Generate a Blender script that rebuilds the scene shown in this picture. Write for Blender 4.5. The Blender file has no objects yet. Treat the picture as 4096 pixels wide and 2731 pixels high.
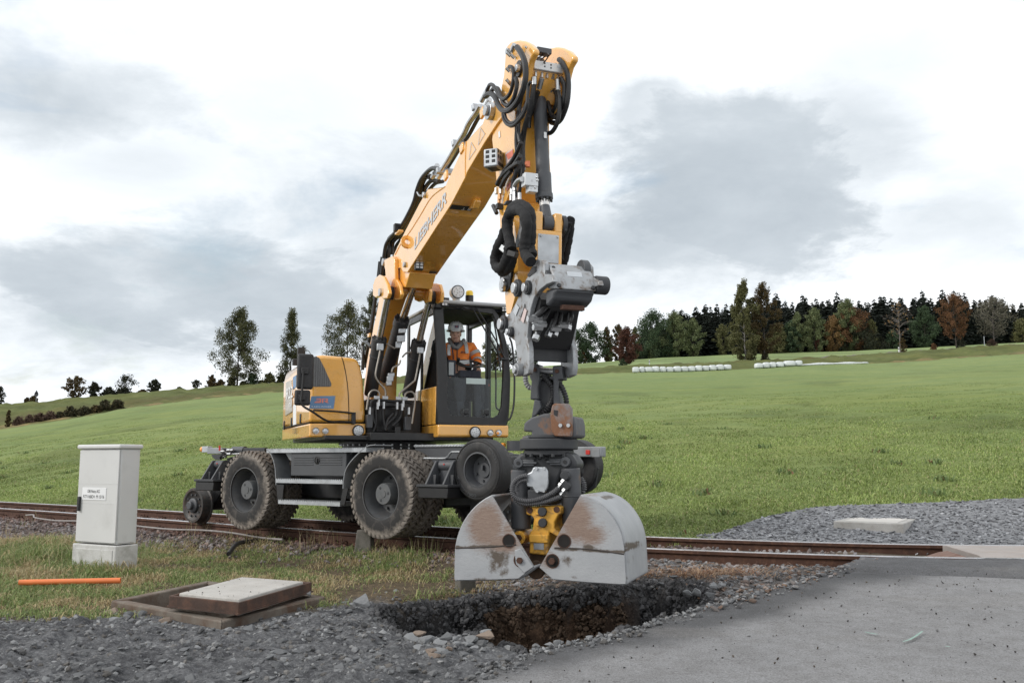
import bpy, bmesh, math, random
import numpy as np
from mathutils import Vector, Matrix
random.seed(7); RNG = np.random.default_rng(11)
S = bpy.context.scene
COL = S.collection
# ------------------------------------------------------------------ camera
FPX = 3755.0; YHOR = 1842.0; CAMH = 0.945                  # photograph pixels (4096 wide), metres above rail head
PITCH = math.atan((YHOR - 1365.5) / FPX)
cd = bpy.data.cameras.new('camera'); cam = bpy.data.objects.new('camera', cd); COL.objects.link(cam)
cd.sensor_width = 36.0; cd.lens = 36.0 * FPX / 4096.0; cd.clip_start = 0.1; cd.clip_end = 6000
cam.location = (0, 0, CAMH); cam.rotation_euler = (math.pi / 2 + PITCH, 0, 0)
S.camera = cam
# ------------------------------------------------------------------ sky, sun, exposure
SUN_EL = math.radians(33); SUN_AZ = math.radians(-108)     # azimuth from +Y towards +X: to the left, a little behind the camera
W = bpy.data.worlds.new('World'); S.world = W; W.use_nodes = True
wn = W.node_tree.nodes; wl = W.node_tree.links; wn.clear()
def wnode(t, **k):
    n = wn.new(t)
    for a, b in k.items(): setattr(n, a, b)
    return n
def wmath(op, a, b=None, clamp=False):
    n = wnode('ShaderNodeMath', operation=op, use_clamp=clamp)
    for i, v in enumerate((a, b)):
        if v is None: continue
        if isinstance(v, (int, float)): n.inputs[i].default_value = v
        else: wl.new(v, n.inputs[i])
    return n.outputs[0]
sky = wnode('ShaderNodeTexSky', sky_type='NISHITA', sun_disc=False)
sky.sun_elevation = SUN_EL; sky.sun_rotation = SUN_AZ; sky.air_density = 1.3; sky.dust_density = 2.0
tc = wnode('ShaderNodeTexCoord')
def pixdir(x, y):
    a = (x * 4096 / 2352 - 2048) / FPX; b = -(y * 4096 / 2352 - 1365.5) / FPX
    return Vector((a, math.cos(PITCH) - b * math.sin(PITCH), math.sin(PITCH) + b * math.cos(PITCH)))
# clouds on a layer overhead: direction / (height + c) gives the perspective of a cloud deck
sep = wnode('ShaderNodeSeparateXYZ'); wl.new(tc.outputs['Generated'], sep.inputs[0])
den = wmath('ADD', wmath('MAXIMUM', sep.outputs[2], 0.0), 0.28)
cmb = wnode('ShaderNodeCombineXYZ')
wl.new(wmath('DIVIDE', sep.outputs[0], den), cmb.inputs[0]); wl.new(wmath('DIVIDE', sep.outputs[1], den), cmb.inputs[1])
wl.new(wmath('MULTIPLY', sep.outputs[2], 1.6), cmb.inputs[2])
def cnoise(scale, det, rough, off):
    mp = wnode('ShaderNodeMapping'); mp.inputs['Location'].default_value = off
    wl.new(cmb.outputs[0], mp.inputs[0])
    n = wnode('ShaderNodeTexNoise'); n.inputs['Scale'].default_value = scale; n.inputs['Detail'].default_value = det
    n.inputs['Roughness'].default_value = rough; n.inputs['Distortion'].default_value = 0.25
    wl.new(mp.outputs[0], n.inputs['Vector']); return n.outputs['Fac']
n_big = cnoise(1.35, 7, 0.55, (3.1, 1.7, 0.4)); n_fine = cnoise(3.2, 10, 0.62, (0.3, 5.2, 2.0)); n_mid = cnoise(2.3, 9, .6, (5.3, .2, 1.0))
# the cloud banks that stand over this landscape: soft lobes of dark or bright cloud in their directions
def blob(x, y, rx, ry, soft=1.0):
    d = pixdir(x, y).normalized()
    right = Vector((d.y, -d.x, 0)).normalized(); up = right.cross(d)
    v1 = wnode('ShaderNodeVectorMath', operation='DOT_PRODUCT'); wl.new(tc.outputs['Generated'], v1.inputs[0]); v1.inputs[1].default_value = right / (rx / 2157)
    v2 = wnode('ShaderNodeVectorMath', operation='DOT_PRODUCT'); wl.new(tc.outputs['Generated'], v2.inputs[0]); v2.inputs[1].default_value = up / (ry / 2157)
    v3 = wnode('ShaderNodeVectorMath', operation='DOT_PRODUCT'); wl.new(tc.outputs['Generated'], v3.inputs[0]); v3.inputs[1].default_value = d
    r2 = wmath('ADD', wmath('POWER', wmath('ABSOLUTE', v1.outputs['Value']), 2.0), wmath('POWER', wmath('ABSOLUTE', v2.outputs['Value']), 2.0))
    r = wmath('SQRT', r2)
    r = wmath('ADD', r, wmath('MULTIPLY', wmath('SUBTRACT', n_fine, 0.5), 2.6))
    r = wmath('ADD', r, wmath('MULTIPLY', wmath('SUBTRACT', n_big, 0.5), 1.4))
    m = wnode('ShaderNodeMapRange', interpolation_type='SMOOTHSTEP', clamp=True)
    m.inputs[1].default_value = 1.0 + 0.75 * soft; m.inputs[2].default_value = 1.0 - 0.8 * soft; m.inputs[3].default_value = 0; m.inputs[4].default_value = 1
    wl.new(r, m.inputs[0])
    return wmath('MULTIPLY', m.outputs[0], wmath('GREATER_THAN', v3.outputs['Value'], 0.0))
dark = None
for (x, y, rx, ry, a, sf) in [(1650, 420, 330, 230, .60, .6), (1500, 560, 360, 150, .52, 1.), (480, 650, 480, 150, .60, .8), (220, 740, 320, 130, .45, 1.1), (760, 480, 380, 180, .46, 1.1), (1000, 250, 380, 160, .24, 1.2), (1500, 250, 120, 90, .42, .6), (2050, 150, 420, 160, .30, 1.2), (650, 250, 420, 180, .26, 1.2),
                              (120, 220, 330, 140, .52, 1.1), (330, 370, 460, 140, .32, 1.2), (1900, 320, 300, 190, .42, 1.), (2230, 500, 250, 130, .35, .9), (2120, 620, 300, 60, .22, 1.0),
                              (1330, 640, 260, 90, .40, .9), (900, 640, 300, 110, .45, .9)]:
    bb = wmath('MULTIPLY', blob(x, y, rx, ry, sf), a)
    dark = bb if dark is None else wmath('MAXIMUM', dark, bb)
amb = wnode('ShaderNodeMapRange', clamp=True); wl.new(n_big, amb.inputs[0])
amb.inputs[1].default_value = 0.40; amb.inputs[2].default_value = 0.72; amb.inputs[3].default_value = 0.0; amb.inputs[4].default_value = 0.30
dark = wmath('MULTIPLY', dark, wmath('ADD', wmath('MULTIPLY', n_mid, 1.3), .38))
dark = wmath('MAXIMUM', dark, amb.outputs[0])
det = wmath('MULTIPLY', wmath('SUBTRACT', n_fine, 0.5), 0.30)
dark = wmath('ADD', dark, det, clamp=True)
ramp = wnode('ShaderNodeValToRGB'); wl.new(dark, ramp.inputs[0])
cr = ramp.color_ramp; cr.elements[0].position = 0.0; cr.elements[0].color = (0.99, 0.995, 1.0, 1)
cr.elements[1].position = 1.0; cr.elements[1].color = (0.30, 0.35, 0.40, 1)
e = cr.elements.new(0.22); e.color = (0.81, 0.85, 0.885, 1)
e = cr.elements.new(0.55); e.color = (0.50, 0.55, 0.595, 1)
# thin gaps where the blue sky itself shows
gap = wnode('ShaderNodeMapRange', clamp=True); wl.new(cnoise(2.1, 6, .6, (7.7, 2.2, 9.0)), gap.inputs[0])
gap.inputs[1].default_value = 0.56; gap.inputs[2].default_value = 0.72; gap.inputs[3].default_value = 0.0; gap.inputs[4].default_value = 0.55
bg1 = wnode('ShaderNodeBackground'); wl.new(ramp.outputs[0], bg1.inputs[0]); bg1.inputs[1].default_value = 1.07
bg2 = wnode('ShaderNodeBackground'); wl.new(sky.outputs[0], bg2.inputs[0]); bg2.inputs[1].default_value = 0.13
mx = wnode('ShaderNodeMixShader'); wl.new(gap.outputs[0], mx.inputs[0]); wl.new(bg1.outputs[0], mx.inputs[1]); wl.new(bg2.outputs[0], mx.inputs[2])
wo = wnode('ShaderNodeOutputWorld'); wl.new(mx.outputs[0], wo.inputs[0])
sd = bpy.data.lights.new('sun', 'SUN'); sun = bpy.data.objects.new('sun', sd); COL.objects.link(sun)
sd.energy = 1.5; sd.angle = math.radians(14); sd.color = (1.0, 0.955, 0.89)
sv = Vector((math.sin(SUN_AZ) * math.cos(SUN_EL), math.cos(SUN_AZ) * math.cos(SUN_EL), math.sin(SUN_EL)))
sun.rotation_euler = sv.to_track_quat('Z', 'Y').to_euler()
S.view_settings.view_transform = 'Standard'; S.view_settings.look = 'None'; S.view_settings.gamma = 1.0
S.view_settings.use_curve_mapping = False; S.view_settings.exposure = 0.25
S.cycles.max_bounces = 6; S.cycles.transparent_max_bounces = 12; S.cycles.caustics_reflective = False; S.cycles.caustics_refractive = False
S.cycles.use_adaptive_sampling = True
try: S.cycles.use_denoising = True
except Exception: pass

# ------------------------------------------------------------------ pixels to places
CAM = Vector((0, 0, CAMH))
def ray(p):
    a = (p[0] - 2048) / FPX; b = -(p[1] - 1365.5) / FPX
    return Vector((a, math.cos(PITCH) - b * math.sin(PITCH), math.sin(PITCH) + b * math.cos(PITCH)))
def crop(x0, y0, k): return lambda x, y: (x0 + x * k, y0 + y * k)
FI = crop(0, 0, 4096 / 2352)
kA = crop(1850, 130, 600 / 1568); kB = crop(1900, 700, 550 / 1327); kC = crop(1450, 250, 700 / 1220); kD = crop(1100, 1100, 650 / 1456)
kE = crop(1600, 1100, 550 / 1268); kF = crop(700, 1720, 800 / 2352); kG = crop(1400, 1700, 1050 / 2352); kR = crop(1750, 1350, 900 / 1344)
kK = crop(0, 1700, 800 / 1568); kL = crop(300, 2150, 1400 / 2352); kM = crop(1400, 2150, 1400 / 2352); kQ = crop(2500, 1950, 1596 / 2352)
kT1 = crop(2250, 1100, 950 / 2352); kT2 = crop(3100, 1100, 996 / 2352); kT3 = crop(0, 1450, 800 / 2352); kT4 = crop(750, 1150, 800 / 2352)
kW = crop(1380, 1760, 600 / 2188)
def on_plane(p, o, n):
    d = ray(p); t = (o - CAM).dot(n) / d.dot(n); return CAM + d * t
def on_z(p, z): return on_plane(p, Vector((0, 0, z)), Vector((0, 0, 1)))
def on_Y(p, Y): return on_plane(p, Vector((0, Y, 0)), Vector((0, 1, 0)))
# excavator frames: O on the rail plane under the slew ring; chassis x along the track, upper x along the boom
TH = math.radians(37); O = Vector((-1.746, 13.249, 0)); ZU = Vector((0, 0, 1))
cx = Vector((math.cos(TH), -math.sin(TH), 0)); cy = Vector((math.sin(TH), math.cos(TH), 0))
HD = math.radians(22); dx = Vector((math.sin(HD), -math.cos(HD), 0)); dy = Vector((math.cos(HD), math.sin(HD), 0))
def frame(o, x, y, z=ZU):
    return Matrix(((x.x, y.x, z.x, o.x), (x.y, y.y, z.y, o.y), (x.z, y.z, z.z, o.z), (0, 0, 0, 1)))
CH = frame(O, cx, cy); UP = frame(O, dx, dy); ID = Matrix.Identity(4)
def uf(yo, p): return on_plane(p, O + dy * yo, dy)      # on the upper's plane y = yo
def uy(yo, p): return uf(yo - .12, p)                    # the same from the boom's own middle plane, a little off centre
def uxp(xo, p): return on_plane(p, O + dx * xo, dx)
def cyp(yo, p): return on_plane(p, O + cy * yo, cy)
def cxp(xo, p): return on_plane(p, O + cx * xo, cx)
def up(x, y, z): return UP @ Vector((x, y, z))
def ch(x, y, z): return CH @ Vector((x, y, z))

# ------------------------------------------------------------------ mesh helpers
def smooth_path(pts, n=6):
    pts = [Vector(p) for p in pts]
    if len(pts) < 3: return pts
    P = [pts[0] * 2 - pts[1]] + pts + [pts[-1] * 2 - pts[-2]]; out = []
    for i in range(1, len(P) - 2):
        a, b, c, d = P[i - 1], P[i], P[i + 1], P[i + 2]
        for k in range(n):
            t = k / n
            out.append(0.5 * ((2 * b) + (c - a) * t + (2 * a - 5 * b + 4 * c - d) * t * t + (3 * b - a - 3 * c + d) * t ** 3))
    out.append(pts[-1]); return out
class MB:
    def __init__(s, M=None): s.v = []; s.f = []; s.M = M
    def _t(s, p): p = Vector(p); return s.M @ p if s.M else p
    def add(s, vs, fs, world=False):
        o = len(s.v); s.v += [Vector(p) if world else s._t(p) for p in vs]; s.f += [tuple(i + o for i in f) for f in fs]; return s
    def box(s, x0, x1, y0, y1, z0, z1):
        return s.add([(x, y, z) for x in (x0, x1) for y in (y0, y1) for z in (z0, z1)],
                     [(0, 1, 3, 2), (4, 6, 7, 5), (0, 4, 5, 1), (2, 3, 7, 6), (0, 2, 6, 4), (1, 5, 7, 3)])
    def obox(s, c, sx, sy, sz, ex, ey, ez):     # box with own axes, world
        c = Vector(c); vs = [c + ex * (sx * i / 2) + ey * (sy * j / 2) + ez * (sz * k / 2) for i in (-1, 1) for j in (-1, 1) for k in (-1, 1)]
        return s.add(vs, [(0, 1, 3, 2), (4, 6, 7, 5), (0, 4, 5, 1), (2, 3, 7, 6), (0, 2, 6, 4), (1, 5, 7, 3)], True)
    def bar(s, a, b, w, h, upv=ZU):             # rectangular bar between two world points
        a = Vector(a); b = Vector(b); e = (b - a).normalized(); sdv = e.cross(upv)
        if sdv.length < 1e-4: sdv = e.cross(Vector((1, 0, 0)))
        sdv.normalize(); u = sdv.cross(e); return s.obox((a + b) / 2, (b - a).length, w, h, e, sdv, u)
    def wprism(s, pts, vec):                    # world polygon pushed along a vector
        n = len(pts); vec = Vector(vec); a = [Vector(p) for p in pts]; b = [p + vec for p in a]
        return s.add(a + b, [tuple(range(n))] + [tuple(range(2 * n - 1, n - 1, -1))] + [(i, (i + 1) % n, n + (i + 1) % n, n + i) for i in range(n)], True)
    def prism(s, poly, ax, a0, a1):             # local polygon; ax = axis pushed along
        def mk(p, a):
            if ax == 'x': return (a, p[0], p[1])
            if ax == 'y': return (p[0], a, p[1])
            return (p[0], p[1], a)
        n = len(poly)
        return s.add([mk(p, a0) for p in poly] + [mk(p, a1) for p in poly],
                     [tuple(range(n)), tuple(range(2 * n - 1, n - 1, -1))] + [(i, (i + 1) % n, n + (i + 1) % n, n + i) for i in range(n)])
    def ring(s, outer, inner, vec):             # frame plate with an opening, world points, same count
        n = len(outer); vec = Vector(vec); A = [Vector(p) for p in outer]; B = [Vector(p) for p in inner]
        vs = A + B + [p + vec for p in A] + [p + vec for p in B]; f = []
        for i in range(n):
            j = (i + 1) % n
            f += [(i, j, n + j, n + i), (2 * n + i, 3 * n + i, 3 * n + j, 2 * n + j), (i, 2 * n + i, 2 * n + j, j), (n + i, n + j, 3 * n + j, 3 * n + i)]
        return s.add(vs, f, True)
    def cyl(s, a, b, r, r2=None, n=16, caps=True, world=True):
        if not world: a = s._t(a); b = s._t(b)
        a = Vector(a); b = Vector(b); r2 = r if r2 is None else r2
        e = (b - a).normalized(); t = Vector((0, 0, 1)) if abs(e.z) < .9 else Vector((1, 0, 0))
        p = e.cross(t).normalized(); q = e.cross(p); vs = []
        for k in range(n):
            w = 2 * math.pi * k / n; d = p * math.cos(w) + q * math.sin(w); vs += [a + d * r, b + d * r2]
        f = [(2 * k, 2 * ((k + 1) % n), 2 * ((k + 1) % n) + 1, 2 * k + 1) for k in range(n)]
        if caps: f += [tuple(range(0, 2 * n, 2)), tuple(range(2 * n - 1, 0, -2))]
        return s.add(vs, f, True)
    def lathe(s, prof, o, ax, n=32, closed=False):  # (radius, along) profile round an axis, world
        o = Vector(o); e = Vector(ax).normalized(); t = Vector((0, 0, 1)) if abs(e.z) < .9 else Vector((1, 0, 0))
        p = e.cross(t).normalized(); q = e.cross(p); m = len(prof); vs = []
        for k in range(n):
            w = 2 * math.pi * k / n; d = p * math.cos(w) + q * math.sin(w)
            vs += [o + d * r + e * h for r, h in prof]
        f = []
        for k in range(n):
            k2 = (k + 1) % n
            for i in range(m if closed else m - 1):
                j = (i + 1) % m; f.append((k * m + i, k * m + j, k2 * m + j, k2 * m + i))
        return s.add(vs, f, True)
    def tube(s, pts, r, n=8, k=6, rf=None, smooth=True):
        P = smooth_path(pts, k) if smooth else [Vector(p) for p in pts]
        m = len(P); fr = None; vs = []
        for i in range(m):
            e = (P[min(i + 1, m - 1)] - P[max(i - 1, 0)]).normalized()
            if fr is None:
                t = Vector((0, 0, 1)) if abs(e.z) < .9 else Vector((1, 0, 0)); fr = e.cross(t).normalized()
            else:
                fr = (fr - e * fr.dot(e)).normalized()
            q = e.cross(fr); rr = r if rf is None else r * rf(i / (m - 1))
            vs += [P[i] + (fr * math.cos(2 * math.pi * j / n) + q * math.sin(2 * math.pi * j / n)) * rr for j in range(n)]
        f = [(i * n + j, i * n + (j + 1) % n, (i + 1) * n + (j + 1) % n, (i + 1) * n + j) for i in range(m - 1) for j in range(n)]
        f += [tuple(range(n)), tuple(range((m - 1) * n, m * n))]
        return s.add(vs, f, True)
    def ell(s, c, ex, ey, ez, n=12, m=8):       # ellipsoid with three world half axes
        c = Vector(c); vs = [c + ez]; f = []
        for i in range(1, m):
            a = math.pi * i / m
            for j in range(n):
                b = 2 * math.pi * j / n; vs.append(c + ez * math.cos(a) + (ex * math.cos(b) + ey * math.sin(b)) * math.sin(a))
        vs.append(c - ez); l = len(vs) - 1
        for j in range(n):
            f.append((0, 1 + j, 1 + (j + 1) % n)); f.append((l, 1 + (m - 2) * n + (j + 1) % n, 1 + (m - 2) * n + j))
            for i in range(m - 2): f.append((1 + i * n + j, 1 + (i + 1) * n + j, 1 + (i + 1) * n + (j + 1) % n, 1 + i * n + (j + 1) % n))
        return s.add(vs, f, True)
    def build(s, name, mat, parent=None, bevel=0, smooth=38, label=None, kind=None, seg=2):
        me = bpy.data.meshes.new(name)
        n = len(s.v); arr = np.array([tuple(p) for p in s.v]); lo = arr.min(0); hi = arr.max(0); c = (lo + hi) / 2
        me.from_pydata([tuple(p) for p in (arr - c)], [], s.f)
        bm = bmesh.new(); bm.from_mesh(me); bmesh.ops.recalc_face_normals(bm, faces=bm.faces); bm.to_mesh(me); bm.free()
        me.materials.append(mat)
        if smooth:
            me.polygons.foreach_set('use_smooth', [True] * len(me.polygons)); me.set_sharp_from_angle(angle=math.radians(smooth))
        return place(name, me, Vector(c), parent, bevel, label, kind, seg)
WLOC = {}; ROT = {}
def seat_on(o, c, parent, rz=0.0):                # parent an object at world place c, parents may be turned about z
    pr = ROT.get(parent.name, 0.0) if parent else 0.0; o.parent = parent; ROT[o.name] = rz; WLOC[o.name] = Vector(c)
    d = Vector(c) - (WLOC[parent.name] if parent else Vector((0, 0, 0)))
    if pr: d = Matrix.Rotation(-pr, 3, 'Z') @ d
    o.location = d
    if rz - pr: o.rotation_euler = (0, 0, rz - pr)
def place(name, me, c, parent=None, bevel=0, label=None, kind=None, seg=2):
    o = bpy.data.objects.new(name, me); COL.objects.link(o); seat_on(o, c, parent)
    if bevel:
        b = o.modifiers.new('bevel', 'BEVEL'); b.width = bevel; b.segments = seg; b.limit_method = 'ANGLE'; b.angle_limit = math.radians(35); b.harden_normals = False
    if label: o['label'] = label
    if kind: o['kind'] = kind
    return o
def thing(name, label, cat, loc, group=None):
    o = bpy.data.objects.new(name, None); COL.objects.link(o); o.location = loc; WLOC[o.name] = Vector(loc); o.empty_display_size = .2
    o['label'] = label; o['category'] = cat
    if group: o['group'] = group
    return o
def tag(o, label, cat, group=None):
    o['label'] = label; o['category'] = cat
    if group: o['group'] = group
    return o
def clone(o, c, parent=None, rot=None, scale=None, name=None):      # one object, mesh data shared
    q = o.copy(); COL.objects.link(q); WLOC[q.name] = Vector(c)
    for k in ('label', 'category', 'group', 'kind'):
        if k in q.keys(): del q[k]
    q.parent = parent; q.location = Vector(c) - (WLOC[parent.name] if parent else Vector((0, 0, 0)))
    if rot is not None: q.rotation_euler = rot
    if scale is not None: q.scale = scale
    return q
def raw_mesh(name, verts, faces, mat, smooth=False):
    """numpy mesh: faces is an (n,3) or (n,4) array"""
    me = bpy.data.meshes.new(name); verts = np.asarray(verts, dtype=np.float32); faces = np.asarray(faces, dtype=np.int32)
    n, k = faces.shape
    me.vertices.add(len(verts)); me.vertices.foreach_set('co', verts.ravel())
    me.loops.add(n * k); me.loops.foreach_set('vertex_index', faces.ravel())
    me.polygons.add(n); me.polygons.foreach_set('loop_start', np.arange(0, n * k, k, dtype=np.int32))
    try: me.polygons.foreach_set('loop_total', np.full(n, k, dtype=np.int32))
    except Exception: pass
    me.polygons.foreach_set('use_smooth', np.full(n, bool(smooth)))
    me.update(calc_edges=True); me.validate()
    if mat: me.materials.append(mat)
    return me
def vcol(me, cols, name='tone'):
    a = me.color_attributes.new(name, 'FLOAT_COLOR', 'POINT'); c = np.ones((len(cols), 4), dtype=np.float32); c[:, :3] = cols
    a.data.foreach_set('color', c.ravel())
_dg = None
def text_mesh(txt, o, xd, yd, height, mat, name, parent, width=None, shear=0.0, lift=0.003, bold=0.0, spacing=1.0, align='LEFT'):
    cu = bpy.data.curves.new('lettering', 'FONT'); cu.body = txt; cu.size = 1.0; cu.offset = bold; cu.space_character = spacing; cu.shear = shear; cu.resolution_u = 3
    ob = bpy.data.objects.new('lettering', cu); COL.objects.link(ob)
    dg = bpy.context.evaluated_depsgraph_get(); me = bpy.data.meshes.new_from_object(ob.evaluated_get(dg)); me.name = name
    bpy.data.objects.remove(ob); bpy.data.curves.remove(cu)
    co = np.empty(len(me.vertices) * 3, dtype=np.float32); me.vertices.foreach_get('co', co); co = co.reshape(-1, 3)
    mn = co.min(0); mxx = co.max(0); sy = height / (mxx[1] - mn[1]); sx = sy if width is None else width / (mxx[0] - mn[0])
    xd = Vector(xd).normalized(); yd = Vector(yd).normalized(); nz = xd.cross(yd)
    out = np.array([tuple(Vector(o) + xd * float((p[0] - mn[0]) * sx) + yd * float((p[1] - mn[1]) * sy) + nz * lift) for p in co])
    c = (out.min(0) + out.max(0)) / 2; me.vertices.foreach_set('co', (out - c).astype(np.float32).ravel()); me.update()
    me.materials.clear(); me.materials.append(mat)
    return place(name, me, Vector(c), parent)
# ------------------------------------------------------------------ materials
def ntree(m):
    m.use_nodes = True; t = m.node_tree; t.nodes.clear(); return t
class NT:
    def __init__(s, t): s.t = t
    def n(s, typ, **k):
        x = s.t.nodes.new(typ)
        for a, b in k.items(): setattr(x, a, b)
        return x
    def l(s, a, b): s.t.links.new(a, b)
    def noise(s, vec, scale, det=5, rough=.55, dist=0.0):
        x = s.n('ShaderNodeTexNoise'); x.inputs['Scale'].default_value = scale; x.inputs['Detail'].default_value = det; x.inputs['Roughness'].default_value = rough
        x.inputs['Distortion'].default_value = dist
        if vec is not None: s.l(vec, x.inputs['Vector'])
        return x.outputs['Fac']
    def rng(s, v, a, b, c=0., d=1.):
        x = s.n('ShaderNodeMapRange', clamp=True); s.l(v, x.inputs[0])
        for i, q in enumerate((a, b, c, d)): x.inputs[i + 1].default_value = q
        return x.outputs[0]
    def mix(s, f, a, b, mode='MIX'):
        x = s.n('ShaderNodeMix', data_type='RGBA', blend_type=mode)
        if isinstance(f, (int, float)): x.inputs[0].default_value = f
        else: s.l(f, x.inputs[0])
        for i, q in ((6, a), (7, b)):
            if isinstance(q, tuple): x.inputs[i].default_value = (*q[:3], 1)
            else: s.l(q, x.inputs[i])
        return x.outputs[2]
    def math(s, op, a, b=0.0):
        x = s.n('ShaderNodeMath', operation=op)
        for i, q in enumerate((a, b)):
            if isinstance(q, (int, float)): x.inputs[i].default_value = q
            else: s.l(q, x.inputs[i])
        return x.outputs[0]
MATS = {}
def pmat(name, col, rough=.5, metal=0., var=.12, vscale=3., dirt=None, dscale=6., damt=(.55, .75), bump=.0, bscale=40., coat=0., spec=.5, emit=None, dmax=1.0, fine=0.0):
    """painted / metal / plastic surface: base colour, broad tone variation, dirt or rust blotches, fine relief"""
    if name in MATS: return MATS[name]
    m = bpy.data.materials.new(name); t = NT(ntree(m)); b = t.n('ShaderNodeBsdfPrincipled'); o = t.n('ShaderNodeOutputMaterial'); t.l(b.outputs[0], o.inputs[0])
    g = t.n('ShaderNodeNewGeometry'); pos = g.outputs['Position']
    c = t.mix(t.rng(t.noise(pos, vscale), .3, .7), tuple(x * (1 - var) for x in col), tuple(min(1, x * (1 + var)) for x in col))
    if fine: c = t.mix(t.rng(t.noise(pos, 90., 4, .7), .35, .65, 0, fine), c, tuple(x * .45 for x in col))
    rv = t.rng(t.noise(pos, vscale * 4), .3, .7, max(0, rough - .08), min(1, rough + .1))
    if dirt:
        f = t.rng(t.noise(pos, dscale, 8, .65, .3), damt[0], damt[1], 0, dmax); c = t.mix(f, c, dirt)
        rv = t.math('MAXIMUM', rv, t.math('MULTIPLY', f, .8))
    t.l(c, b.inputs['Base Color']); t.l(rv, b.inputs['Roughness']); b.inputs['Metallic'].default_value = metal
    b.inputs['Specular IOR Level'].default_value = spec
    if coat: b.inputs['Coat Weight'].default_value = coat; b.inputs['Coat Roughness'].default_value = .04
    if bump:
        bp = t.n('ShaderNodeBump'); bp.inputs['Strength'].default_value = bump; bp.inputs['Distance'].default_value = .01
        t.l(t.noise(pos, bscale, 6, .6), bp.inputs['Height']); t.l(bp.outputs[0], b.inputs['Normal'])
    if emit: b.inputs['Emission Color'].default_value = (*emit[:3], 1); b.inputs['Emission Strength'].default_value = emit[3]
    MATS[name] = m; return m
def island_mat(name, cols, rough=.9, bump=.3, bscale=30., vcolname=None, transl=0., spec=.3, pos_noise=(.5, 4.)):
    """loose pieces: each piece takes its own colour from a ramp"""
    m = bpy.data.materials.new(name); t = NT(ntree(m)); b = t.n('ShaderNodeBsdfPrincipled'); o = t.n('ShaderNodeOutputMaterial')
    g = t.n('ShaderNodeNewGeometry'); r = t.n('ShaderNodeValToRGB'); t.l(g.outputs['Random Per Island'], r.inputs[0])
    e = r.color_ramp.elements; e[0].position = 0; e[0].color = (*cols[0], 1); e[1].position = 1; e[1].color = (*cols[-1], 1)
    for i, c in enumerate(cols[1:-1]): x = e.new((i + 1) / (len(cols) - 1)); x.color = (*c, 1)
    c = r.outputs[0]
    if vcolname:
        a = t.n('ShaderNodeAttribute', attribute_name=vcolname); c = t.mix(1.0, c, a.outputs['Color'], 'MULTIPLY')
    if pos_noise: c = t.mix(t.rng(t.noise(g.outputs['Position'], pos_noise[1], 6), .3, .7, 0, pos_noise[0]), c, t.mix(1.0, c, (.5, .5, .5), 'MULTIPLY'))
    t.l(c, b.inputs['Base Color']); b.inputs['Roughness'].default_value = rough; b.inputs['Specular IOR Level'].default_value = spec
    if bump:
        bp = t.n('ShaderNodeBump'); bp.inputs['Strength'].default_value = bump; bp.inputs['Distance'].default_value = .02
        t.l(t.noise(g.outputs['Position'], bscale, 5), bp.inputs['Height']); t.l(bp.outputs[0], b.inputs['Normal'])
    if transl:
        tr = t.n('ShaderNodeBsdfTranslucent'); t.l(c, tr.inputs['Color']); ms = t.n('ShaderNodeMixShader'); ms.inputs[0].default_value = transl
        t.l(b.outputs[0], ms.inputs[1]); t.l(tr.outputs[0], ms.inputs[2]); t.l(ms.outputs[0], o.inputs[0])
    else: t.l(b.outputs[0], o.inputs[0])
    MATS[name] = m; return m
YEL = pmat('machine_yellow', (.80, .40, .062), .3, var=.06, vscale=1.5, coat=1., spec=.8, dirt=(.36, .25, .13), dscale=5, damt=(.54, .82), dmax=.45, bump=.02, bscale=9)
YELO = pmat('machine_yellow_worn', (.74, .39, .05), .5, var=.1, vscale=5, dirt=(.16, .09, .05), dscale=14, damt=(.5, .72))
GREY = pmat('machine_grey', (.066, .07, .077), .5, var=.12, vscale=4, dirt=(.16, .15, .14), dscale=8, damt=(.6, .85), dmax=.6, bump=.05, bscale=60)
DGREY = pmat('machine_dark_grey', (.033, .035, .039), .55, var=.15, vscale=4, dirt=(.12, .11, .10), dscale=9, damt=(.6, .85), dmax=.5)
BLACK = pmat('black_paint', (.012, .012, .013), .38, var=.15, vscale=5, dirt=(.06, .055, .05), dscale=12, damt=(.62, .85), dmax=.4)
PLAST = pmat('black_plastic', (.02, .02, .022), .55, var=.2, bump=.08, bscale=200)
HOSE = pmat('rubber_hose', (.014, .014, .015), .42, var=.25, vscale=12, dirt=(.07, .065, .06), dscale=25, damt=(.58, .8), dmax=.4)
STEEL = pmat('bare_steel', (.50, .51, .52), .34, 1.0, var=.12, vscale=8, dirt=(.20, .17, .15), dscale=16, damt=(.58, .8), dmax=.6)
ZINC = pmat('galvanised_steel', (.44, .46, .48), .45, .75, var=.16, vscale=9, dirt=(.25, .24, .23), dscale=10, damt=(.55, .8), dmax=.6)
CHROME = pmat('chrome_rod', (.62, .60, .57), .16, 1.0, var=.05)
SILV = pmat('worn_silver_paint', (.34, .355, .37), .48, .3, var=.15, vscale=5, dirt=(.13, .095, .07), dscale=11, damt=(.50, .66), bump=.08, bscale=80)
SHELL = None
RUST = pmat('rusty_rail', (.075, .036, .024), .82, .1, var=.25, vscale=6, dirt=(.15, .075, .045), dscale=18, damt=(.5, .75), bump=.15, bscale=70)
RAILTOP = pmat('polished_rail_head', (.46, .46, .48), .3, .85, var=.15, vscale=6, dirt=(.22, .15, .12), dscale=14, damt=(.55, .8), dmax=.7)
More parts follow.
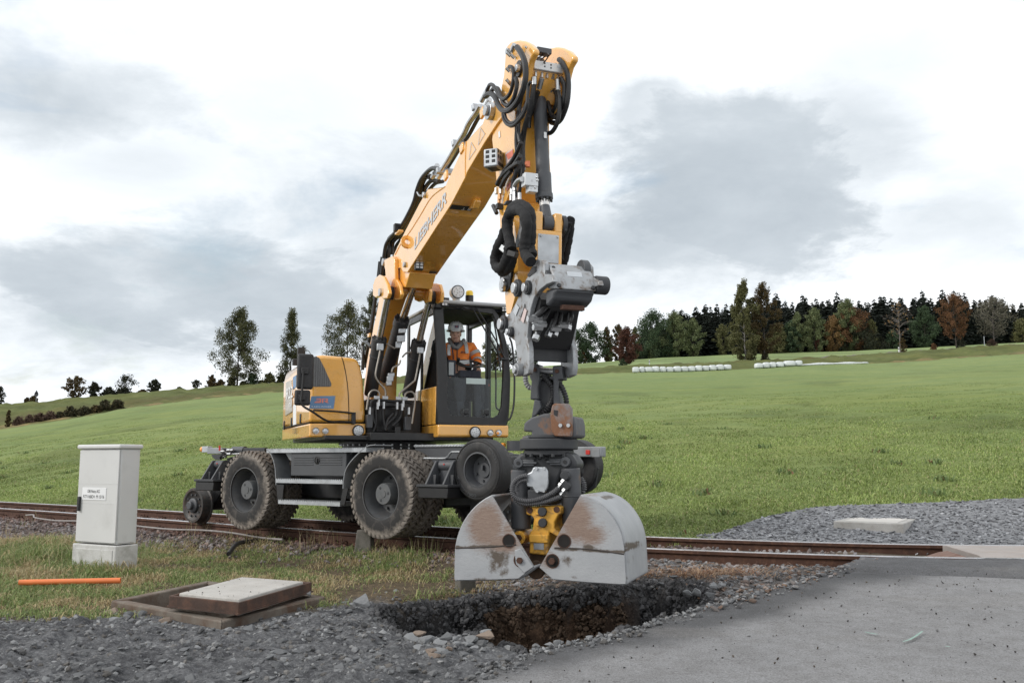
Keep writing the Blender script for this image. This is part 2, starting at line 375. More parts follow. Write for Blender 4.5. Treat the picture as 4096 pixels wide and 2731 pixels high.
TYRE = bpy.data.materials.new('muddy_tyre_rubber'); t = NT(ntree(TYRE)); b = t.n('ShaderNodeBsdfPrincipled'); o = t.n('ShaderNodeOutputMaterial'); t.l(b.outputs[0], o.inputs[0]); tco = t.n('ShaderNodeTexCoord'); sx_ = t.n('ShaderNodeSeparateXYZ'); t.l(tco.outputs['Object'], sx_.inputs[0])
rr_ = t.math('SQRT', t.math('ADD', t.math('POWER', t.math('ABSOLUTE', sx_.outputs[0]), 2.), t.math('POWER', t.math('ABSOLUTE', sx_.outputs[2]), 2.))); gp_ = t.n('ShaderNodeNewGeometry'); nz_ = t.noise(gp_.outputs['Position'], 8, 8, .65, .3)
f_ = t.rng(t.math('ADD', rr_, t.math('MULTIPLY', t.math('SUBTRACT', nz_, .5), .22)), .425, .50, 0, .92); f_ = t.math('MULTIPLY', f_, t.rng(rr_, .505, .528, 1, .62)); f_ = t.math('MAXIMUM', f_, t.rng(nz_, .52, .78, 0, .45))
t.l(t.mix(f_, (.021, .020, .020), t.mix(t.rng(t.noise(gp_.outputs['Position'], 25, 5), .3, .7), (.20, .17, .145), (.31, .275, .24))), b.inputs['Base Color']); b.inputs['Roughness'].default_value = .8; bp = t.n('ShaderNodeBump'); bp.inputs['Strength'].default_value = .3; bp.inputs['Distance'].default_value = .01; t.l(t.noise(gp_.outputs['Position'], 45, 6), bp.inputs['Height']); t.l(bp.outputs[0], b.inputs['Normal'])
TYRE2 = pmat('clean_tyre_rubber', (.018, .018, .019), .6, var=.2, vscale=8, dirt=(.07, .065, .06), dscale=9, damt=(.55, .8), bump=.06, bscale=90)
CONC = pmat('concrete', (.42, .41, .39), .85, var=.12, vscale=4, dirt=(.24, .22, .19), dscale=6, damt=(.5, .75), dmax=.8, bump=.25, bscale=60, fine=.3)
DCONC = pmat('weathered_concrete', (.13, .12, .105), .9, var=.2, vscale=5, dirt=(.07, .07, .055), dscale=9, damt=(.45, .7), bump=.4, bscale=50, fine=.3)
CABI = pmat('cabinet_grey', (.58, .585, .58), .55, var=.03, vscale=2, dirt=(.34, .34, .32), dscale=3, damt=(.58, .85), dmax=.4, bump=.03, bscale=200)
CABB = pmat('cabinet_plinth', (.55, .55, .535), .8, var=.06, vscale=3, dirt=(.22, .21, .18), dscale=5, damt=(.48, .75), dmax=.8, bump=.2, bscale=60, fine=.25)
WHITE = pmat('white_print', (.75, .76, .77), .5, var=.03)
INK = pmat('black_print', (.02, .02, .022), .6, var=.05)
FADE = pmat('pale_grey_print', (.50, .53, .56), .5, var=.06)
BLUE = pmat('sticker_blue', (.12, .24, .42), .4, var=.1, vscale=4)
REDP = pmat('sticker_red', (.70, .22, .16), .4, var=.08)
RED = pmat('red_plastic', (.55, .03, .02), .4, var=.1)
AMBER = pmat('amber_lens', (.85, .32, .03), .25, var=.1, coat=.5)
YLENS = pmat('yellow_lens', (.80, .55, .04), .3, var=.1)
LENS = pmat('lamp_lens', (.62, .64, .66), .12, .2, var=.15, vscale=60, coat=.8)
LED = pmat('led_lamp_face', (.60, .62, .64), .3, .0, var=.1, vscale=40, coat=.6)
ORANGE = pmat('orange_fabric', (1., .25, .045), .8, var=.14, vscale=14, bump=.25, bscale=40)
REFL = pmat('reflective_band', (.50, .51, .52), .45, .2, var=.1, vscale=20)
SKIN = pmat('skin', (.55, .33, .25), .55, var=.08, vscale=20)
DARKC = pmat('dark_fabric', (.035, .038, .05), .9, var=.2, vscale=20, bump=.2, bscale=60)
GREYC = pmat('grey_fabric', (.22, .22, .225), .9, var=.15, vscale=20, bump=.2, bscale=60)
HAIR = pmat('brown_hair', (.06, .04, .03), .7, var=.2, vscale=40)
BALE = pmat('white_bale_film', (.62, .65, .66), .42, var=.10, vscale=1.4, bump=.35, bscale=4, dirt=(.40, .43, .40), dscale=1.2, damt=(.58, .8), dmax=.5)
PIPE = pmat('orange_plastic_pipe', (.75, .20, .06), .42, var=.1, vscale=4, dirt=(.5, .36, .26), dscale=7, damt=(.6, .85), dmax=.6)
def glass_mat(name, tint, alpha):
    m = bpy.data.materials.new(name); t = NT(ntree(m)); o = t.n('ShaderNodeOutputMaterial')
    tr = t.n('ShaderNodeBsdfTransparent'); tr.inputs[0].default_value = (*tint, 1); gl = t.n('ShaderNodeBsdfGlossy'); gl.inputs['Roughness'].default_value = .03
    lw = t.n('ShaderNodeFresnel'); lw.inputs[0].default_value = 1.5
    f = t.math('ADD', lw.outputs[0], alpha); ms = t.n('ShaderNodeMixShader'); t.l(f, ms.inputs[0]); t.l(tr.outputs[0], ms.inputs[1]); t.l(gl.outputs[0], ms.inputs[2]); t.l(ms.outputs[0], o.inputs[0])
    MATS[name] = m; return m
GLASS = glass_mat('window_glass', (.80, .86, .84), .0); GLASSD = glass_mat('tinted_glass', (.62, .70, .68), .06)
# ================================================================== TERRAIN
def vnoise(x, y, seed=0):
    x = np.asarray(x, float); y = np.asarray(y, float); xi = np.floor(x).astype(np.int64); yi = np.floor(y).astype(np.int64)
    fx = x - xi; fy = y - yi; fx = fx * fx * (3 - 2 * fx); fy = fy * fy * (3 - 2 * fy)
    def h(a, b):
        n = (a * 374761393 + b * 668265263 + seed * 974634777) & 0x7fffffff
        n = ((n ^ (n >> 13)) * 1274126177) & 0x7fffffff
        return ((n ^ (n >> 16)) & 0xffff) / 65535.0
    return (h(xi, yi) * (1 - fx) + h(xi + 1, yi) * fx) * (1 - fy) + (h(xi, yi + 1) * (1 - fx) + h(xi + 1, yi + 1) * fx) * fy
def fbm(x, y, oct=4, seed=0):
    r = 0; a = .5; x = np.asarray(x, float); y = np.asarray(y, float)
    for i in range(oct): r = r + a * vnoise(x * 2 ** i, y * 2 ** i, seed + i * 17); a *= .5
    return r / (1 - .5 ** oct)
def sstep(a, b, x): t = np.clip((np.asarray(x, float) - a) / (b - a), 0, 1); return t * t * (3 - 2 * t)
# ---- the near rail in plan (fitted), straight beyond the ends
_rp = np.array([(-10.22, 19.01), (-7.95, 17.33), (-6.08, 15.77), (-5, 14.92), (-3.6, 13.8), (-2.16, 12.65), (-1.14, 11.86), (1.39, 10.43), (2.1, 10.17), (3.51, 9.68), (4.19, 9.49), (4.91, 9.22)])
_rc = np.polyfit(_rp[:, 0], _rp[:, 1], 3)
def railY(X):
    X = np.asarray(X, float); a, b = -10.0, 5.2; p = np.polyval(_rc, np.clip(X, a, b)); dp = np.polyder(_rc)
    return p + np.where(X < a, (X - a) * np.polyval(dp, a), 0) + np.where(X > b, (X - b) * np.polyval(dp, b), 0)
def railS(X): return np.polyval(np.polyder(_rc), np.clip(X, -10.0, 5.2))
def sdist(X, Y): return (railY(X) - Y) / np.sqrt(1 + railS(X) ** 2)      # metres from the near rail, positive towards the camera
def rpt(X, off=0.0):                                                       # plan point beside the near rail, off > 0 to the far side
    m = float(railS(X)); n = Vector((-m, 1, 0)).normalized(); return Vector((X, float(railY(X)), 0)) + n * off
def to_pix(X, Y, Z):                                                       # photograph position (2352 wide) of places, for the outlines below
    q = Z - CAMH; zc = Y * math.cos(PITCH) + q * math.sin(PITCH); yc = -Y * math.sin(PITCH) + q * math.cos(PITCH); k = 2352 / 4096
    return (2048 + FPX * X / zc) * k, (1365.5 - FPX * yc / zc) * k
def elev(row): d = ray((0, row * 4096 / 2352)); return d.z / d.y
def txof(x, row): d = ray((x * 4096 / 2352, row * 4096 / 2352)); return d.x / d.y
def line(pts):
    tx = np.array([txof(*p) for p in pts]); ev = np.array([elev(p[1]) for p in pts])
    lo = (ev[1] - ev[0]) / (tx[1] - tx[0]); hi = (ev[-1] - ev[-2]) / (tx[-1] - tx[-2])
    def f(t):
        t = np.asarray(t, float); r = np.interp(t, tx, ev); w = .55
        return r + np.where(t < tx[0], np.clip(t - tx[0], -w, 0) * lo, 0) + np.where(t > tx[-1], np.clip(t - tx[-1], 0, w) * hi, 0)
    return f
E1 = line([(0, 985), (150, 962), (290, 937), (450, 918), (650, 900), (900, 880), (1200, 865), (1310, 861), (1450, 858), (1840, 842), (2000, 835), (2200, 823), (2352, 812)])
E2 = line([(0, 927), (150, 917), (300, 905), (450, 893), (650, 882), (900, 868), (1200, 857), (1309, 853), (1408, 844), (1663, 833), (1837, 824), (2065, 811), (2159, 804), (2266, 797), (2352, 792)])
E3 = line([(0, 940), (300, 918), (650, 892), (900, 872), (1200, 845), (1309, 836), (1408, 829), (1524, 820), (1663, 815), (1837, 810), (2006, 804), (2144, 797), (2352, 786)])
def Y1f(t): return np.interp(t, [-1.3, -.55, 0, .55, 1.3], [95, 100, 130, 155, 165])
def Y2f(t): return Y1f(t) + np.interp(t, [-.6, 0, .55], [26, 16, 14])
def Y3f(t): return np.interp(t, [-1.3, -.55, -.1, .1, .55, 1.3], [220, 220, 230, 255, 265, 265])
def Y0f(t):                                                                # where the field starts behind the far rail
    t = np.asarray(t, float); Y = np.full_like(t, 12.0)
    for _ in range(25): Y = .5 * Y + .5 * (railY(np.clip(t * Y, -60, 30)) + 2.0 * np.sqrt(1 + railS(np.clip(t * Y, -60, 30)) ** 2))
    return np.clip(Y, 8.5, 45)
def terrain(X, Y):
    X = np.asarray(X, float); Y = np.asarray(Y, float); t = np.clip(X / np.maximum(Y, 1), -1.3, 1.3)
    y0 = Y0f(t); y1 = Y1f(t); y2 = Y2f(t); y3 = Y3f(t)
    z0 = -.16 + 0 * Y; z1 = CAMH + E1(t) * y1; z2 = CAMH + E2(t) * y2; z3 = CAMH + E3(t) * y3
    z4 = z3 + np.interp(t, [-.3, .1], [-22, 14])
    a = np.clip((Y - y0) / (y1 - y0), 0, 1); b = np.clip((Y - y1) / (y2 - y1), 0, 1); c = np.clip((Y - y2) / (y3 - y2), 0, 1); d = np.clip((Y - y3) / 500, 0, 1)
    z = z0 + (z1 - z0) * a
    z = np.where(Y > y1, z1 + (z2 - z1) * (b * b * (3 - 2 * b)), z); z = np.where(Y > y2, z2 + (z3 - z2) * c, z); z = np.where(Y > y3, z3 + (z4 - z3) * d, z)
    far = np.clip((Y - 18) / 40, 0, 1)
    return z + far * (fbm(X / 16, Y / 16, 3, 5) - .5) * .55
def ground_at(px, Y):                                                      # photograph x on the terrain at depth Y
    t = txof(px, 880); X = t * Y; return Vector((X, Y, float(terrain(X, Y))))
ts = np.concatenate([np.linspace(-1.3, -.62, 16)[:-1], np.linspace(-.62, .62, 260), np.linspace(.62, 1.3, 16)[1:]])
NY = 330; us = np.linspace(0, 1, NY)
T, Uu = np.meshgrid(ts, us, indexing='ij')
y0 = Y0f(T); y1 = Y1f(T); y2 = Y2f(T); y3 = Y3f(T)
YY = np.where(Uu < .62, y0 + (y1 - y0) * (Uu / .62) ** 1.9, 0); YY = np.where((Uu >= .62) & (Uu < .8), y1 + (y2 - y1) * (Uu - .62) / .18, YY)
YY = np.where((Uu >= .8) & (Uu < .9), y2 + (y3 - y2) * (Uu - .8) / .1, YY); YY = np.where(Uu >= .9, y3 + (Uu - .9) / .1 * 900, YY)
XX = T * YY; ZZ = terrain(XX, YY)
ZZ = ZZ + np.where((YY > y1) & (YY < y2), (fbm(XX / 1.6, YY / 1.6, 3, 9) - .5) * .9, 0) + np.where(YY <= y1, (fbm(XX / 1.1, YY / 1.1, 3, 3) - .5) * .09 * np.clip(YY / 30, .4, 1.6), 0)
verts = np.stack([XX, YY, ZZ], -1).reshape(-1, 3); nt, nu = XX.shape
idx = np.arange(nt * nu).reshape(nt, nu); faces = np.stack([idx[:-1, :-1], idx[1:, :-1], idx[1:, 1:], idx[:-1, 1:]], -1).reshape(-1, 4)
g1 = np.array((.17, .215, .07)); g2 = np.array((.225, .265, .10)); pale = np.array((.235, .29, .13)); bank = np.array((.125, .135, .055)); straw = np.array((.27, .20, .11)); dirt = np.array((.12, .075, .05))
q = fbm(XX / 9, YY / 22, 4, 21)[..., None]; q = np.clip((q - .5) * 2.2 + .5, 0, 1); colr = g1 * (1 - q) + g2 * q; wd_ = sstep(.56, .72, fbm(XX / 4, YY / 7, 4, 23))[..., None]; colr = colr * (1 - .30 * wd_)
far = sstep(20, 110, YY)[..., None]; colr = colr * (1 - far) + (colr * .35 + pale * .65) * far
inb = ((YY > y1 - .5) & (YY <= y2))[..., None]; bq = fbm(XX / 3.5, YY / 1.8, 4, 33)[..., None]
vv = np.clip((YY - y1) / (y2 - y1), 0, 1)[..., None]
lowstraw = np.clip(1.5 - np.abs(vv - .12) * 9, 0, 1) * sstep(.38, .6, bq)
colr = np.where(inb, bank * (.7 + .7 * bq), colr); colr = np.where(inb, colr * (1 - lowstraw) + straw * lowstraw, colr)
leftband = np.where(T < .05, 1, 0)[..., None] * np.clip(1.2 - np.abs(vv - .42) * 7, 0, 1)
colr = np.where(inb, colr * (1 - leftband * .75) + (np.array((.13, .115, .055))) * leftband * .75, colr)
topd = np.clip(1.3 - np.abs(vv - .95) * 14, 0, 1) * np.where(T > .12, 1, 0)[..., None]
colr = np.where(inb, colr * (1 - topd * .6) + dirt * topd * .6, colr)
colr = np.where((YY > y2)[..., None], pale * (.75 + .4 * q), colr)
roadm = ((YY > y2 - 1.2) & (YY < y2 + 2.6) & (T > .33))[..., None]; colr = np.where(roadm, np.array((.22, .19, .18)), colr)
FIELDM = bpy.data.materials.new('meadow'); t = NT(ntree(FIELDM)); b = t.n('ShaderNodeBsdfPrincipled'); o = t.n('ShaderNodeOutputMaterial'); t.l(b.outputs[0], o.inputs[0])
at = t.n('ShaderNodeAttribute', attribute_name='tone'); g = t.n('ShaderNodeNewGeometry'); mp = t.n('ShaderNodeMapping'); mp.inputs['Scale'].default_value = (.55, 1.5, 1); t.l(g.outputs['Position'], mp.inputs[0])
na = t.noise(mp.outputs[0], 1.1, 8, .65, .2); nb = t.noise(mp.outputs[0], .16, 5, .6, .4); nc = t.noise(g.outputs['Position'], 9.0, 4, .6)
c = t.mix(t.rng(na, .35, .68, 0, .75), at.outputs['Color'], t.mix(1., at.outputs['Color'], (.62, .74, .70), 'MULTIPLY'))
c = t.mix(t.rng(nb, .42, .7, 0, .7), c, t.mix(1., c, (1.25, 1.12, .95), 'MULTIPLY')); c = t.mix(t.rng(nc, .35, .7, 0, .5), c, t.mix(1., c, (.55, .62, .5), 'MULTIPLY'))
t.l(c, b.inputs['Base Color']); b.inputs['Roughness'].default_value = .95; b.inputs['Specular IOR Level'].default_value = .12
bp = t.n('ShaderNodeBump'); bp.inputs['Strength'].default_value = .7; bp.inputs['Distance'].default_value = .25; t.l(na, bp.inputs['Height']); t.l(bp.outputs[0], b.inputs['Normal'])
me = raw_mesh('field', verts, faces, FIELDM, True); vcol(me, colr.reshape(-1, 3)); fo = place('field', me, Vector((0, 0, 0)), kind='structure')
fo['label'] = 'green meadow rising behind the track to a bank and wood'
# ================================================================== NEAR GROUND
def za(X, Y): return -.018 - .04 * np.clip(sdist(X, Y), -2, 14)            # the paved level, flush with the rail head, falling to the camera
HOLE_PX = [(862, 1378), (905, 1362), (985, 1352), (1060, 1346), (1150, 1336), (1260, 1338), (1400, 1344), (1500, 1340), (1575, 1346), (1640, 1368), (1610, 1388), (1500, 1430), (1395, 1458), (1330, 1472), (1240, 1478), (1180, 1466), (1080, 1448), (985, 1446), (930, 1436), (885, 1400)]
HOLE = np.array([tuple(on_z(FI(*p), -.19))[:2] for p in HOLE_PX])
def poly_sd(X, Y, P):                                                       # signed distance, positive inside
    X = np.asarray(X, float); Y = np.asarray(Y, float); d = np.full(X.shape, 1e9); ins = np.zeros(X.shape, bool)
    for i in range(len(P)):
        (x1, y1), (x2, y2) = P[i], P[(i + 1) % len(P)]; ex, ey = x2 - x1, y2 - y1
        u = np.clip(((X - x1) * ex + (Y - y1) * ey) / (ex * ex + ey * ey), 0, 1); d = np.minimum(d, np.hypot(X - x1 - u * ex, Y - y1 - u * ey))
        cnd = (y1 > Y) != (y2 > Y); xi = np.where(np.abs(ey) > 1e-9, ex * (Y - y1) / (ey if abs(ey) > 1e-9 else 1) + x1, 0); ins ^= cnd & (X < xi)
    return np.where(ins, d, -d)
EDGE_PX = [(1984, 1284), (1930, 1303), (1830, 1334), (1700, 1370), (1600, 1397), (1490, 1434), (1395, 1460), (1330, 1474), (1240, 1492), (1150, 1525), (1055, 1574)]
def on_road(p):
    q = on_z(p, -.1)
    for _ in range(6): q = on_z(p, float(za(q.x, q.y)))
    return q
EDGE = [on_road(FI(*p)) for p in EDGE_PX]
_last = EDGE[-1] + (EDGE[-1] - EDGE[-2]).normalized() * 3.5; EDGE.append(_last)
ROADP = np.array([(e.x, e.y) for e in EDGE] + [(14, -1), (14, float(railY(14.)))])
PIT_C = [on_z(kL(*p), -.222) for p in [(240, 420), (890, 287), (1690, 392), (985, 560)]]
PITP = np.array([(p.x, p.y) for p in PIT_C])
def near_ground(X, Y, detail=True):
    X = np.asarray(X, float); Y = np.asarray(Y, float); s = sdist(X, Y)
    zl = np.interp(s, [-3.2, -1.5, -.05, .45, 1.5, 2.6, 12], [-.2, -.17, -.17, -.17, -.30, -.27, -.30])
    zr = za(X, Y) - .035; zr = np.where(s < .5, np.minimum(zr, -.12), zr); w = sstep(-1.2, 1.4, X + .15 * (s - 4)); z = zl * (1 - w) + zr * w
    road = poly_sd(X, Y, ROADP); z = np.where(road > .02, za(X, Y) - .10, z)
    z = np.where(road > -.001, np.minimum(z, za(X, Y) - .012), z)
    if detail:
        amp = np.where(road > 0, .0, 1.0); px, py = to_pix(X, Y, -.27)
        gr = sstep(-8, 25, py - np.interp(px, [0, 250, 420, 760, 880, 1200], [1412, 1420, 1402, 1388, 1370, 1430]))
        gr = gr * sstep(.02, .45, -poly_sd(X, Y, PITP))
        z = z + amp * ((fbm(X * 1.3, Y * 1.3, 3, 2) - .5) * .07 + gr * (np.abs(fbm(X * 4.2, Y * 4.2, 5, 8) - .5) * .20 + (fbm(X * 16, Y * 16, 3, 12) - .5) * .05 + .01))
    hd = poly_sd(X, Y, HOLE) + (fbm(X * 3.2, Y * 3.2, 4, 40) - .5) * .22 + (fbm(X * 12, Y * 12, 2, 44) - .5) * .07
    # right and near side is a clean cut along the asphalt
    h = sstep(-.02, .34, hd); z = z - h * (.95 + .25 * fbm(X * 6, Y * 6, 3, 50)) * np.where(road > -.02, 1.0, 1.0)
    z = z - sstep(-.18, .02, hd) * (1 - h) * .05
    pit = poly_sd(X, Y, PITP); z = np.where(pit > .05, -.75, z)
    return z, hd, road, s
gx = np.concatenate([np.arange(-16, -7, .14), np.arange(-7, 4.2, .038), np.arange(4.2, 14, .2)]); gy = np.concatenate([np.arange(-4, 4.2, .25), np.arange(4.2, 9.6, .038), np.arange(9.6, 26, .1)])
GX, GY = np.meshgrid(gx, gy, indexing='ij'); GZ, HDm, RD, SS = near_ground(GX, GY)
# keep only the strip on the camera side and under the track
keepv = SS > -2.15
n1, n2 = GX.shape; idx = np.arange(n1 * n2).reshape(n1, n2); kq = keepv[:-1, :-1] & keepv[1:, :-1] & keepv[1:, 1:] & keepv[:-1, 1:]
faces = np.stack([idx[:-1, :-1], idx[1:, :-1], idx[1:, 1:], idx[:-1, 1:]], -1)[kq]
jx = (fbm(GX * 9, GY * 9, 3, 61) - .5) * .16; jy = (fbm(GX * 9, GY * 9, 3, 67) - .5) * .16; inh = sstep(-.02, .1, HDm)
jx[0] = jx[-1] = 0
V = np.stack([GX + jx * inh, GY + jy * inh, GZ + inh * (fbm(GX * 14, GY * 14, 3, 71) - .5) * .12], -1).reshape(-1, 3)
PXx, PXy = to_pix(GX, GY, GZ * 0 - .27)
def zones(px, py, s):
    grav = sstep(-10, 14, py - np.interp(px, [0, 250, 420, 760, 880, 1200], [1412, 1420, 1402, 1388, 1370, 1430]))
    ball = sstep(12, -12, py - np.interp(px, [0, 340, 560, 700, 1040, 1500], [1256, 1266, 1264, 1278, 1304, 1310]))
    return grav, ball
grav, ball = zones(PXx, PXy + (fbm(GX * 2, GY * 2, 3, 77) - .5) * 40, SS)
def brown_at(X, Y, Z): return sstep(-.30, -.48, Z + (fbm(X * 4, Y * 4, 3, 90) - .5) * .25) * sstep(-.45, -.15, X + (fbm(X * 3, Y * 3, 2, 91) - .5) * .5) * sstep(1.25, .85, X)
nA = fbm(GX * 2.2, GY * 2.2, 4, 81)[..., None]; nB = fbm(GX * 7, GY * 7, 4, 83)[..., None]
soil = np.array((.125, .095, .060)) * (.7 + .6 * nB); gv = np.array((.135, .137, .142)) * (.72 + .56 * nA); bl = np.array((.105, .082, .070)) * (.7 + .6 * nB)
C = soil + (gv - soil) * grav[..., None]; C = C + (bl - C) * ball[..., None]
rz = sstep(-.5, .9, GX)[..., None] * (SS > .3)[..., None]; rzc = np.array((.135, .125, .118)) * (.7 + .6 * nB); C = C + (rzc - C) * rz * (1 - grav[..., None])
hq = sstep(-.06, .08, HDm)[..., None]
br = brown_at(GX, GY, GZ)
hc = np.array((.045, .045, .047)) * (.6 + .9 * nB); hb = np.array((.075, .048, .032)) * (.6 + .9 * nB); hc = hc + (hb - hc) * br[..., None]
C = C + (hc - C) * hq
GM = bpy.data.materials.new('earth_and_gravel'); t = NT(ntree(GM)); b = t.n('ShaderNodeBsdfPrincipled'); o = t.n('ShaderNodeOutputMaterial'); t.l(b.outputs[0], o.inputs[0])
at = t.n('ShaderNodeAttribute', attribute_name='tone'); g = t.n('ShaderNodeNewGeometry'); na = t.noise(g.outputs['Position'], 14, 8, .7); nb = t.noise(g.outputs['Position'], 55, 5, .6)
c = t.mix(t.rng(na, .40, .60, 0, .9), at.outputs['Color'], t.mix(1., at.outputs['Color'], (.38, .38, .40), 'MULTIPLY')); c = t.mix(t.rng(nb, .5, .62, 0, .7), c, t.mix(1., c, (1.8, 1.8, 1.8), 'MULTIPLY'))  # coarse noise puts the shade of crevices into the ground colour
t.l(c, b.inputs['Base Color']); b.inputs['Roughness'].default_value = .95; b.inputs['Specular IOR Level'].default_value = .2
bp = t.n('ShaderNodeBump'); bp.inputs['Strength'].default_value = 1.0; bp.inputs['Distance'].default_value = .03; t.l(t.math('ADD', na, t.math('MULTIPLY', nb, .4)), bp.inputs['Height']); t.l(bp.outputs[0], b.inputs['Normal'])
me = raw_mesh('ground', V, faces, GM, True); vcol(me, C.reshape(-1, 3)); go = place('ground', me, Vector((0, 0, 0)), kind='structure'); go['label'] = 'gravel, earth verge and dug hole in front of the track'
def gz_at(X, Y): return near_ground(np.array(X), np.array(Y))[0]
# ================================================================== ROAD
edge_s = smooth_path(EDGE, 8); rows = []
for i, e in enumerate(edge_s):
    f = i / (len(edge_s) - 1); R_ = Vector((14, float(railY(14.)) - .1, 0)).lerp(Vector((14, -1.5, 0)), f)
    e2 = e + Vector(((fbm(e.y * 5, i * .31, 3, 4) - .5) * .09, (fbm(e.x * 5, i * .37, 3, 6) - .5) * .05, 0))
    row = []
    for k in range(70):
        u = (k / 69) ** 1.7; p = e2.lerp(R_, u); row.append((p.x, p.y))
    rows.append(row)
RX = np.array(rows)[..., 0]; RY = np.array(rows)[..., 1]
RX[0] = np.linspace(0, 1, 70) ** 1.7 * (14 - RX[0, 0]) + RX[0, 0]; RY[0] = railY(RX[0]) - .055 * np.sqrt(1 + railS(RX[0]) ** 2)
# refine rows
def densify(A, k): return np.concatenate([A[i][None] + (A[i + 1] - A[i])[None] * np.linspace(0, 1, k, endpoint=False)[:, None] for i in range(len(A) - 1)] + [A[-1:]])
RX, RY = densify(RX, 3), densify(RY, 3); RZ = za(RX, RY) + (fbm(RX * 1.1, RY * 1.1, 3, 14) - .5) * .02 * np.clip(sdist(RX, RY) - .2, 0, 1)
sj = sdist(RX, RY); ridge = np.exp(-((sj - .95 - .10 * np.sin(RX * 1.4)) / .10) ** 2) * sstep(2.4, 3.4, RX); RZ = RZ - ridge * .035 + sstep(.9, .6, sj) * .02 * sstep(2.4, 3.4, RX)
RZ += (fbm(RX * 9, RY * 9, 3, 19) - .5) * .03 * sstep(1.2, .8, sj)
n1, n2 = RX.shape; V = np.stack([RX, RY, RZ], -1).reshape(-1, 3); idx = np.arange(n1 * n2).reshape(n1, n2); F = np.stack([idx[:-1, :-1], idx[1:, :-1], idx[1:, 1:], idx[:-1, 1:]], -1).reshape(-1, 4)
skirt = np.stack([RX[:, 0], RY[:, 0], RZ[:, 0] - .085], -1); V = np.concatenate([V, skirt]); k0 = n1 * n2; F = np.concatenate([F, np.stack([idx[:-1, 0], k0 + np.arange(n1 - 1), k0 + np.arange(1, n1), idx[1:, 0]], -1)])
qn = fbm(RX * 1.6, RY * 1.6, 4, 25)
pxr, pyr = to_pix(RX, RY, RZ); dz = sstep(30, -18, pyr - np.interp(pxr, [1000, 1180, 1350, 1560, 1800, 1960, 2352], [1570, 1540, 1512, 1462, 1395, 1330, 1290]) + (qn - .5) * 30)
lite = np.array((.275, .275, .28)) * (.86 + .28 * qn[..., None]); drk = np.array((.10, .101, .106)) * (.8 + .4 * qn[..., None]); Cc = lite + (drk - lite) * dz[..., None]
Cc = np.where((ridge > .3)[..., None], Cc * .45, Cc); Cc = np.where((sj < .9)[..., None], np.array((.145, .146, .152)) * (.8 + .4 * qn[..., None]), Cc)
dust = sstep(.58, .75, fbm(RX * .9, RY * 2.2, 4, 99))[..., None]; Cc = Cc + (np.array((.26, .25, .24)) - Cc) * dust * .35
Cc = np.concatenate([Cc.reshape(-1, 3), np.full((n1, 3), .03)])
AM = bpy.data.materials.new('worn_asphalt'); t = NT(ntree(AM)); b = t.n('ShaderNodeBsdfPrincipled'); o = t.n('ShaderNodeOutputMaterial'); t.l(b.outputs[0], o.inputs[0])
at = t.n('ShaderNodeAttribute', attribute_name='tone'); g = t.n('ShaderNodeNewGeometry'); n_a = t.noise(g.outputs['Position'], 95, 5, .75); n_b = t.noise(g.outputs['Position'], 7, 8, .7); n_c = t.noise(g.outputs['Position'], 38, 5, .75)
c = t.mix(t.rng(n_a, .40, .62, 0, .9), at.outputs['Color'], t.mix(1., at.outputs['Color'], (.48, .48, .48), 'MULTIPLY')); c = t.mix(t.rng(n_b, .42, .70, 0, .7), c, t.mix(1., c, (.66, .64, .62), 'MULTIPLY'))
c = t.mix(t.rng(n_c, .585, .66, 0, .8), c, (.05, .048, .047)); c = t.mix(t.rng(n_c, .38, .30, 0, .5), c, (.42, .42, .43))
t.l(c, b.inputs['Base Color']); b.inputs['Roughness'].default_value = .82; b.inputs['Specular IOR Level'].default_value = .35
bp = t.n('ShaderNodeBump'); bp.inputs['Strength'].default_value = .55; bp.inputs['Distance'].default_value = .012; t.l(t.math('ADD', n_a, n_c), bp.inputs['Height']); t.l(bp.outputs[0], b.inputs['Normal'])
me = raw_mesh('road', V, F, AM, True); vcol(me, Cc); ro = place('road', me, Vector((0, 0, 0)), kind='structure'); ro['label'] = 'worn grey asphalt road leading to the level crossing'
# ================================================================== TRACK
track = thing('railway_track', 'rusty single railway track running past under the excavator', 'railway track', rpt(-2, .75) + Vector((0, 0, -.17)))
prof = [(-.036, -.008), (-.030, 0), (.030, 0), (.036, -.008), (.036, -.038), (.010, -.052), (.010, -.125), (.030, -.138), (.070, -.150), (.070, -.159), (-.070, -.159), (-.070, -.150), (-.030, -.138), (-.010, -.125), (-.010, -.052), (-.036, -.038)]
def rail(off, x0, x1, name):
    xs = np.arange(x0, x1, .3); m = MB(); n = len(prof); vs = []
    for X in xs:
        p = rpt(X, off); nn = (rpt(X, off + 1) - p).normalized()
        vs += [p + nn * a + ZU * z for a, z in prof]
    f = [(i * n + j, i * n + (j + 1) % n, (i + 1) * n + (j + 1) % n, (i + 1) * n + j) for i in range(len(xs) - 1) for j in range(n)] + [tuple(range(n)), tuple(range((len(xs) - 1) * n, len(xs) * n))]
    m.add(vs, f, True); r = m.build(name, RUST, track, smooth=30)
    h = MB(); vs = []
    for X in xs:
        p = rpt(X, off); nn = (rpt(X, off + 1) - p).normalized(); vs += [p - nn * .034 + ZU * -.0055, p - nn * .0295 + ZU * .0025, p + nn * .0295 + ZU * .0025, p + nn * .034 + ZU * -.0055]
    h.add(vs, [(i * 4 + j, i * 4 + j + 1, i * 4 + 5 + j, i * 4 + 4 + j) for i in range(len(xs) - 1) for j in range(3)], True); h.build('running_surface', RAILTOP, r)
rail(0.036, -52, 13, 'rail'); rail(1.541, -58, 13, 'rail')
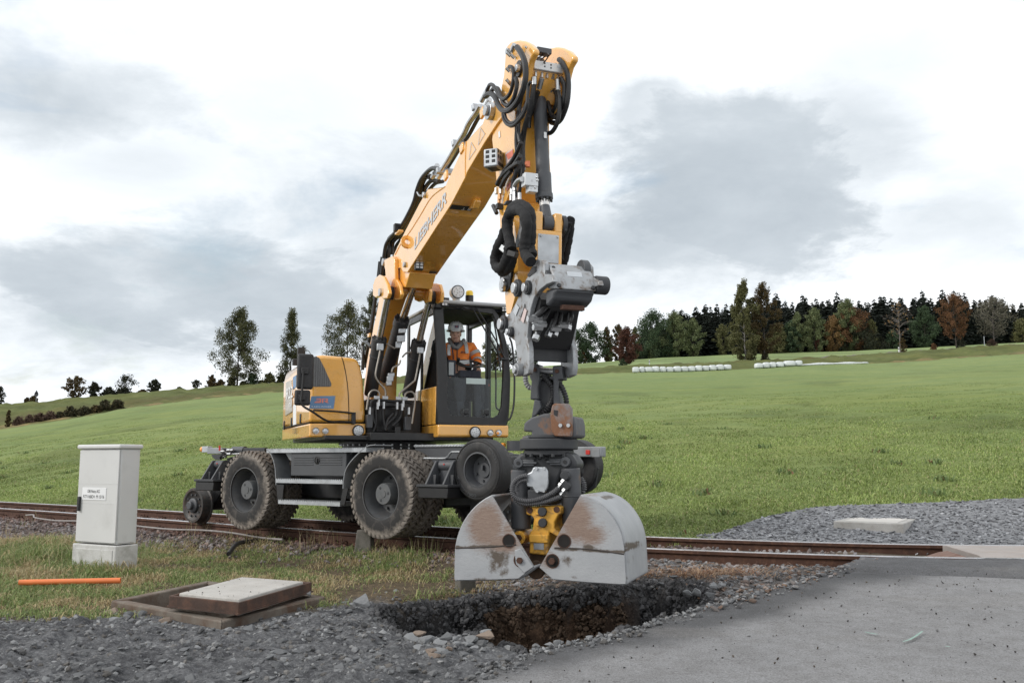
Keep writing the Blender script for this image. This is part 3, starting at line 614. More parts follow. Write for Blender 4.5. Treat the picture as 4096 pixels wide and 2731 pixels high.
# sleepers and fastenings, 0.62 m apart
SLM = pmat('old_sleeper', (.085, .062, .05), .9, var=.2, vscale=8, dirt=(.05, .04, .035), dscale=14, damt=(.45, .7), bump=.3, bscale=40)
slp = fas = None; arc = 0.0; X = -13.0; px_ = rpt(X, .78); k = 0
while X < 4.0:
    p = rpt(X, .79); m = float(railS(X)); ang = math.atan(m)
    c = p + ZU * -.245
    if slp is None:
        mb = MB(); mb.box(-.12, .12, -1.2, 1.2, -.08, .08); slp = mb.build('sleeper', SLM, track, bevel=.01); slp.location = c - WLOC[track.name]; slp.rotation_euler = (0, 0, ang)
    else: clone(slp, c, track, (0, 0, ang))
    for off in (0.036, 1.541):
        for sd in (-1, 1):
            q = rpt(X, off + sd * .115) + ZU * -.148
            if fas is None:
                mb = MB(); mb.box(-.09, .09, -.055, .06, -.02, .0); mb.cyl((0, 0, 0), (0, 0, .035), .026, n=8); mb.cyl((0, 0, .03), (0, 0, .065), .019, n=6)
                for sg in (-1, 1):
                    mb.tube([(sg * .02, .0, .01), (sg * .05, -.04, .012), (sg * .085, -.03, .03), (sg * .095, .01, .045), (sg * .07, .045, .03), (sg * .035, .045, .012)], .0095, 6, 4)
                fas = mb.build('rail_fastening', RUST, track); fas.location = q - WLOC[track.name] + Vector((0, 0, .02)); fas.rotation_euler = (0, 0, ang + (math.pi if sd < 0 else 0))
            else: clone(fas, q + ZU * .02, track, (0, 0, ang + (math.pi if sd < 0 else 0)))
    X += .62 / math.sqrt(1 + m * m)
# crossing panels between the rails
PANM = pmat('crossing_rubber_panel', (.40, .36, .335), .85, var=.12, vscale=3, dirt=(.30, .20, .14), dscale=5, damt=(.5, .8), dmax=.6, bump=.25, bscale=60, fine=.3)
CLAYM = pmat('red_clay_fill', (.26, .12, .07), .95, var=.25, vscale=12, bump=.6, bscale=40)
x = on_z(kQ(1745, 340), 0).x + .03; pn = 0
for L in (1.42, 1.42, 1.42, 1.42):
    xs = np.linspace(x, x + L - .03, 8); m = MB(); vs = []
    for X in xs: vs += [rpt(X, .13) + ZU * -.006, rpt(X, .22) + ZU * .010, rpt(X, 1.36) + ZU * .010, rpt(X, 1.46) + ZU * -.006, rpt(X, 1.46) + ZU * -.13, rpt(X, .13) + ZU * -.13]
    m.add(vs, [(i * 6 + j, i * 6 + (j + 1) % 6, i * 6 + 6 + (j + 1) % 6, i * 6 + 6 + j) for i in range(7) for j in range(6)] + [tuple(range(6)), tuple(range(42, 48))], True)
    po = m.build('crossing_panel', PANM, None, bevel=.006)
    tag(po, ['first pale crossing panel between the rails, beside the ramp', 'second pale crossing panel between the rails, at the right edge', 'third crossing panel between the rails beyond the right edge', 'last crossing panel between the rails beyond the right edge'][pn], 'crossing panel', 'crossing panels')
    pn += 1; x += L
m = MB(); xs = np.linspace(on_z(kQ(1760, 340), 0).x + .1, 9, 30)
vs = []
for i, X in enumerate(xs): vs += [rpt(X, .075) + ZU * -.03, rpt(X, .085) + ZU * (-.012 + .006 * math.sin(i * 2.1)), rpt(X, .125) + ZU * (-.012 + .005 * math.sin(i * 3.3)), rpt(X, .128) + ZU * -.03]
m.add(vs, [(i * 4 + j, i * 4 + j + 1, i * 4 + 5 + j, i * 4 + 4 + j) for i in range(29) for j in range(3)], True); tag(m.build('clay_strip', CLAYM), 'red clay packed in the groove along the near rail', 'clay')
# sheet steel ramp that guards the panel end
xr = on_z(kQ(1745, 340), 0).x
m = MB()
for a, bq in ((.16, .62), (.66, 1.12)):
    pr = [(-.42, -.14), (-.12, -.045), (-.02, -.03), (.0, -.04), (.0, -.06), (-.03, -.05), (-.12, -.068), (-.42, -.16)]
    m.wprism([rpt(xr + u, a) + ZU * z for u, z in pr], rpt(xr, bq) - rpt(xr, a))
tag(m.build('deflector_ramp', pmat('rusty_sheet', (.20, .115, .085), .7, .2, var=.2, vscale=6, dirt=(.11, .05, .03), dscale=9, damt=(.5, .75)), None, bevel=.004), 'rusty bent steel ramp at the start of the crossing panels', 'ramp')
m = MB(); a = on_z(kQ(1250, 352), -.10); b_ = on_z(kQ(1560, 378), -.10); m.bar(a, b_, .05, .012); m.bar(a + Vector((-.1, .12, 0)), b_ + Vector((0, .1, 0)), .05, .012)
tag(m.build('steel_strip', RUST), 'thin rusty steel strips lying between the rails', 'scrap')
# ================================================================== LOOSE STONES, GRASS
def ico():
    p = (1 + 5 ** .5) / 2; v = np.array([(-1, p, 0), (1, p, 0), (-1, -p, 0), (1, -p, 0), (0, -1, p), (0, 1, p), (0, -1, -p), (0, 1, -p), (p, 0, -1), (p, 0, 1), (-p, 0, -1), (-p, 0, 1)], float) / math.hypot(1, p)
    f = np.array([(0, 11, 5), (0, 5, 1), (0, 1, 7), (0, 7, 10), (0, 10, 11), (1, 5, 9), (5, 11, 4), (11, 10, 2), (10, 7, 6), (7, 1, 8), (3, 9, 4), (3, 4, 2), (3, 2, 6), (3, 6, 8), (3, 8, 9), (4, 9, 5), (2, 4, 11), (6, 2, 10), (8, 6, 7), (9, 8, 1)])
    return v, f
ICOV, ICOF = ico()
STV = [ICOV * RNG.uniform(.55, 1.15, (12, 1)) * RNG.uniform(.75, 1.1, (12, 3)) for _ in range(16)]
def rotm(n, flat=False):
    a = RNG.uniform(0, 2 * math.pi, n); b = RNG.normal(0, .35 if flat else 1.2, n); c = RNG.normal(0, .35 if flat else 1.2, n)
    def Rz(t): z = np.zeros_like(t); o = np.ones_like(t); return np.stack([np.stack([np.cos(t), -np.sin(t), z], -1), np.stack([np.sin(t), np.cos(t), z], -1), np.stack([z, z, o], -1)], -2)
    def Rx(t): z = np.zeros_like(t); o = np.ones_like(t); return np.stack([np.stack([o, z, z], -1), np.stack([z, np.cos(t), -np.sin(t)], -1), np.stack([z, np.sin(t), np.cos(t)], -1)], -2)
    def Ry(t): z = np.zeros_like(t); o = np.ones_like(t); return np.stack([np.stack([np.cos(t), z, np.sin(t)], -1), np.stack([z, o, z], -1), np.stack([-np.sin(t), z, np.cos(t)], -1)], -2)
    return Rz(a) @ Rx(b) @ Ry(c)
def stones(P, size, flat=(1., .75, .6), flatlie=False):
    """P (n,3) centres, size (n,) radii -> verts, faces"""
    n = len(P); Vall = np.empty((n, 12, 3)); k = RNG.integers(0, 16, n); base = np.stack(STV)[k]
    sc = np.array(flat)[None] * RNG.uniform(.75, 1.3, (n, 3)); v = base * sc[:, None, :]; v = np.einsum('nij,nkj->nki', rotm(n, flatlie), v); Vall = v * size[:, None, None] + P[:, None, :]
    F = ICOF[None] + (np.arange(n) * 12)[:, None, None]; return Vall.reshape(-1, 3), F.reshape(-1, 3)
def scatter(n, x0, x1, y0, y1): return RNG.uniform(x0, x1, n), RNG.uniform(y0, y1, n)
BALM = island_mat('ballast_stone', [(.20, .165, .15), (.27, .25, .25), (.12, .095, .085), (.30, .22, .19), (.22, .21, .22), (.16, .11, .09), (.36, .35, .35)], vcolname='tone', bump=.5)
X, Y = scatter(78000, -17, 4.3, 8.5, 25); s = sdist(X, Y); px, py = to_pix(X, Y, -.25); g_, b_ = zones(px, py + RNG.normal(0, 9, len(X)), s)
keep = (((s > .10) & (b_ > .5) & (X < 3.3)) | ((s < -.12) & (s > -1.42)) | ((s < -1.66) & (s > -2.3) & (X < 0))) & (px > -420) & (X < 3.9)
keep &= RNG.uniform(0, 1, len(X)) < np.where(s < 0, .5, .95)
X, Y, s = X[keep], Y[keep], s[keep]; z = near_ground(X, Y, False)[0]; sz = RNG.uniform(.022, .048, len(X)); z = z + RNG.uniform(-.005, .03, len(X))
hd = poly_sd(X, Y, HOLE); k2 = hd < -.05; X, Y, z, sz, s = X[k2], Y[k2], z[k2], sz[k2], s[k2]
V, F = stones(np.stack([X, Y, z], -1), sz); me = raw_mesh('ballast', V, F, BALM)
rust = sstep(.75, .1, np.abs(s))[:, None]; tn = 1 - rust * (1 - np.array((.72, .50, .42))); vcol(me, np.repeat(tn, 12, 0)); bo = place('ballast', me, Vector((0, 0, 0)), kind='stuff'); bo['label'] = 'broken stone ballast along the track'
# foreground gravel
GRM = island_mat('grey_gravel_stone', [(.10, .103, .107), (.17, .174, .18), (.13, .13, .133), (.24, .245, .25), (.15, .154, .16), (.33, .335, .34), (.14, .13, .12), (.08, .081, .083)], bump=.6)
X, Y = scatter(110000, -8.0, 1.8, 4.3, 9.6); s = sdist(X, Y); px, py = to_pix(X, Y, -.27); g_, b_ = zones(px, py + RNG.normal(0, 10, len(X)), s); hd = poly_sd(X, Y, HOLE); rd = poly_sd(X, Y, ROADP); pit = poly_sd(X, Y, PITP)
keep = (g_ > .5) & (hd < -.02) & (rd < -.01) & (pit < -.02) & (px > -420) & (px < 1500) & (py < 1640); keep &= RNG.uniform(0, 1, len(X)) < np.clip(.3 + 1.2 * fbm(X * 1.1, Y * 1.1, 4, 31) - .45, .12, .9)
X, Y = X[keep], Y[keep]; sz = .004 + .036 * RNG.uniform(0, 1, len(X)) ** 4.5; z = gz_at(X, Y) + sz * RNG.uniform(-.45, .2, len(X))
V, F = stones(np.stack([X, Y, z], -1), sz, (1, .8, .6), True); place('gravel', raw_mesh('gravel', V, F, GRM), Vector((0, 0, 0)), kind='stuff')['label'] = 'fine grey gravel of the foreground'
# gravel and stones round the hole and between hole and track
RGM = island_mat('mixed_stone', [(.20, .205, .215), (.10, .10, .105), (.28, .28, .285), (.24, .15, .10), (.06, .06, .062), (.34, .34, .35), (.18, .12, .09), (.16, .165, .17)], bump=.5)
X, Y = scatter(42000, -1.8, 3.6, 7.0, 11.2); s = sdist(X, Y); hd = poly_sd(X, Y, HOLE); rd = poly_sd(X, Y, ROADP); px, py = to_pix(X, Y, -.2)
keep = (s > .1) & (hd < .05) & (rd < .05 + .22 * RNG.uniform(0, 1, len(X)) ** 3) & (px > 1090 + RNG.normal(0, 40, len(X))) & (py < 1480); keep &= RNG.uniform(0, 1, len(X)) < np.clip(.3 + fbm(X * 2, Y * 2, 3, 55), .2, .9) * .6
X, Y = X[keep], Y[keep]; sz = .006 + .035 * RNG.uniform(0, 1, len(X)) ** 3.2; z = np.where(poly_sd(X, Y, ROADP) > 0, za(X, Y), gz_at(X, Y)) + sz * .25
V, F = stones(np.stack([X, Y, z], -1), sz, (1, .8, .55), True); place('rubble', raw_mesh('rubble', V, F, RGM), Vector((0, 0, 0)), kind='stuff')['label'] = 'stone rubble between the hole and the rail'
# crumbled asphalt along the broken road edge
P_ = np.array([tuple(p) for p in edge_s]); k = RNG.integers(0, len(P_) - 1, 2600); f = RNG.uniform(0, 1, (2600, 1)); Q = P_[k] * (1 - f) + P_[k + 1] * f; Q[:, :2] += RNG.normal(0, .075, (2600, 2)); hd = poly_sd(Q[:, 0], Q[:, 1], HOLE); ok = (hd < .03) & (sdist(Q[:, 0], Q[:, 1]) > .12); Q = Q[ok]
sz = .004 + .026 * RNG.uniform(0, 1, len(Q)) ** 4; Q[:, 2] = np.where(poly_sd(Q[:, 0], Q[:, 1], ROADP) > -.01, za(Q[:, 0], Q[:, 1]) + .002, gz_at(Q[:, 0], Q[:, 1])) + sz * .3
V, F = stones(Q, sz, (1, .8, .6), True); place('edge_rubble', raw_mesh('edge_rubble', V, F, GRM), Vector((0, 0, 0)), kind='stuff')['label'] = 'crumbled asphalt along the broken road edge'
# clods on the walls of the hole
HOM = island_mat('dark_clod', [(.035, .035, .037), (.065, .065, .069), (.10, .10, .105), (.045, .044, .044), (.15, .15, .157)], bump=.6, rough=.75)
HBM = island_mat('brown_clod', [(.085, .056, .038), (.115, .078, .053), (.06, .042, .03), (.15, .105, .075)], bump=.6)
X, Y = scatter(90000, HOLE[:, 0].min(), HOLE[:, 0].max(), HOLE[:, 1].min(), HOLE[:, 1].max()); hd = poly_sd(X, Y, HOLE); k = (hd > -.05) & ((hd < .42) | (RNG.uniform(0, 1, len(X)) < .15)); X, Y = X[k], Y[k]
z = gz_at(X, Y); brz = brown_at(X, Y, z) > .5
sz = .007 + .04 * RNG.uniform(0, 1, len(X)) ** 3
for nm, msk, mt, lb in (('dark_clods', ~brz, HOM, 'black clods of old asphalt in the wall of the hole'), ('brown_clods', brz, HBM, 'brown earth clods in the wall of the hole')):
    V, F = stones(np.stack([X, Y, z], -1)[msk], sz[msk], (1, .85, .7)); place(nm, raw_mesh(nm, V, F, mt), Vector((0, 0, 0)), kind='stuff')['label'] = lb
# crumbs on the road
X, Y = scatter(7000, -1.5, 6.5, 4.0, 9.3); rd = poly_sd(X, Y, ROADP); k = (rd > .05) & (RNG.uniform(0, 1, len(X)) < .25 + .6 * fbm(X, Y, 2, 3)); X, Y = X[k], Y[k]; sz = .0022 + .011 * RNG.uniform(0, 1, len(X)) ** 6
CRM = island_mat('dark_crumb', [(.03, .028, .027), (.06, .055, .05), (.10, .08, .06), (.04, .04, .04), (.2, .2, .2)], bump=0)
V, F = stones(np.stack([X, Y, za(X, Y) + sz * .4], -1), sz); place('crumbs', raw_mesh('crumbs', V, F, CRM), Vector((0, 0, 0)), kind='stuff')['label'] = 'small dark crumbs scattered on the asphalt'
# single stones that can be told apart
STM = {n: island_mat('stone_' + n, c, bump=.7, bscale=22) for n, c in dict(grey=[(.165, .169, .175), (.14, .144, .15)], pale=[(.29, .295, .30), (.24, .247, .255)], tan=[(.27, .21, .17), (.24, .19, .155)], dark=[(.05, .05, .053), (.06, .06, .062)]).items()}
def big_stone_mesh(seed):
    r = np.random.default_rng(seed); bm = bmesh.new(); bmesh.ops.create_icosphere(bm, subdivisions=2, radius=1.0)
    pl = [(Vector(r.normal(size=3)).normalized(), r.uniform(.34, .7)) for _ in range(10)]
    for v in bm.verts:
        for n, d in pl:
            h = v.co.dot(n)
            if h > d: v.co -= n * (h - d)
        v.co += Vector(r.normal(0, .02, 3))
    me = bpy.data.meshes.new('stone'); bm.to_mesh(me); bm.free(); return me
BSM = {(m, i): big_stone_mesh(100 + i) for m in STM for i in range(5)}
for (m, i), me in BSM.items(): me.materials.append(STM[m])
def stone_at(p, z, w, h, mat, label, group, d=None):
    q = on_z(p, z); Y = q.y; rw = w * Y / FPX / 2; rh = max(h * Y / FPX / 2, rw * .35)
    o = bpy.data.objects.new('stone', BSM[(mat, random.randrange(5))]); COL.objects.link(o)
    gz = float(gz_at(q.x, q.y + rw)) if z is None else z
    o.location = (q.x, q.y + rw * .6, z + rh * .45); f_ = 1.35 if 'rim' in group else 1.; o.scale = (rw * 1.45 * f_, (d or rw * 1.3 * f_), rh * 1.4 * f_); o.rotation_euler = (random.uniform(-.2, .2), random.uniform(-.2, .2), random.uniform(-.3, .3)); o['label'] = label; o['category'] = 'stone'; o['group'] = group
    return o
def gz_px(p):
    q = on_z(p, -.25)
    for _ in range(3): q = on_z(p, float(gz_at(q.x, q.y)))
    return q.z
# foreground lumps (crop L pixels: x, y at foot, width, height)
for (x, y, w, h) in [(1180, 620, 110, 55), (1240, 555, 70, 45), (1000, 575, 70, 40), (935, 545, 75, 50), (1160, 720, 110, 60), (1390, 790, 120, 70), (1380, 705, 90, 55), (760, 720, 90, 50), (740, 760, 80, 45), (410, 745, 90, 40), (600, 835, 80, 45), (470, 835, 60, 40), (230, 900, 120, 60), (90, 895, 80, 45), (420, 955, 140, 90), (160, 860, 80, 50), (30, 935, 90, 50), (770, 965, 130, 70), (960, 915, 80, 60), (1210, 905, 110, 70), (1100, 965, 120, 60), (1440, 870, 70, 45), (1600, 560, 80, 45), (1550, 620, 70, 40), (1490, 490, 55, 45), (1020, 460, 130, 60), (1785, 880, 110, 55), (1750, 555, 90, 40), (1690, 640, 60, 35), (2030, 720, 90, 45), (2140, 750, 90, 50), (1900, 665, 90, 45), (2050, 800, 100, 50), (1870, 830, 90, 45), (640, 940, 80, 45), (1330, 955, 90, 45), (870, 780, 60, 40)]:
    p = kL(x, y); stone_at(p, gz_px(p), w * .595 * .8, h * .595 * .75, 'grey', 'angular grey stone lying in the gravel foreground', 'grey stones in the gravel')
for (x, y, w, h) in [(250, 510, 100, 45), (340, 545, 70, 70), (440, 520, 60, 45), (590, 570, 80, 50), (265, 565, 110, 45)]:
    p = kL(x, y); stone_at(p, gz_px(p), w * .595, h * .595, random.choice(['grey', 'pale', 'tan']), 'broken stone at the left corner of the concrete frame', 'stones by the concrete frame')
p = kL(1935, 455); stone_at(p, gz_px(p), 100 * .595, 90 * .595, 'pale', 'large whitish granite stone left of the hole', 'single stones')
p = kL(1575, 385); stone_at(p, -.17, 30 * .595, 30 * .595, 'grey', 'small round grey stone against the rusty lid edge', 'single stones')
p = kL(1465, 545); stone_at(p, gz_px(p), 60 * .595, 50 * .595, 'dark', 'black stone in front of the concrete frame corner', 'single stones')
for (x, y, w, h) in [(440, 690, 90, 60), (500, 715, 80, 60), (555, 700, 45, 45), (620, 710, 70, 50), (655, 680, 60, 40), (610, 655, 80, 35), (690, 690, 50, 30), (710, 720, 40, 30), (750, 700, 50, 35), (780, 725, 60, 30), (805, 690, 60, 40), (850, 680, 50, 40), (870, 715, 70, 35), (840, 745, 50, 25), (800, 660, 60, 25), (930, 670, 90, 40), (640, 790, 60, 35), (560, 800, 60, 35), (600, 760, 70, 30), (900, 640, 60, 25), (480, 650, 60, 30), (660, 750, 50, 25), (540, 770, 60, 30), (710, 745, 50, 25), (760, 790, 50, 25), (480, 745, 60, 30)]:
    p = kM(x, y); stone_at(p, gz_px(p), w * .595, h * .595, random.choice(['pale', 'pale', 'grey', 'pale', 'tan']), 'pale broken stone heaped along the near rim of the hole', 'pale stones on the near rim')
p = kM(1045, 690); stone_at(p, gz_px(p) + .02, 125 * .595, 55 * .595, 'tan', 'long reddish boulder on the near rim of the hole', 'single stones')
p = kM(1127, 705); stone_at(p, gz_px(p) + .01, 55 * .595, 35 * .595, 'tan', 'small tan stone at the end of the long boulder', 'single stones')
p = kM(1605, 670); stone_at(p, float(za(on_z(p, -.1).x, on_z(p, -.1).y)), 45 * .595, 20 * .595, 'pale', 'white chip on the asphalt edge at the hole', 'single stones')
for (x, y, w, h) in [(1250, 735, 70, 30), (1340, 730, 60, 30), (1385, 715, 50, 45), (1415, 705, 35, 25)]:
    p = kM(x, y); stone_at(p, gz_px(p) + .02, w * .595, h * .595, 'pale', 'white stone where asphalt and hole meet at the front', 'stones at the front of the hole')
for (x, y, w, h) in [(600, 535, 90, 35), (525, 590, 40, 40), (570, 585, 50, 30), (370, 625, 55, 40), (420, 625, 60, 50), (510, 640, 90, 35), (610, 630, 50, 30), (680, 615, 50, 20), (210, 575, 70, 25), (990, 550, 40, 25), (750, 610, 45, 15), (300, 530, 50, 20)]:
    p = kQ(x, y); stone_at(p, gz_px(p), w * .679, h * .679, random.choice(['pale', 'grey', 'tan']), 'broken stone on the ground between hole and crossing', 'stones between hole and crossing')
# ---- grass blades
def blades(P, hgt, wid, lean, cols, name, label, mat, droop=.35):
    n = len(P); a = RNG.uniform(0, 2 * math.pi, n); dv = np.stack([np.cos(a), np.sin(a), np.zeros(n)], -1); pv = np.stack([-np.sin(a), np.cos(a), np.zeros(n)], -1)
    L = lean * RNG.uniform(.2, 1.2, n); up_ = np.array((0, 0, 1.0)); w = wid[:, None]
    m_ = P + up_ * (hgt * .6)[:, None] + dv * (hgt * L * .35)[:, None]; tip = P + up_ * (hgt * (1 - droop * L))[:, None] + dv * (hgt * L)[:, None]
    V = np.stack([P - pv * w, P + pv * w, m_ + pv * w * .7, m_ - pv * w * .7, tip], 1).reshape(-1, 3); o_ = (np.arange(n) * 5)[:, None]
    F = np.concatenate([o_ + np.array([[0, 1, 2]]), o_ + np.array([[0, 2, 3]]), o_ + np.array([[3, 2, 4]])], 1).reshape(-1, 3)
    me = raw_mesh(name, V, F, mat); vcol(me, np.repeat(cols, 5, 0)); o = place(name, me, Vector((0, 0, 0)), kind='stuff'); o['label'] = label; return o
def blade_mat(name):
    m = bpy.data.materials.new(name); t = NT(ntree(m)); b = t.n('ShaderNodeBsdfPrincipled'); o = t.n('ShaderNodeOutputMaterial'); at = t.n('ShaderNodeAttribute', attribute_name='tone')
    t.l(at.outputs['Color'], b.inputs['Base Color']); b.inputs['Roughness'].default_value = .6; b.inputs['Specular IOR Level'].default_value = .25
    tr = t.n('ShaderNodeBsdfTranslucent'); t.l(at.outputs['Color'], tr.inputs[0]); ms = t.n('ShaderNodeMixShader'); ms.inputs[0].default_value = .3; t.l(b.outputs[0], ms.inputs[1]); t.l(tr.outputs[0], ms.inputs[2]); t.l(ms.outputs[0], o.inputs[0]); return m
BLM = blade_mat('grass_blade')
def pick(n, cols, w): k = RNG.choice(len(cols), n, p=np.array(w) / sum(w)); return np.array(cols)[k] * RNG.uniform(.75, 1.25, (n, 1))
# meadow behind the track
nb = 420000; tt = RNG.uniform(-.72, .72, nb); yy0 = Y0f(tt); u = RNG.uniform(0, 1, nb); Yb = yy0 - .25 + 48 * u ** 2.2; Xb = tt * Yb; fade = 1 - .75 * sstep(4, 44, Yb - yy0)
pad_px = [(1560, 1240), (1650, 1236), (1700, 1218), (1760, 1195), (1880, 1172), (2100, 1163), (2352, 1151), (2500, 1146)]
def pad_edge(x): return np.interp(x, [p[0] for p in pad_px], [p[1] for p in pad_px])
Zb = terrain(Xb, Yb); px, py = to_pix(Xb, Yb, Zb); k = ~((px > 1600) & (py > pad_edge(px) + 3)) & (sdist(Xb, Yb) < -1.75); Xb, Yb, Zb, fade = Xb[k], Yb[k], Zb[k], fade[k]; n = len(Xb)
hh = (.04 + .06 * RNG.uniform(0, 1, n)) * (.55 + .9 * fbm(Xb * 1.4, Yb * 1.4, 3, 15)) * (1 + .9 * sstep(2.7, 1.7, -sdist(Xb, Yb))); hh = hh * fade; wd = .0042 + .00026 * Yb
cl = pick(n, [(.235, .305, .09), (.29, .355, .12), (.18, .24, .075), (.35, .39, .16), (.38, .35, .18)], [4, 4, 2.5, 2, .7]); pt = fbm(Xb / 2.2, Yb / 3.5, 4, 45)[:, None]; cl = cl * (.5 + .9 * pt)
blades(np.stack([Xb, Yb, Zb - .01], -1), hh, wd * RNG.uniform(.7, 1.3, n), 1.9, cl, 'meadow_grass', 'short green meadow grass behind the track', BLM)
# broad-leaved weeds standing in the meadow
wc = 90; t0 = RNG.uniform(-.66, .66, wc); Yw = Y0f(t0) + 22 * RNG.uniform(0, 1, wc) ** 1.8; k = np.repeat(np.arange(wc), 26); Xw = (t0 * Yw)[k] + RNG.normal(0, .10, len(k)); Yw = Yw[k] + RNG.normal(0, .10, len(k)); Zw = terrain(Xw, Yw); px, py = to_pix(Xw, Yw, Zw); ok = ~((px > 1580) & (py > pad_edge(px))) & (sdist(Xw, Yw) < -1.9); P = np.stack([Xw, Yw, Zw], -1)[ok]; n = len(P)
blades(P, RNG.uniform(.07, .20, n), RNG.uniform(.012, .024, n), 1.3, pick(n, [(.13, .19, .07), (.17, .23, .09), (.24, .24, .11), (.22, .13, .07)], [4, 3, 1, .5]), 'meadow_weeds', 'darker broad-leaved weeds dotted over the meadow', BLM, .5)
# verge between gravel and ballast
nb = 350000; X, Y = scatter(nb, -11.5, 1.2, 7.3, 15); s = sdist(X, Y); px, py = to_pix(X, Y, -.27); g_, b_ = zones(px, py + RNG.normal(0, 7, nb), s); hd = poly_sd(X, Y, HOLE); pit = poly_sd(X, Y, PITP)
patch = fbm(X * 1.5, Y * 1.5, 4, 57); bare = np.exp(-(((px - 1000) / 190) ** 2 + ((py - 1345) / 22) ** 2)) * 1.2 + np.exp(-(((px - 400) / 160) ** 2 + ((py - 1395) / 16) ** 2)) + np.exp(-(((px - 850) / 90) ** 2 + ((py - 1370) / 22) ** 2)) * 1.5
k = (g_ < .4) & (b_ < .5) & (hd < -.06) & (pit < -.04) & (px > -420) & (px < 1120 + RNG.normal(0, 25, nb)) & (RNG.uniform(0, 1, nb) < np.clip(patch * 2.2 - .35, .1, 1) * np.clip(1 - bare, .03, 1))
X, Y, px, py, patch = X[k], Y[k], px[k], py[k], patch[k]; n = len(X); z = gz_at(X, Y)
tall = np.exp(-(((px - 110) / 130) ** 2 + ((py - 1275) / 40) ** 2)) * 2.6 + np.exp(-(((px - 260) / 90) ** 2 + ((py - 1315) / 12) ** 2)) * 1.4 + np.exp(-(((px - 590) / 60) ** 2 + ((py - 1252) / 20) ** 2)) * .9 + np.exp(-(((px - 940) / 80) ** 2 + ((py - 1290) / 20) ** 2)) * .6 + np.exp(-(((px - 340) / 40) ** 2 + ((py - 1260) / 25) ** 2)) * .5
hh = (.03 + .075 * RNG.uniform(0, 1, n) ** 1.6) * (.55 + .9 * patch) * (1 + tall * 1.0); dry = fbm(X * 2.6, Y * 2.6, 3, 63)[:, None] > .52
cl = np.where(dry, pick(n, [(.42, .34, .19), (.50, .42, .26), (.33, .25, .13), (.25, .25, .11)], [3, 2, 2, 2]), pick(n, [(.20, .26, .09), (.26, .31, .12), (.14, .20, .07), (.40, .36, .19)], [4, 3, 2, 2]))
blades(np.stack([X, Y, z - .01], -1), hh, RNG.uniform(.0028, .0055, n), 1.7, cl, 'verge_grass', 'tufted yellow-green grass on the verge', BLM, .45)
# dead straw by the rail on the right, few long stalks elsewhere
nb = 2600; a = RNG.normal(0, 1, (nb, 2)); c0 = on_z(kQ(190, 515), -.1); X = c0.x + a[:, 0] * .55; Y = c0.y + a[:, 1] * .16; k = (sdist(X, Y) > .2) & (poly_sd(X, Y, HOLE) < -.05) & (poly_sd(X, Y, ROADP) < -.05); X, Y = X[k], Y[k]; n = len(X)
blades(np.stack([X, Y, gz_at(X, Y) + RNG.uniform(0, .05, n)], -1), RNG.uniform(.02, .05, n), RNG.uniform(.002, .004, n), 6.0, pick(n, [(.36, .22, .13), (.42, .30, .2), (.28, .15, .09)], [1, 1, 1]), 'dead_straw', 'reddish dead straw beside the near rail', BLM, .12)
st = []
for (x, y) in [(870, 1300), (905, 1290), (960, 1290), (985, 1285), (1000, 1285), (562, 1245), (575, 1262), (600, 1250), (515, 1258), (745, 1262), (720, 1270), (640, 1255), (470, 1240), (440, 1245), (60, 1215), (90, 1205), (20, 1225), (250, 1195), (235, 1190), (120, 1265), (150, 1270), (40, 1280), (100, 1285), (190, 1270), (925, 1300), (700, 1275), (780, 1265), (880, 1275), (15, 1300), (60, 1300), (75, 1260), (135, 1300), (30, 1250), (155, 1290), (330, 1300), (345, 1280), (110, 1310), (5, 1270), (85, 1295)]:
    for _ in range(13): q = on_z(FI(x + random.uniform(-16, 16), y + random.uniform(-4, 4)), -.25); st.append((q.x, q.y, float(gz_at(q.x, q.y))))
st = np.array(st); n = len(st); blades(st, RNG.uniform(.12, .34, n), np.full(n, .0026), .7, pick(n, [(.42, .35, .2), (.3, .28, .12), (.5, .42, .28), (.2, .22, .08)], [1, 1, 1, 1]), 'dry_stalks', 'long dry grass stalks sticking up along the verge', BLM, .3)
# ================================================================== GRAVEL PAD, LID ON THE FAR SIDE
pv = []; nxp = 60
for i in range(nxp):
    fx = 1600 + (2620 - 1600) * i / (nxp - 1); ye = float(pad_edge(fx)) if fx < 2500 else 1146 - (fx - 2500) * .03
    t_ = txof(fx, ye); q = None
    lo, hi = 9.0, 40.0                                                        # where that line of sight meets the meadow
    for _ in range(40):
        md = (lo + hi) / 2
        if CAMH + elev(ye) * md > float(terrain(t_ * md, md)): lo = md
        else: hi = md
    yf = lo; t2 = txof(fx, 1244); yn = float(Y0f(np.array(t2))) - .42; pn_ = Vector((t2 * yn, yn, 0)); pf = Vector((t_ * yf, yf, 0)); pv.append((pn_, pf))
PV = []; M_ = 26
for a, b_ in pv:
    for j in range(M_):
        p = a.lerp(b_, j / (M_ - 1)); zz = max(float(terrain(p.x, p.y)), -.14) + .035 + .05 * (fbm(p.x * 2, p.y * 2, 3, 7) - .5) * (0 if j in (0,) else 1) + .05 * math.exp(-((j - M_ + 1) / 2.5) ** 2) - (.08 if j == M_ - 1 else 0)
        PV.append((p.x, p.y, zz + .06 * math.sin(math.pi * min(1, j / 8)) * 0))
PV = np.array(PV); idx = np.arange(nxp * M_).reshape(nxp, M_); F = np.stack([idx[:-1, :-1], idx[1:, :-1], idx[1:, 1:], idx[:-1, 1:]], -1).reshape(-1, 4)
PADM = pmat('grey_shale', (.23, .236, .248), .95, var=.2, vscale=3, dirt=(.09, .092, .098), dscale=9, damt=(.45, .7), bump=.8, bscale=30, fine=.4)
place('gravel_pad', raw_mesh('gravel_pad', PV, F, PADM, True), Vector((0, 0, 0)), kind='structure')['label'] = 'grey shale pad across the track on the right'
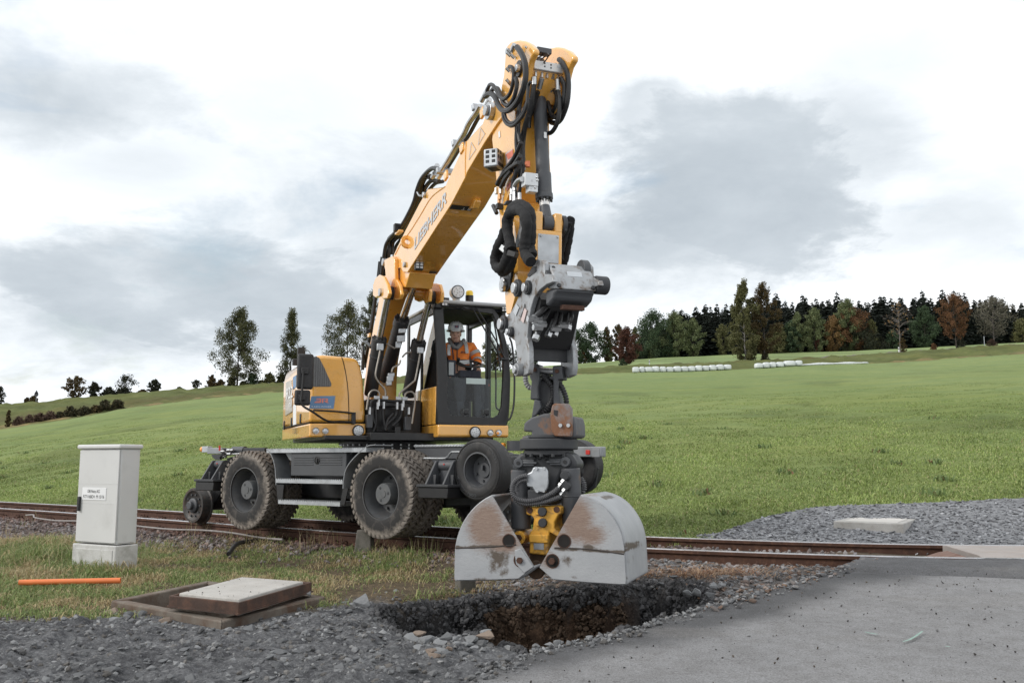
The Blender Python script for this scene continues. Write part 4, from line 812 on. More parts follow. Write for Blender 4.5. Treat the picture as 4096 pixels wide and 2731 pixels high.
i_ = RNG.integers(0, nxp - 1, 15000); fu = RNG.uniform(0, 1, 15000); fv = RNG.uniform(0, M_ - 1.001, 15000); j_ = fv.astype(int); fv = (fv - j_)[:, None]; fu = fu[:, None]; G4 = PV.reshape(nxp, M_, 3)
P = (G4[i_, j_] * (1 - fu) + G4[i_ + 1, j_] * fu) * (1 - fv) + (G4[i_, j_ + 1] * (1 - fu) + G4[i_ + 1, j_ + 1] * fu) * fv; sz = .008 + .034 * RNG.uniform(0, 1, len(P)) ** 2.6; P[:, 2] += sz * .15
SHM = island_mat('shale_chip', [(.21, .217, .23), (.33, .34, .36), (.13, .13, .14), (.26, .267, .285), (.42, .43, .45), (.10, .10, .107)], bump=.3)
V, F = stones(P, sz, (1.2, .8, .3), True); place('shale_chips', raw_mesh('shale_chips', V, F, SHM), Vector((0, 0, 0)), kind='stuff')['label'] = 'flat grey shale chips on the far pad'
# concrete inspection cover on the pad
zt = 0.
for _ in range(8): q = on_z(kQ(1500, 190), zt + .04); zt = .6 * zt + .4 * (max(float(terrain(q.x, q.y)), -.14) + .035)
cs = [on_z(kQ(*p), zt + .04) for p in [(1228, 197), (1378, 160), (1758, 166), (1640, 212)]]
mh = thing('inspection_cover', 'pale concrete inspection cover lying on the grey shale', 'cover', (cs[0] + cs[2]) / 2 - ZU * .12)
def inset(q, f): c = sum(q, Vector()) / len(q); return [p.lerp(c, f) for p in q]
m = MB(); m.ring([p for p in cs], inset(cs, .22), (0, 0, -.16)); m.build('frame', CONC, mh, bevel=.012)
m = MB(); m.wprism([p + ZU * .003 for p in inset(cs, .235)], (0, 0, -.08)); m.build('lid', pmat('pale_lid', (.52, .50, .47), .8, var=.08, bump=.2), mh, bevel=.006)
# ================================================================== CABINET
cz = -.27
cA = on_z(kK(893, 1165), cz); cB = on_z(kK(556, 1135), cz); cCc = on_z(kK(1112, 1156), cz)
ex = (cB - cA).normalized(); wX = (cB - cA).length; ey = Vector((-ex.y, ex.x, 0)); ey = ey if ey.y > 0 else -ey
d_ = (cCc - cA); wY = max(.30, min(.45, d_.dot(ey)))
HT = 494 * cA.y / FPX * 1.02
cab = thing('cable_cabinet', 'pale grey cable cabinet with a white plate on a concrete plinth', 'cabinet', cA + ex * wX / 2 + ey * wY / 2)
FC = frame(cA, ex, ey)
zp = 1.0 * (1312 - 1250) / (1312 - 1031) * HT
m = MB(FC); m.box(0, wX, 0, wY, -.12, zp - .012); m.build('plinth', CABB, cab, bevel=.012)
m = MB(FC); m.box(.04, wX - .07, -.008, 0, .06, zp - .06); m.build('plinth_panel', CABB, cab, bevel=.006)
i0 = .018
m = MB(FC); m.box(i0 + .004, wX - i0 - .004, i0 + .016, wY - i0, zp, HT - .05); m.build('body', CABI, cab, bevel=.004)
m = MB(FC); m.box(i0 + .012, wX - i0 - .006, i0 - .004, i0 + .013, zp + .012, HT - .062)
dr = m.build('door', CABI, cab, bevel=.005)
for zz in (.40, .60):
    m = MB(FC); m.box(i0 + .02, wX - i0 - .01, i0 - .0065, i0 - .0041, zp + (HT - zp) * zz, zp + (HT - zp) * zz + .004); m.build('door_seam', CABI, dr)
m = MB(FC); m.box(i0 - .004, i0 + .002, i0 + .02, wY - i0 - .03, zp + .012, HT - .062); m.build('side_panel', CABI, cab, bevel=.004)
m = MB(FC); m.box(-.006, wX + .006, -.01, wY + .006, HT - .05, HT); m.build('roof', CABI, cab, bevel=.018, seg=3)
m = MB(FC); hx = wX - .075; hz = zp + (HT - zp) * .32; m.box(hx - .018, hx + .018, i0 - .035, i0 - .006, hz, hz + .16); m.build('handle', PLAST, dr, bevel=.006)
m = MB(FC); lw = wX * .56; lx = i0 + wX * .27; lz = zp + (HT - zp) * .435; lh = (HT - zp) * .125; m.box(lx, lx + lw, i0 - .009, i0 - .0055, lz, lz + lh); sg = m.build('name_plate', WHITE, dr, bevel=.001)
text_mesh('DB Netz AG', FC @ Vector((lx + lw * .76, i0 - .0095, lz + lh * .58)), -ex, ZU, lh * .26, INK, 'lettering', dr, width=lw * .50, lift=.0015)
text_mesh('F771168/24  M 15/16', FC @ Vector((lx + lw * .94, i0 - .0095, lz + lh * .14)), -ex, ZU, lh * .27, INK, 'lettering', dr, width=lw * .88, lift=.0015)
# ================================================================== CONCRETE FRAME AND RUSTY LID
fr = thing('cable_shaft', 'open cable shaft with a low concrete frame in the grass', 'cable shaft', sum(PIT_C, Vector()) / 4 - ZU * .2)
FRC = pmat('frame_concrete', (.17, .145, .12), .9, var=.2, vscale=4, dirt=(.10, .06, .04), dscale=6, damt=(.42, .68), bump=.4, bscale=50, fine=.3)
Wc, Nc, Ec, Sc = PIT_C
cen = sum(PIT_C, Vector()) / 4
for a, b_ in ((Wc, Nc), (Nc, Ec), (Ec, Sc), (Sc, Wc)):
    e = (b_ - a).normalized(); inn = Vector((-e.y, e.x, 0)); inn = inn if inn.dot(cen - a) > 0 else -inn
    m = MB(); m.wprism([a - ZU * .0, b_ - e * .01, b_ - e * .11 + inn * .10, a + e * .11 + inn * .10], (0, 0, -.5)); m.build('beam', FRC, fr, bevel=.012)
m = MB()
m.wprism([a.lerp(cen, .12) + ZU * -.60 for a in PIT_C], (0, 0, -.03)); m.build('shaft_floor', pmat('shaft_floor_earth', (.05, .04, .035), .95, var=.2), fr)
LZ = -.10
LC = [on_z(kL(*p), LZ) for p in [(632, 388), (1120, 262), (1593, 297), (1100, 436)]]
lid = thing('manhole_cover', 'rusty steel cover with pale concrete fill, pushed off the open shaft', 'cover', sum(LC, Vector()) / 4 - ZU * .1)
RST = pmat('rusty_steel', (.07, .042, .032), .85, .1, var=.3, vscale=5, dirt=(.15, .075, .048), dscale=7, damt=(.45, .72), bump=.4, bscale=50)
m = MB(); m.ring(LC, inset(LC, .05), (0, 0, -.085)); m.build('tray', RST, lid, bevel=.004)
m = MB(); m.ring([p - ZU * .075 for p in [q + (q - sum(LC, Vector()) / 4) * .025 for q in LC]], inset(LC, .02) and [p - ZU * .075 for p in inset(LC, .02)], (0, 0, -.012)); m.build('flange', RST, lid)
m = MB(); m.wprism([p - ZU * .02 for p in inset(LC, .055)], (0, 0, -.08)); m.build('ledge', CONC, lid, bevel=.004)
FILL = pmat('pale_concrete_fill', (.47, .455, .43), .8, var=.10, vscale=5, dirt=(.30, .28, .25), dscale=7, damt=(.5, .75), dmax=.7, bump=.3, bscale=70, fine=.35)
m = MB(); m.wprism([p + ZU * .012 for p in inset(LC, .13)], (0, 0, -.04)); m.build('concrete_fill', FILL, lid, bevel=.008)
X, Y = scatter(420, min(p.x for p in LC), max(p.x for p in LC), min(p.y for p in LC), max(p.y for p in LC)); k = poly_sd(X, Y, np.array([(p.x, p.y) for p in inset(LC, .15)])) > 0; X, Y = X[k], Y[k]
k = RNG.uniform(0, 1, len(X)) < .25; X, Y = X[k], Y[k]; sz = .002 + .009 * RNG.uniform(0, 1, len(X)) ** 4; V, F = stones(np.stack([X, Y, np.full(len(X), LZ + .013) + sz * .3], -1), sz); place('lid_crumbs', raw_mesh('lid_crumbs', V, F, CRM), Vector((0, 0, 0)), kind='stuff')['label'] = 'crumbs of earth on the concrete lid'
# ================================================================== MARKER POSTS, PIPE, CABLES
def post(px_b, px_t, z, w, d, label, topw=.9, mat=DCONC, sink=.25, yaw=.35, lean=Vector((0, 0, 0))):
    b0 = on_z(px_b, z); t0 = on_Y(px_t, b0.y); e = (t0 - b0); h = e.length; e.normalize(); a = Vector((math.cos(yaw), math.sin(yaw), 0)); c = Vector((-math.sin(yaw), math.cos(yaw), 0)); b0 = b0 + c * d / 2
    m = MB(); lo = b0 - e * sink; hi = b0 + e * h; vs = [lo + a * (w / 2 * i) + c * (d / 2 * j) for i, j in ((-1, -1), (1, -1), (1, 1), (-1, 1))] + [hi + a * (w / 2 * topw * i) + c * (d / 2 * topw * j) for i, j in ((-1, -1), (1, -1), (1, 1), (-1, 1))]
    m.add(vs, [(3, 2, 1, 0), (4, 5, 6, 7), (0, 1, 5, 4), (1, 2, 6, 5), (2, 3, 7, 6), (3, 0, 4, 7)], True); return tag(m.build('marker_post', mat, None, bevel=.014), label, 'post')
post(FI(829, 1288), FI(834, 1217), -.28, .26, .17, 'leaning grey concrete marker post in front of the tyre', .74, yaw=-.25)
post(FI(1078, 1395), FI(1074, 1320), -.42, .165, .15, 'square concrete post sunk in the edge of the hole', 1.0, yaw=.4)
a = on_z(kK(150, 1232), -.20); b_ = on_z(kK(945, 1216), -.20); m = MB()
e = (b_ - a).normalized()
m.lathe([(.022, 0), (.027, 0), (.027, (b_ - a).length), (.022, (b_ - a).length)], a + ZU * .0, e, 20, True); tag(m.build('plastic_pipe', PIPE), 'orange plastic conduit pipe lying in the grass by the cabinet', 'pipe')
CABL = pmat('old_grey_cable', (.24, .22, .21), .6, var=.2, vscale=12)
cb = [rpt(-9.2, -.12), rpt(-8.9, -.16), rpt(-8.5, -.36), rpt(-7.8, -.42), rpt(-7.1, -.46), rpt(-6.4, -.36), rpt(-5.7, -.30), rpt(-5.0, -.34), rpt(-4.3, -.38), rpt(-3.8, -.34), rpt(-3.2, -.4), rpt(-2.7, -.55)]
m = MB(); m.tube([p + ZU * (-.085 + .02 * math.sin(i * 1.7)) for i, p in enumerate(cb)], .014, 8, 6); tag(m.build('cable', CABL), 'thin grey cable running along the near rail', 'cable')
cb = [on_z(FI(*p), -.16) for p in [(525, 1262), (545, 1252), (575, 1246), (610, 1243), (640, 1246)]]; m = MB(); m.tube([p + ZU * (.02 if 0 < i < 4 else -.05) for i, p in enumerate(cb)], .028, 10, 6); tag(m.build('cable', HOSE), 'thick black cable coming out of the ballast', 'cable')
MINT = pmat('mint_spray_paint', (.24, .36, .31), .8, var=.25, vscale=30)
def spray(pts, w, lb):
    P = [on_road(kQ(*p)) + ZU * .008 for p in pts]; m = MB(); vs = []
    for i, p in enumerate(P):
        e = (P[min(i + 1, len(P) - 1)] - P[max(i - 1, 0)]).normalized(); n_ = e.cross(ZU); ww = w * (.4 + .6 * math.sin(math.pi * (i + .5) / len(P))); vs += [p - n_ * ww, p + n_ * ww]
    for v in vs: v.z = float(za(v.x, v.y)) + .013
    m.add(vs, [(2 * i, 2 * i + 1, 2 * i + 3, 2 * i + 2) for i in range(len(P) - 1)], True); tag(m.build('spray_mark', MINT), lb, 'paint mark')
spray([(1640, 918), (1680, 905), (1715, 885), (1755, 855)], .008, 'slanting mint green spray mark on the asphalt')
spray([(1415, 860), (1450, 868), (1490, 874)], .008, 'short mint green spray dash on the asphalt')
spray([(1890, 945), (1915, 948)], .008, 'faint mint green dot sprayed near the right edge')
# ================================================================== BALES, POSTS, SHEET
def bale_mesh(seed):
    r = random.Random(seed); bm = bmesh.new(); bmesh.ops.create_cube(bm, size=1.0); bmesh.ops.subdivide_edges(bm, edges=bm.edges[:], cuts=5, use_grid_fill=True)
    for v in bm.verts:
        p = v.co; q = Vector((p.x, p.y, p.z)); l4 = (abs(q.x * 2) ** 4 + abs(q.y * 2) ** 4 + abs(q.z * 2) ** 4) ** .25; l4 = max(l4, 1e-3); mx_ = max(abs(q.x), abs(q.y), abs(q.z)) * 2
        v.co = q * (mx_ / l4) ** .9 * (1 + .02 * math.sin(q.x * 19 + seed) * math.sin(q.z * 13 + seed * 2)) + Vector((r.uniform(-.006, .006), r.uniform(-.006, .006), r.uniform(-.006, .006)))
        if v.co.z < 0: v.co.x *= 1 + .05 * (-v.co.z); v.co.y *= 1.03
    for f in bm.faces: f.smooth = True
    me = bpy.data.meshes.new('hay_bale'); bm.to_mesh(me); bm.free(); me.materials.append(BALE); return me
BMS = [bale_mesh(i) for i in range(5)]
b1 = [(692, 758), (763, 812), (810, 890), (884, 958), (962, 1025), (1028, 1095), (1098, 1170), (1172, 1243), (1243, 1315), (1315, 1384), (1384, 1450), (1450, 1522), (1524, 1595), (1598, 1672)]
ords = ['first', 'second', 'third', 'fourth', 'fifth', 'sixth', 'seventh', 'eighth', 'ninth', 'tenth', 'eleventh', 'twelfth', 'thirteenth', 'last']
def bale(x0, x1, cropf, ybase, label, group, i):
    p0 = cropf(x0, ybase); p1 = cropf(x1, ybase); mid = ((p0[0] + p1[0]) / 2, p0[1]); Yd = float(Y1f(np.array(txof(mid[0] / 1.7415, 850)))) - 1.2
    c = on_Y(mid, Yd); g = float(terrain(c.x, Yd)); w = (p1[0] - p0[0]) * Yd / FPX
    o = bpy.data.objects.new('hay_bale', BMS[i % 5]); COL.objects.link(o); hgt = 56 * .404 * Yd / FPX * (1 + .06 * math.sin(i * 2.3)); o.scale = (w * 1.0, w * 1.0, hgt); o.location = (c.x, Yd, g + hgt * .47); o.rotation_euler = (0, .02 * math.sin(i * 3.1), .12 * math.sin(i * 1.3)); tag(o, label, 'bale', group)
for i, (a, b_) in enumerate(b1): bale(a, b_, kT1, 972, f'{ords[i]} white wrapped bale from the left in the long row', 'long row of white bales', i)
b2 = [(1904, 1980), (1982, 2050), (2050, 2115), (2115, 2190), (2190, 2262), (2258, 2304), (2306, 2370)]
for i, (a, b_) in enumerate(b2): bale(a, b_, kT1, 940, f'{ords[i]} white wrapped bale from the left in the short right row', 'short row of white bales', i + 2)
bale(80, 190, kT2, 890, 'wide white wrapped bale next to the last one of the short row', 'short row of white bales', 3); bale(192, 258, kT2, 885, 'last white wrapped bale at the right end of the short row', 'short row of white bales', 4)
m = MB(); P = []
for k in range(16):
    px_ = kT2(300 + k * 36, 880 - k * 2.4); Yd = float(Y1f(np.array(txof(px_[0] / 1.7415, 840)))) - .6; c = on_Y(px_, Yd); P.append(Vector((c.x, Yd, float(terrain(c.x, Yd)))))
for i, p in enumerate(P):
    m.ell(p + ZU * .1, Vector((.85, 0, 0)), Vector((0, .5, 0)), Vector((.1, 0, .16 + .12 * math.sin(i * 2.7) ** 2)), 8, 5)
tag(m.build('plastic_sheet', BALE), 'crumpled white plastic film lying right of the bales', 'plastic film')
def delin(cropf, x, yb, yt, label, group, kind=0, Yd=None):
    pb = cropf(x, yb); Yd = Yd or float(Y2f(np.array(txof(pb[0] / 1.7415, 830)))); c = on_Y(pb, Yd); z = float(terrain(c.x, Yd)); h = abs(cropf(x, yb)[1] - cropf(x, yt)[1]) * Yd / FPX
    o = thing('delineator_post' if kind == 0 else 'snow_pole', label, 'post', Vector((c.x, Yd, z)), group); m = MB(); b0 = Vector((c.x, Yd, z - .2)); w = .16 if kind == 0 else .10
    m.obox(b0 + ZU * (h / 2 + .1), w, w, h + .2, Vector((1, 0, 0)), Vector((0, 1, 0)), ZU); m.build('pole', WHITE if kind == 0 else ZINC, o, bevel=.01)
    if kind == 0: m = MB(); m.obox(Vector((c.x, Yd, z + h * .68)), w * 1.08, w * 1.08, h * .16, Vector((1, 0, 0)), Vector((0, 1, 0)), ZU); m.build('black_band', INK, o)
delin(kT1, 861, 912, 857, 'white roadside post with black band behind the long bale row', 'roadside posts'); delin(kT2, 1171, 737, 682, 'white roadside post below the bare tree on the right', 'roadside posts'); delin(kT2, 1980, 688, 585, 'tall thin grey pole by the far road at right', 'roadside posts', 1)
# ================================================================== TREES
BARK = pmat('bark', (.055, .045, .038), .95, var=.3, vscale=4, bump=.3, bscale=20); BIRCHB = pmat('birch_bark', (.16, .15, .14), .9, var=.4, vscale=5); GREYB = pmat('grey_twigs', (.15, .13, .12), .95, var=.2, vscale=3)
PAL = dict(
    birch=[(.065, .075, .036), (.095, .10, .045), (.045, .055, .03), (.125, .115, .05), (.078, .088, .042)],
    brown=[(.095, .070, .034), (.070, .055, .028), (.12, .085, .035), (.055, .048, .026), (.14, .09, .04)],
    olive=[(.115, .115, .051), (.149, .149, .068), (.088, .092, .043), (.176, .162, .068)],
    green=[(.054, .084, .046), (.070, .105, .057), (.041, .065, .038), (.088, .119, .061)],
    pale=[(.135, .169, .084), (.176, .203, .101), (.108, .135, .068), (.203, .209, .095)],
    red=[(.115, .052, .036), (.085, .042, .032), (.14, .064, .042), (.065, .038, .03)],
    orange=[(.24, .135, .06), (.19, .12, .055), (.28, .17, .075), (.15, .11, .05)],
    rust=[(.17, .085, .045), (.13, .07, .04), (.20, .10, .05), (.10, .07, .035)],
    grey=[(.15, .14, .11), (.11, .105, .08), (.18, .165, .13), (.09, .085, .06)],
    dark=[(.032, .038, .026), (.045, .050, .030), (.025, .030, .022), (.060, .058, .032)],
    conif=[(.022, .029, .024), (.030, .038, .030), (.016, .022, .018), (.038, .044, .034)],
    hedge=[(.048, .050, .028), (.035, .038, .024), (.075, .06, .03), (.055, .05, .03)],
    redh=[(.135, .09, .068), (.10, .07, .052), (.155, .105, .08), (.08, .056, .042)])
LEAFM = {k: island_mat('leaf_' + k, v, rough=.8, bump=0, transl=.25, spec=.2, pos_noise=None) for k, v in PAL.items()}
def quads(P, size, squash=1.0, updown=0.):
    n = len(P); a = RNG.normal(size=(n, 3)); a /= np.linalg.norm(a, axis=1)[:, None]; b = RNG.normal(size=(n, 3)); b -= a * (a * b).sum(1)[:, None]; b /= np.linalg.norm(b, axis=1)[:, None]
    s = size[:, None]; b = b * (1 + updown); V = np.stack([P - a * s - b * s * .3, P + a * s * .2 - b * s, P + a * s + b * s * .3, P - a * s * .2 + b * s], 1).reshape(-1, 3); F = (np.arange(n) * 4)[:, None] + np.array([[0, 1, 2, 3]]); return V, F
def tree_mesh(h, w, shape, clear, nleaf, leaf, seed, droop=0.0, open_=.5, twig=False):
    r = np.random.default_rng(seed); m = MB(); tr = max(.05, h * .013)
    bend = r.normal(0, .015, 2) * h
    def axis(u): return Vector((bend[0] * math.sin(u * 2.2), bend[1] * math.sin(u * 1.7), h * u))
    m.tube([axis(u) for u in (0, .15, .35, .55, .75, .97)], tr, 6, 2, rf=lambda f: max(.12, 1 - f * .95))
    def prof(u):
        v = (u - clear) / (1 - clear)
        if shape == 'oval': return max(.12, math.sin(math.pi * min(1, max(0, v)) ** .9) ** .6)
        if shape == 'cone': return max(.06, (1 - v) ** .8 * min(1, .45 + v * 4))
        if shape == 'round': return max(.1, math.sqrt(max(0, 1 - (2 * v - 1) ** 2)))
        if shape == 'bush': return max(.15, math.sqrt(max(0, 1 - v * v)))
        return 1
    cl = []; nb = 38
    for i in range(nb):
        u = clear + (1 - clear) * ((i + r.uniform(0, 1)) / nb) ** .9; a = i * 2.4 + r.normal(0, .4); L = w / 2 * prof(min(u + .02, .99)) * r.uniform(.5, 1.15); s0 = axis(max(.03, u - .10 * r.uniform(.5, 1.3)))
        d = Vector((math.cos(a), math.sin(a), 0)); p1 = s0 + d * L * .5 + ZU * (L * .35); p2 = axis(u) + d * L - ZU * (droop * L * .5) + ZU * .02 * h
        m.tube([s0, p1, p2], tr * .32, 4, 2, rf=lambda f: 1 - .8 * f)
        for f in (.45, .65, .85, 1.0, 1.05):
            q = s0 * (1 - f) ** 2 + p1 * 2 * f * (1 - f) + p2 * f * f; cl.append((q, .5 + .5 * f))
        if twig:
            for _ in range(3): t = r.uniform(.4, .95); q = s0.lerp(p2, t); e = q + Vector((r.normal(0, 1), r.normal(0, 1), abs(r.normal(.6, .6)))) * L * .28; m.tube([q, e], tr * .12, 3, 1, smooth=False)
    k = r.integers(0, len(cl), nleaf); C0 = np.array([tuple(c[0]) for c in cl])[k]; sg = w * (.032 + .045 * open_) * np.array([c[1] for c in cl])[k]
    off = np.clip(r.normal(0, 1, (nleaf, 3)), -1.7, 1.7) * sg[:, None]; off[:, 2] -= np.abs(r.normal(0, 1, nleaf)) * sg * droop * 2.2; P = C0 + off; P[:, 2] = np.maximum(P[:, 2], h * clear * .8 * r.uniform(.6, 1.2, nleaf) + .05)
    V, F = quads(P, leaf * r.uniform(.6, 1.3, nleaf), 1, .5 * droop)
    return m, V, F
def conifer_mesh(h, w, seed):
    r = np.random.default_rng(seed); V = []; F = []; nl = 26
    for i in range(nl):
        u = (i / nl); z = h * (.04 + .94 * u); R_ = w / 2 * (1 - u) ** .7 + .08; n = 11 if u < .7 else 7
        for j in range(n):
            a = 2 * math.pi * (j + r.uniform(-.3, .3)) / n + i; L = R_ * r.uniform(.55, 1.2); d = np.array((math.cos(a), math.sin(a), 0)); s = np.array((-math.sin(a), math.cos(a), 0)); wd = L * .36 + .12; zz = z + r.normal(0, .18); o = len(V)
            V += [(0, 0, zz + .12 * L), tuple(d * L * .55 + s * wd + np.array((0, 0, zz - .10 * L))), tuple(d * L + np.array((0, 0, zz - .34 * L + r.normal(0, .1)))), tuple(d * L * .55 - s * wd + np.array((0, 0, zz - .12 * L))), tuple(d * L * .6 + np.array((0, 0, zz - .5 * L)))]
            F += [(o, o + 1, o + 2), (o, o + 2, o + 3), (o, o + 4, o + 2)]
    o = len(V); V += [(0, 0, h * 1.0), (.12, 0, h * .9), (-.12, .08, h * .9)]; F.append((o, o + 1, o + 2))
    return np.array(V), np.array(F)
_tc = [0]
def tree(cropf, xl, xr, yt, yb, pal, shape, name, label, cat='tree', group=None, Yd=None, clear=.12, n=2200, leaf=None, droop=0., bark=BARK, twig=False, open_=.5, row=2, cx_=None):
    _tc[0] += 1; xc = (xl + xr) / 2 if cx_ is None else cx_; pb = cropf(xc, yb); t = txof(pb[0] / 1.7415, pb[1] / 1.7415)
    if Yd is None: Yd = float((Y1f, Y2f, Y3f)[row - 1](np.array(t))) + (1 if row == 2 else 4)
    X = t * Yd; zb = float(terrain(X, Yd)) - .1; pt = cropf(xc, yt); ztop = CAMH + elev(pt[1] / 1.7415) * Yd; h = max(.6, ztop - zb); w = (cropf(xr, yb)[0] - cropf(xl, yb)[0]) * Yd / FPX
    leaf = leaf or Yd * .00075
    n = int(min(9000, 1600 + 60 * w * h)) if n is None else n
    m, V, F = tree_mesh(h, w, shape, clear, n, leaf, 300 + _tc[0], droop, open_, twig)
    o = thing(name, label, cat, Vector((X, Yd, zb)), group); base = Vector((X, Yd, zb))
    m.v = [v + base for v in m.v]; m.build('trunk' if cat == 'tree' else 'stem', bark, o, smooth=60)
    if n:
        me = raw_mesh('crown', V, F, LEAFM[pal]); place('crown' if cat == 'tree' else 'foliage', me, base, o)
    return o
# birches and small trees on the left skyline
tree(kT4, 285, 885, 262, 1172, 'birch', 'oval', 'birch_tree', 'tall dark green birch standing free on the left skyline', clear=.17, n=17000, droop=.55, open_=.35, bark=BARK, cx_=583, leaf=.075)
tree(kT4, 970, 1410, 260, 1110, 'birch', 'cone', 'birch_tree', 'loose birch left of the engine housing, second from left', clear=.12, n=9500, droop=.55, open_=.35, cx_=1210, leaf=.075)
tree(kT4, 1505, 2110, 178, 1110, 'birch', 'oval', 'birch_tree', 'wide birch rising behind the engine housing', clear=.12, n=15000, droop=.55, open_=.35, cx_=1880, leaf=.075)
tree(kT4, 2010, 2330, 58, 1080, 'birch', 'oval', 'birch_tree', 'birch half hidden behind the boom foot', clear=.14, n=9000, droop=.55, open_=.4, leaf=.075)
tree(kT3, 745, 990, 176, 415, 'brown', 'round', 'small_tree', 'round brownish tree on the skyline above the cabinet', n=1700, clear=.12, leaf=.11, open_=.35)
tree(kT3, 1030, 1180, 240, 396, 'dark', 'oval', 'small_tree', 'small dark tree right of the round brownish one', n=1100, clear=.05, leaf=.12)
tree(kT3, 1355, 1595, 154, 375, 'dark', 'round', 'small_tree', 'thin round tree with see-through crown on the skyline', n=800, clear=.25, leaf=.09, twig=True)
tree(kT3, 1740, 1882, 206, 356, 'dark', 'oval', 'small_tree', 'small compact dark tree alone on the skyline', n=1100, clear=.05, leaf=.12)
tree(kT4, 50, 150, 1092, 1200, 'dark', 'round', 'small_tree', 'tiny sparse tree left of the tall birch', n=420, clear=.25, leaf=.09, twig=True)
tree(kT3, -60, 52, 290, 415, 'dark', 'round', 'small_tree', 'dark tree cut by the left edge of the picture', n=800, clear=.1, leaf=.11)
for i, (c_, a, b_, yt, yb, pal, lb) in enumerate([
    (kT3, 1195, 1350, 300, 388, 'dark', 'dark rounded bush under the see-through tree'), (kT3, 1340, 1560, 318, 388, 'dark', 'long dark bush right under the see-through tree'), (kT3, 2075, 2140, 290, 332, 'olive', 'tiny yellow-green shrub on the skyline'),
    (kT3, 285, 345, 420, 470, 'brown', 'low brown shrub at far left of the skyline'), (kT3, 345, 440, 398, 468, 'brown', 'rounded brown shrub near the road sign'), (kT4, 228, 345, 1035, 1190, 'brown', 'bare-topped brown bush beside the tall birch'), (kT4, 330, 445, 1092, 1180, 'brown', 'low brown bush left of the tall birch trunk'),
    (kT4, 455, 575, 1055, 1178, 'birch', 'green bush against the tall birch trunk'), (kT4, 610, 705, 1108, 1172, 'birch', 'low green bush right of the birch trunk'), (kT4, 690, 825, 1018, 1168, 'green', 'rounded green bush between the birches'), (kT4, 820, 910, 1100, 1160, 'birch', 'low bush between two rounded bushes'),
    (kT4, 870, 1052, 1018, 1152, 'olive', 'wide spiky olive bush between the birches'), (kT4, 1050, 1160, 1020, 1135, 'birch', 'dark bush next to the engine housing'), (kT4, 1140, 1300, 980, 1140, 'dark', 'dark bush hidden behind the mirror')]):
    tree(c_, a, b_, yt, yb, pal, 'bush', 'shrub', lb, 'shrub', 'shrubs on the left skyline', clear=.02, n=800, leaf=.12, open_=.8)
# hedge at the edge of the front meadow, dry bank shrubs
for i, (a, b_, yt, yb, pal, lb) in enumerate([
    (150, 290, 648, 742, 'redh', 'reddish hedge shrub at the far left end of the hedge'), (270, 420, 630, 728, 'redh', 'reddish hedge shrub, second from the left end'), (400, 540, 605, 715, 'redh', 'reddish hedge shrub, third from the left end'), (520, 665, 582, 700, 'redh', 'tall reddish hedge shrub next to the green ones'), (640, 760, 588, 668, 'hedge', 'low green hedge shrub right of the reddish ones'),
    (740, 900, 528, 655, 'hedge', 'big green hedge shrub in the middle of the hedge'), (880, 1090, 535, 630, 'hedge', 'wide green hedge shrub right of the middle'), (1060, 1190, 510, 590, 'brown', 'brown hedge shrub before the right end'), (1150, 1320, 450, 570, 'hedge', 'dark hedge shrub, last but one on the right'), (1300, 1462, 445, 552, 'hedge', 'dark hedge shrub at the right end of the hedge'),
    (1612, 1732, 340, 428, 'brown', 'dark brown shrub on the bank right of the hedge'), (75, 132, 566, 606, 'brown', 'small brown shrub at the far left below the bank')]):
    tree(kT3, a, b_, yt, yb, pal, 'bush', 'hedge_shrub', lb, 'shrub', 'hedge shrubs on the left', clear=.02, n=1000, leaf=.09, open_=.9, row=1 if i != 10 else 2)
# road signs on the skyline
sx = kT3(430, 452); Yd = float(Y2f(np.array(txof(sx[0] / 1.7415, 915)))); q = on_Y(kT3(430, 360), Yd); zt = float(terrain(q.x, Yd)); sg_ = thing('road_sign', 'thin pole with triangular and round sign at far left', 'sign', Vector((q.x, Yd, zt)))
m = MB(); m.cyl((q.x, Yd, zt - .2), (q.x, Yd, on_Y(kT3(430, 335), Yd).z), .03, n=8); m.build('pole', ZINC, sg_); zc = on_Y(kT3(430, 350), Yd).z; m = MB(); r = .32
m.wprism([Vector((q.x + r * math.sin(a), Yd - .05, zc + r * math.cos(a))) for a in (0, 2.094, 4.189)], (0, .03, 0)); m.build('triangle_plate', DGREY, sg_); zc = on_Y(kT3(430, 376), Yd).z; m = MB(); m.cyl((q.x, Yd - .05, zc), (q.x, Yd - .02, zc), .28, n=20); m.build('round_plate', DGREY, sg_)
# right: trees on the bank
tree(kT1, 515, 752, 540, 918, 'red', 'oval', 'small_tree', 'dark red rounded tree left of the white bales', clear=.12, n=8500, open_=.75, leaf=.09)
tree(kT1, 555, 650, 835, 918, 'green', 'bush', 'shrub', 'green shoots at the foot of the dark red tree', 'shrub', 'shrubs at tree feet', clear=.02, n=500, leaf=.1)
tree(kT1, 1590, 1905, 62, 848, 'olive', 'oval', 'birch_tree', 'tall olive weeping birch, left of the pair', clear=.06, n=15000, droop=.9, open_=.35, bark=BIRCHB, leaf=.10, cx_=1815)
tree(kT1, 1850, 2160, 92, 838, 'brown', 'oval', 'tall_tree', 'tall brown thinning tree, right of the pair', clear=.14, n=9500, droop=.3, open_=.35, leaf=.10, twig=True, cx_=2000)
tree(kT1, 1808, 1905, 785, 850, 'hedge', 'bush', 'shrub', 'dark shrub at the foot of the weeping birch', 'shrub', 'shrubs at tree feet', clear=.02, n=500, leaf=.11)
tree(kT1, 1955, 2050, 770, 842, 'hedge', 'bush', 'shrub', 'dark shrub at the foot of the tall brown tree', 'shrub', 'shrubs at tree feet', clear=.02, n=500, leaf=.11)
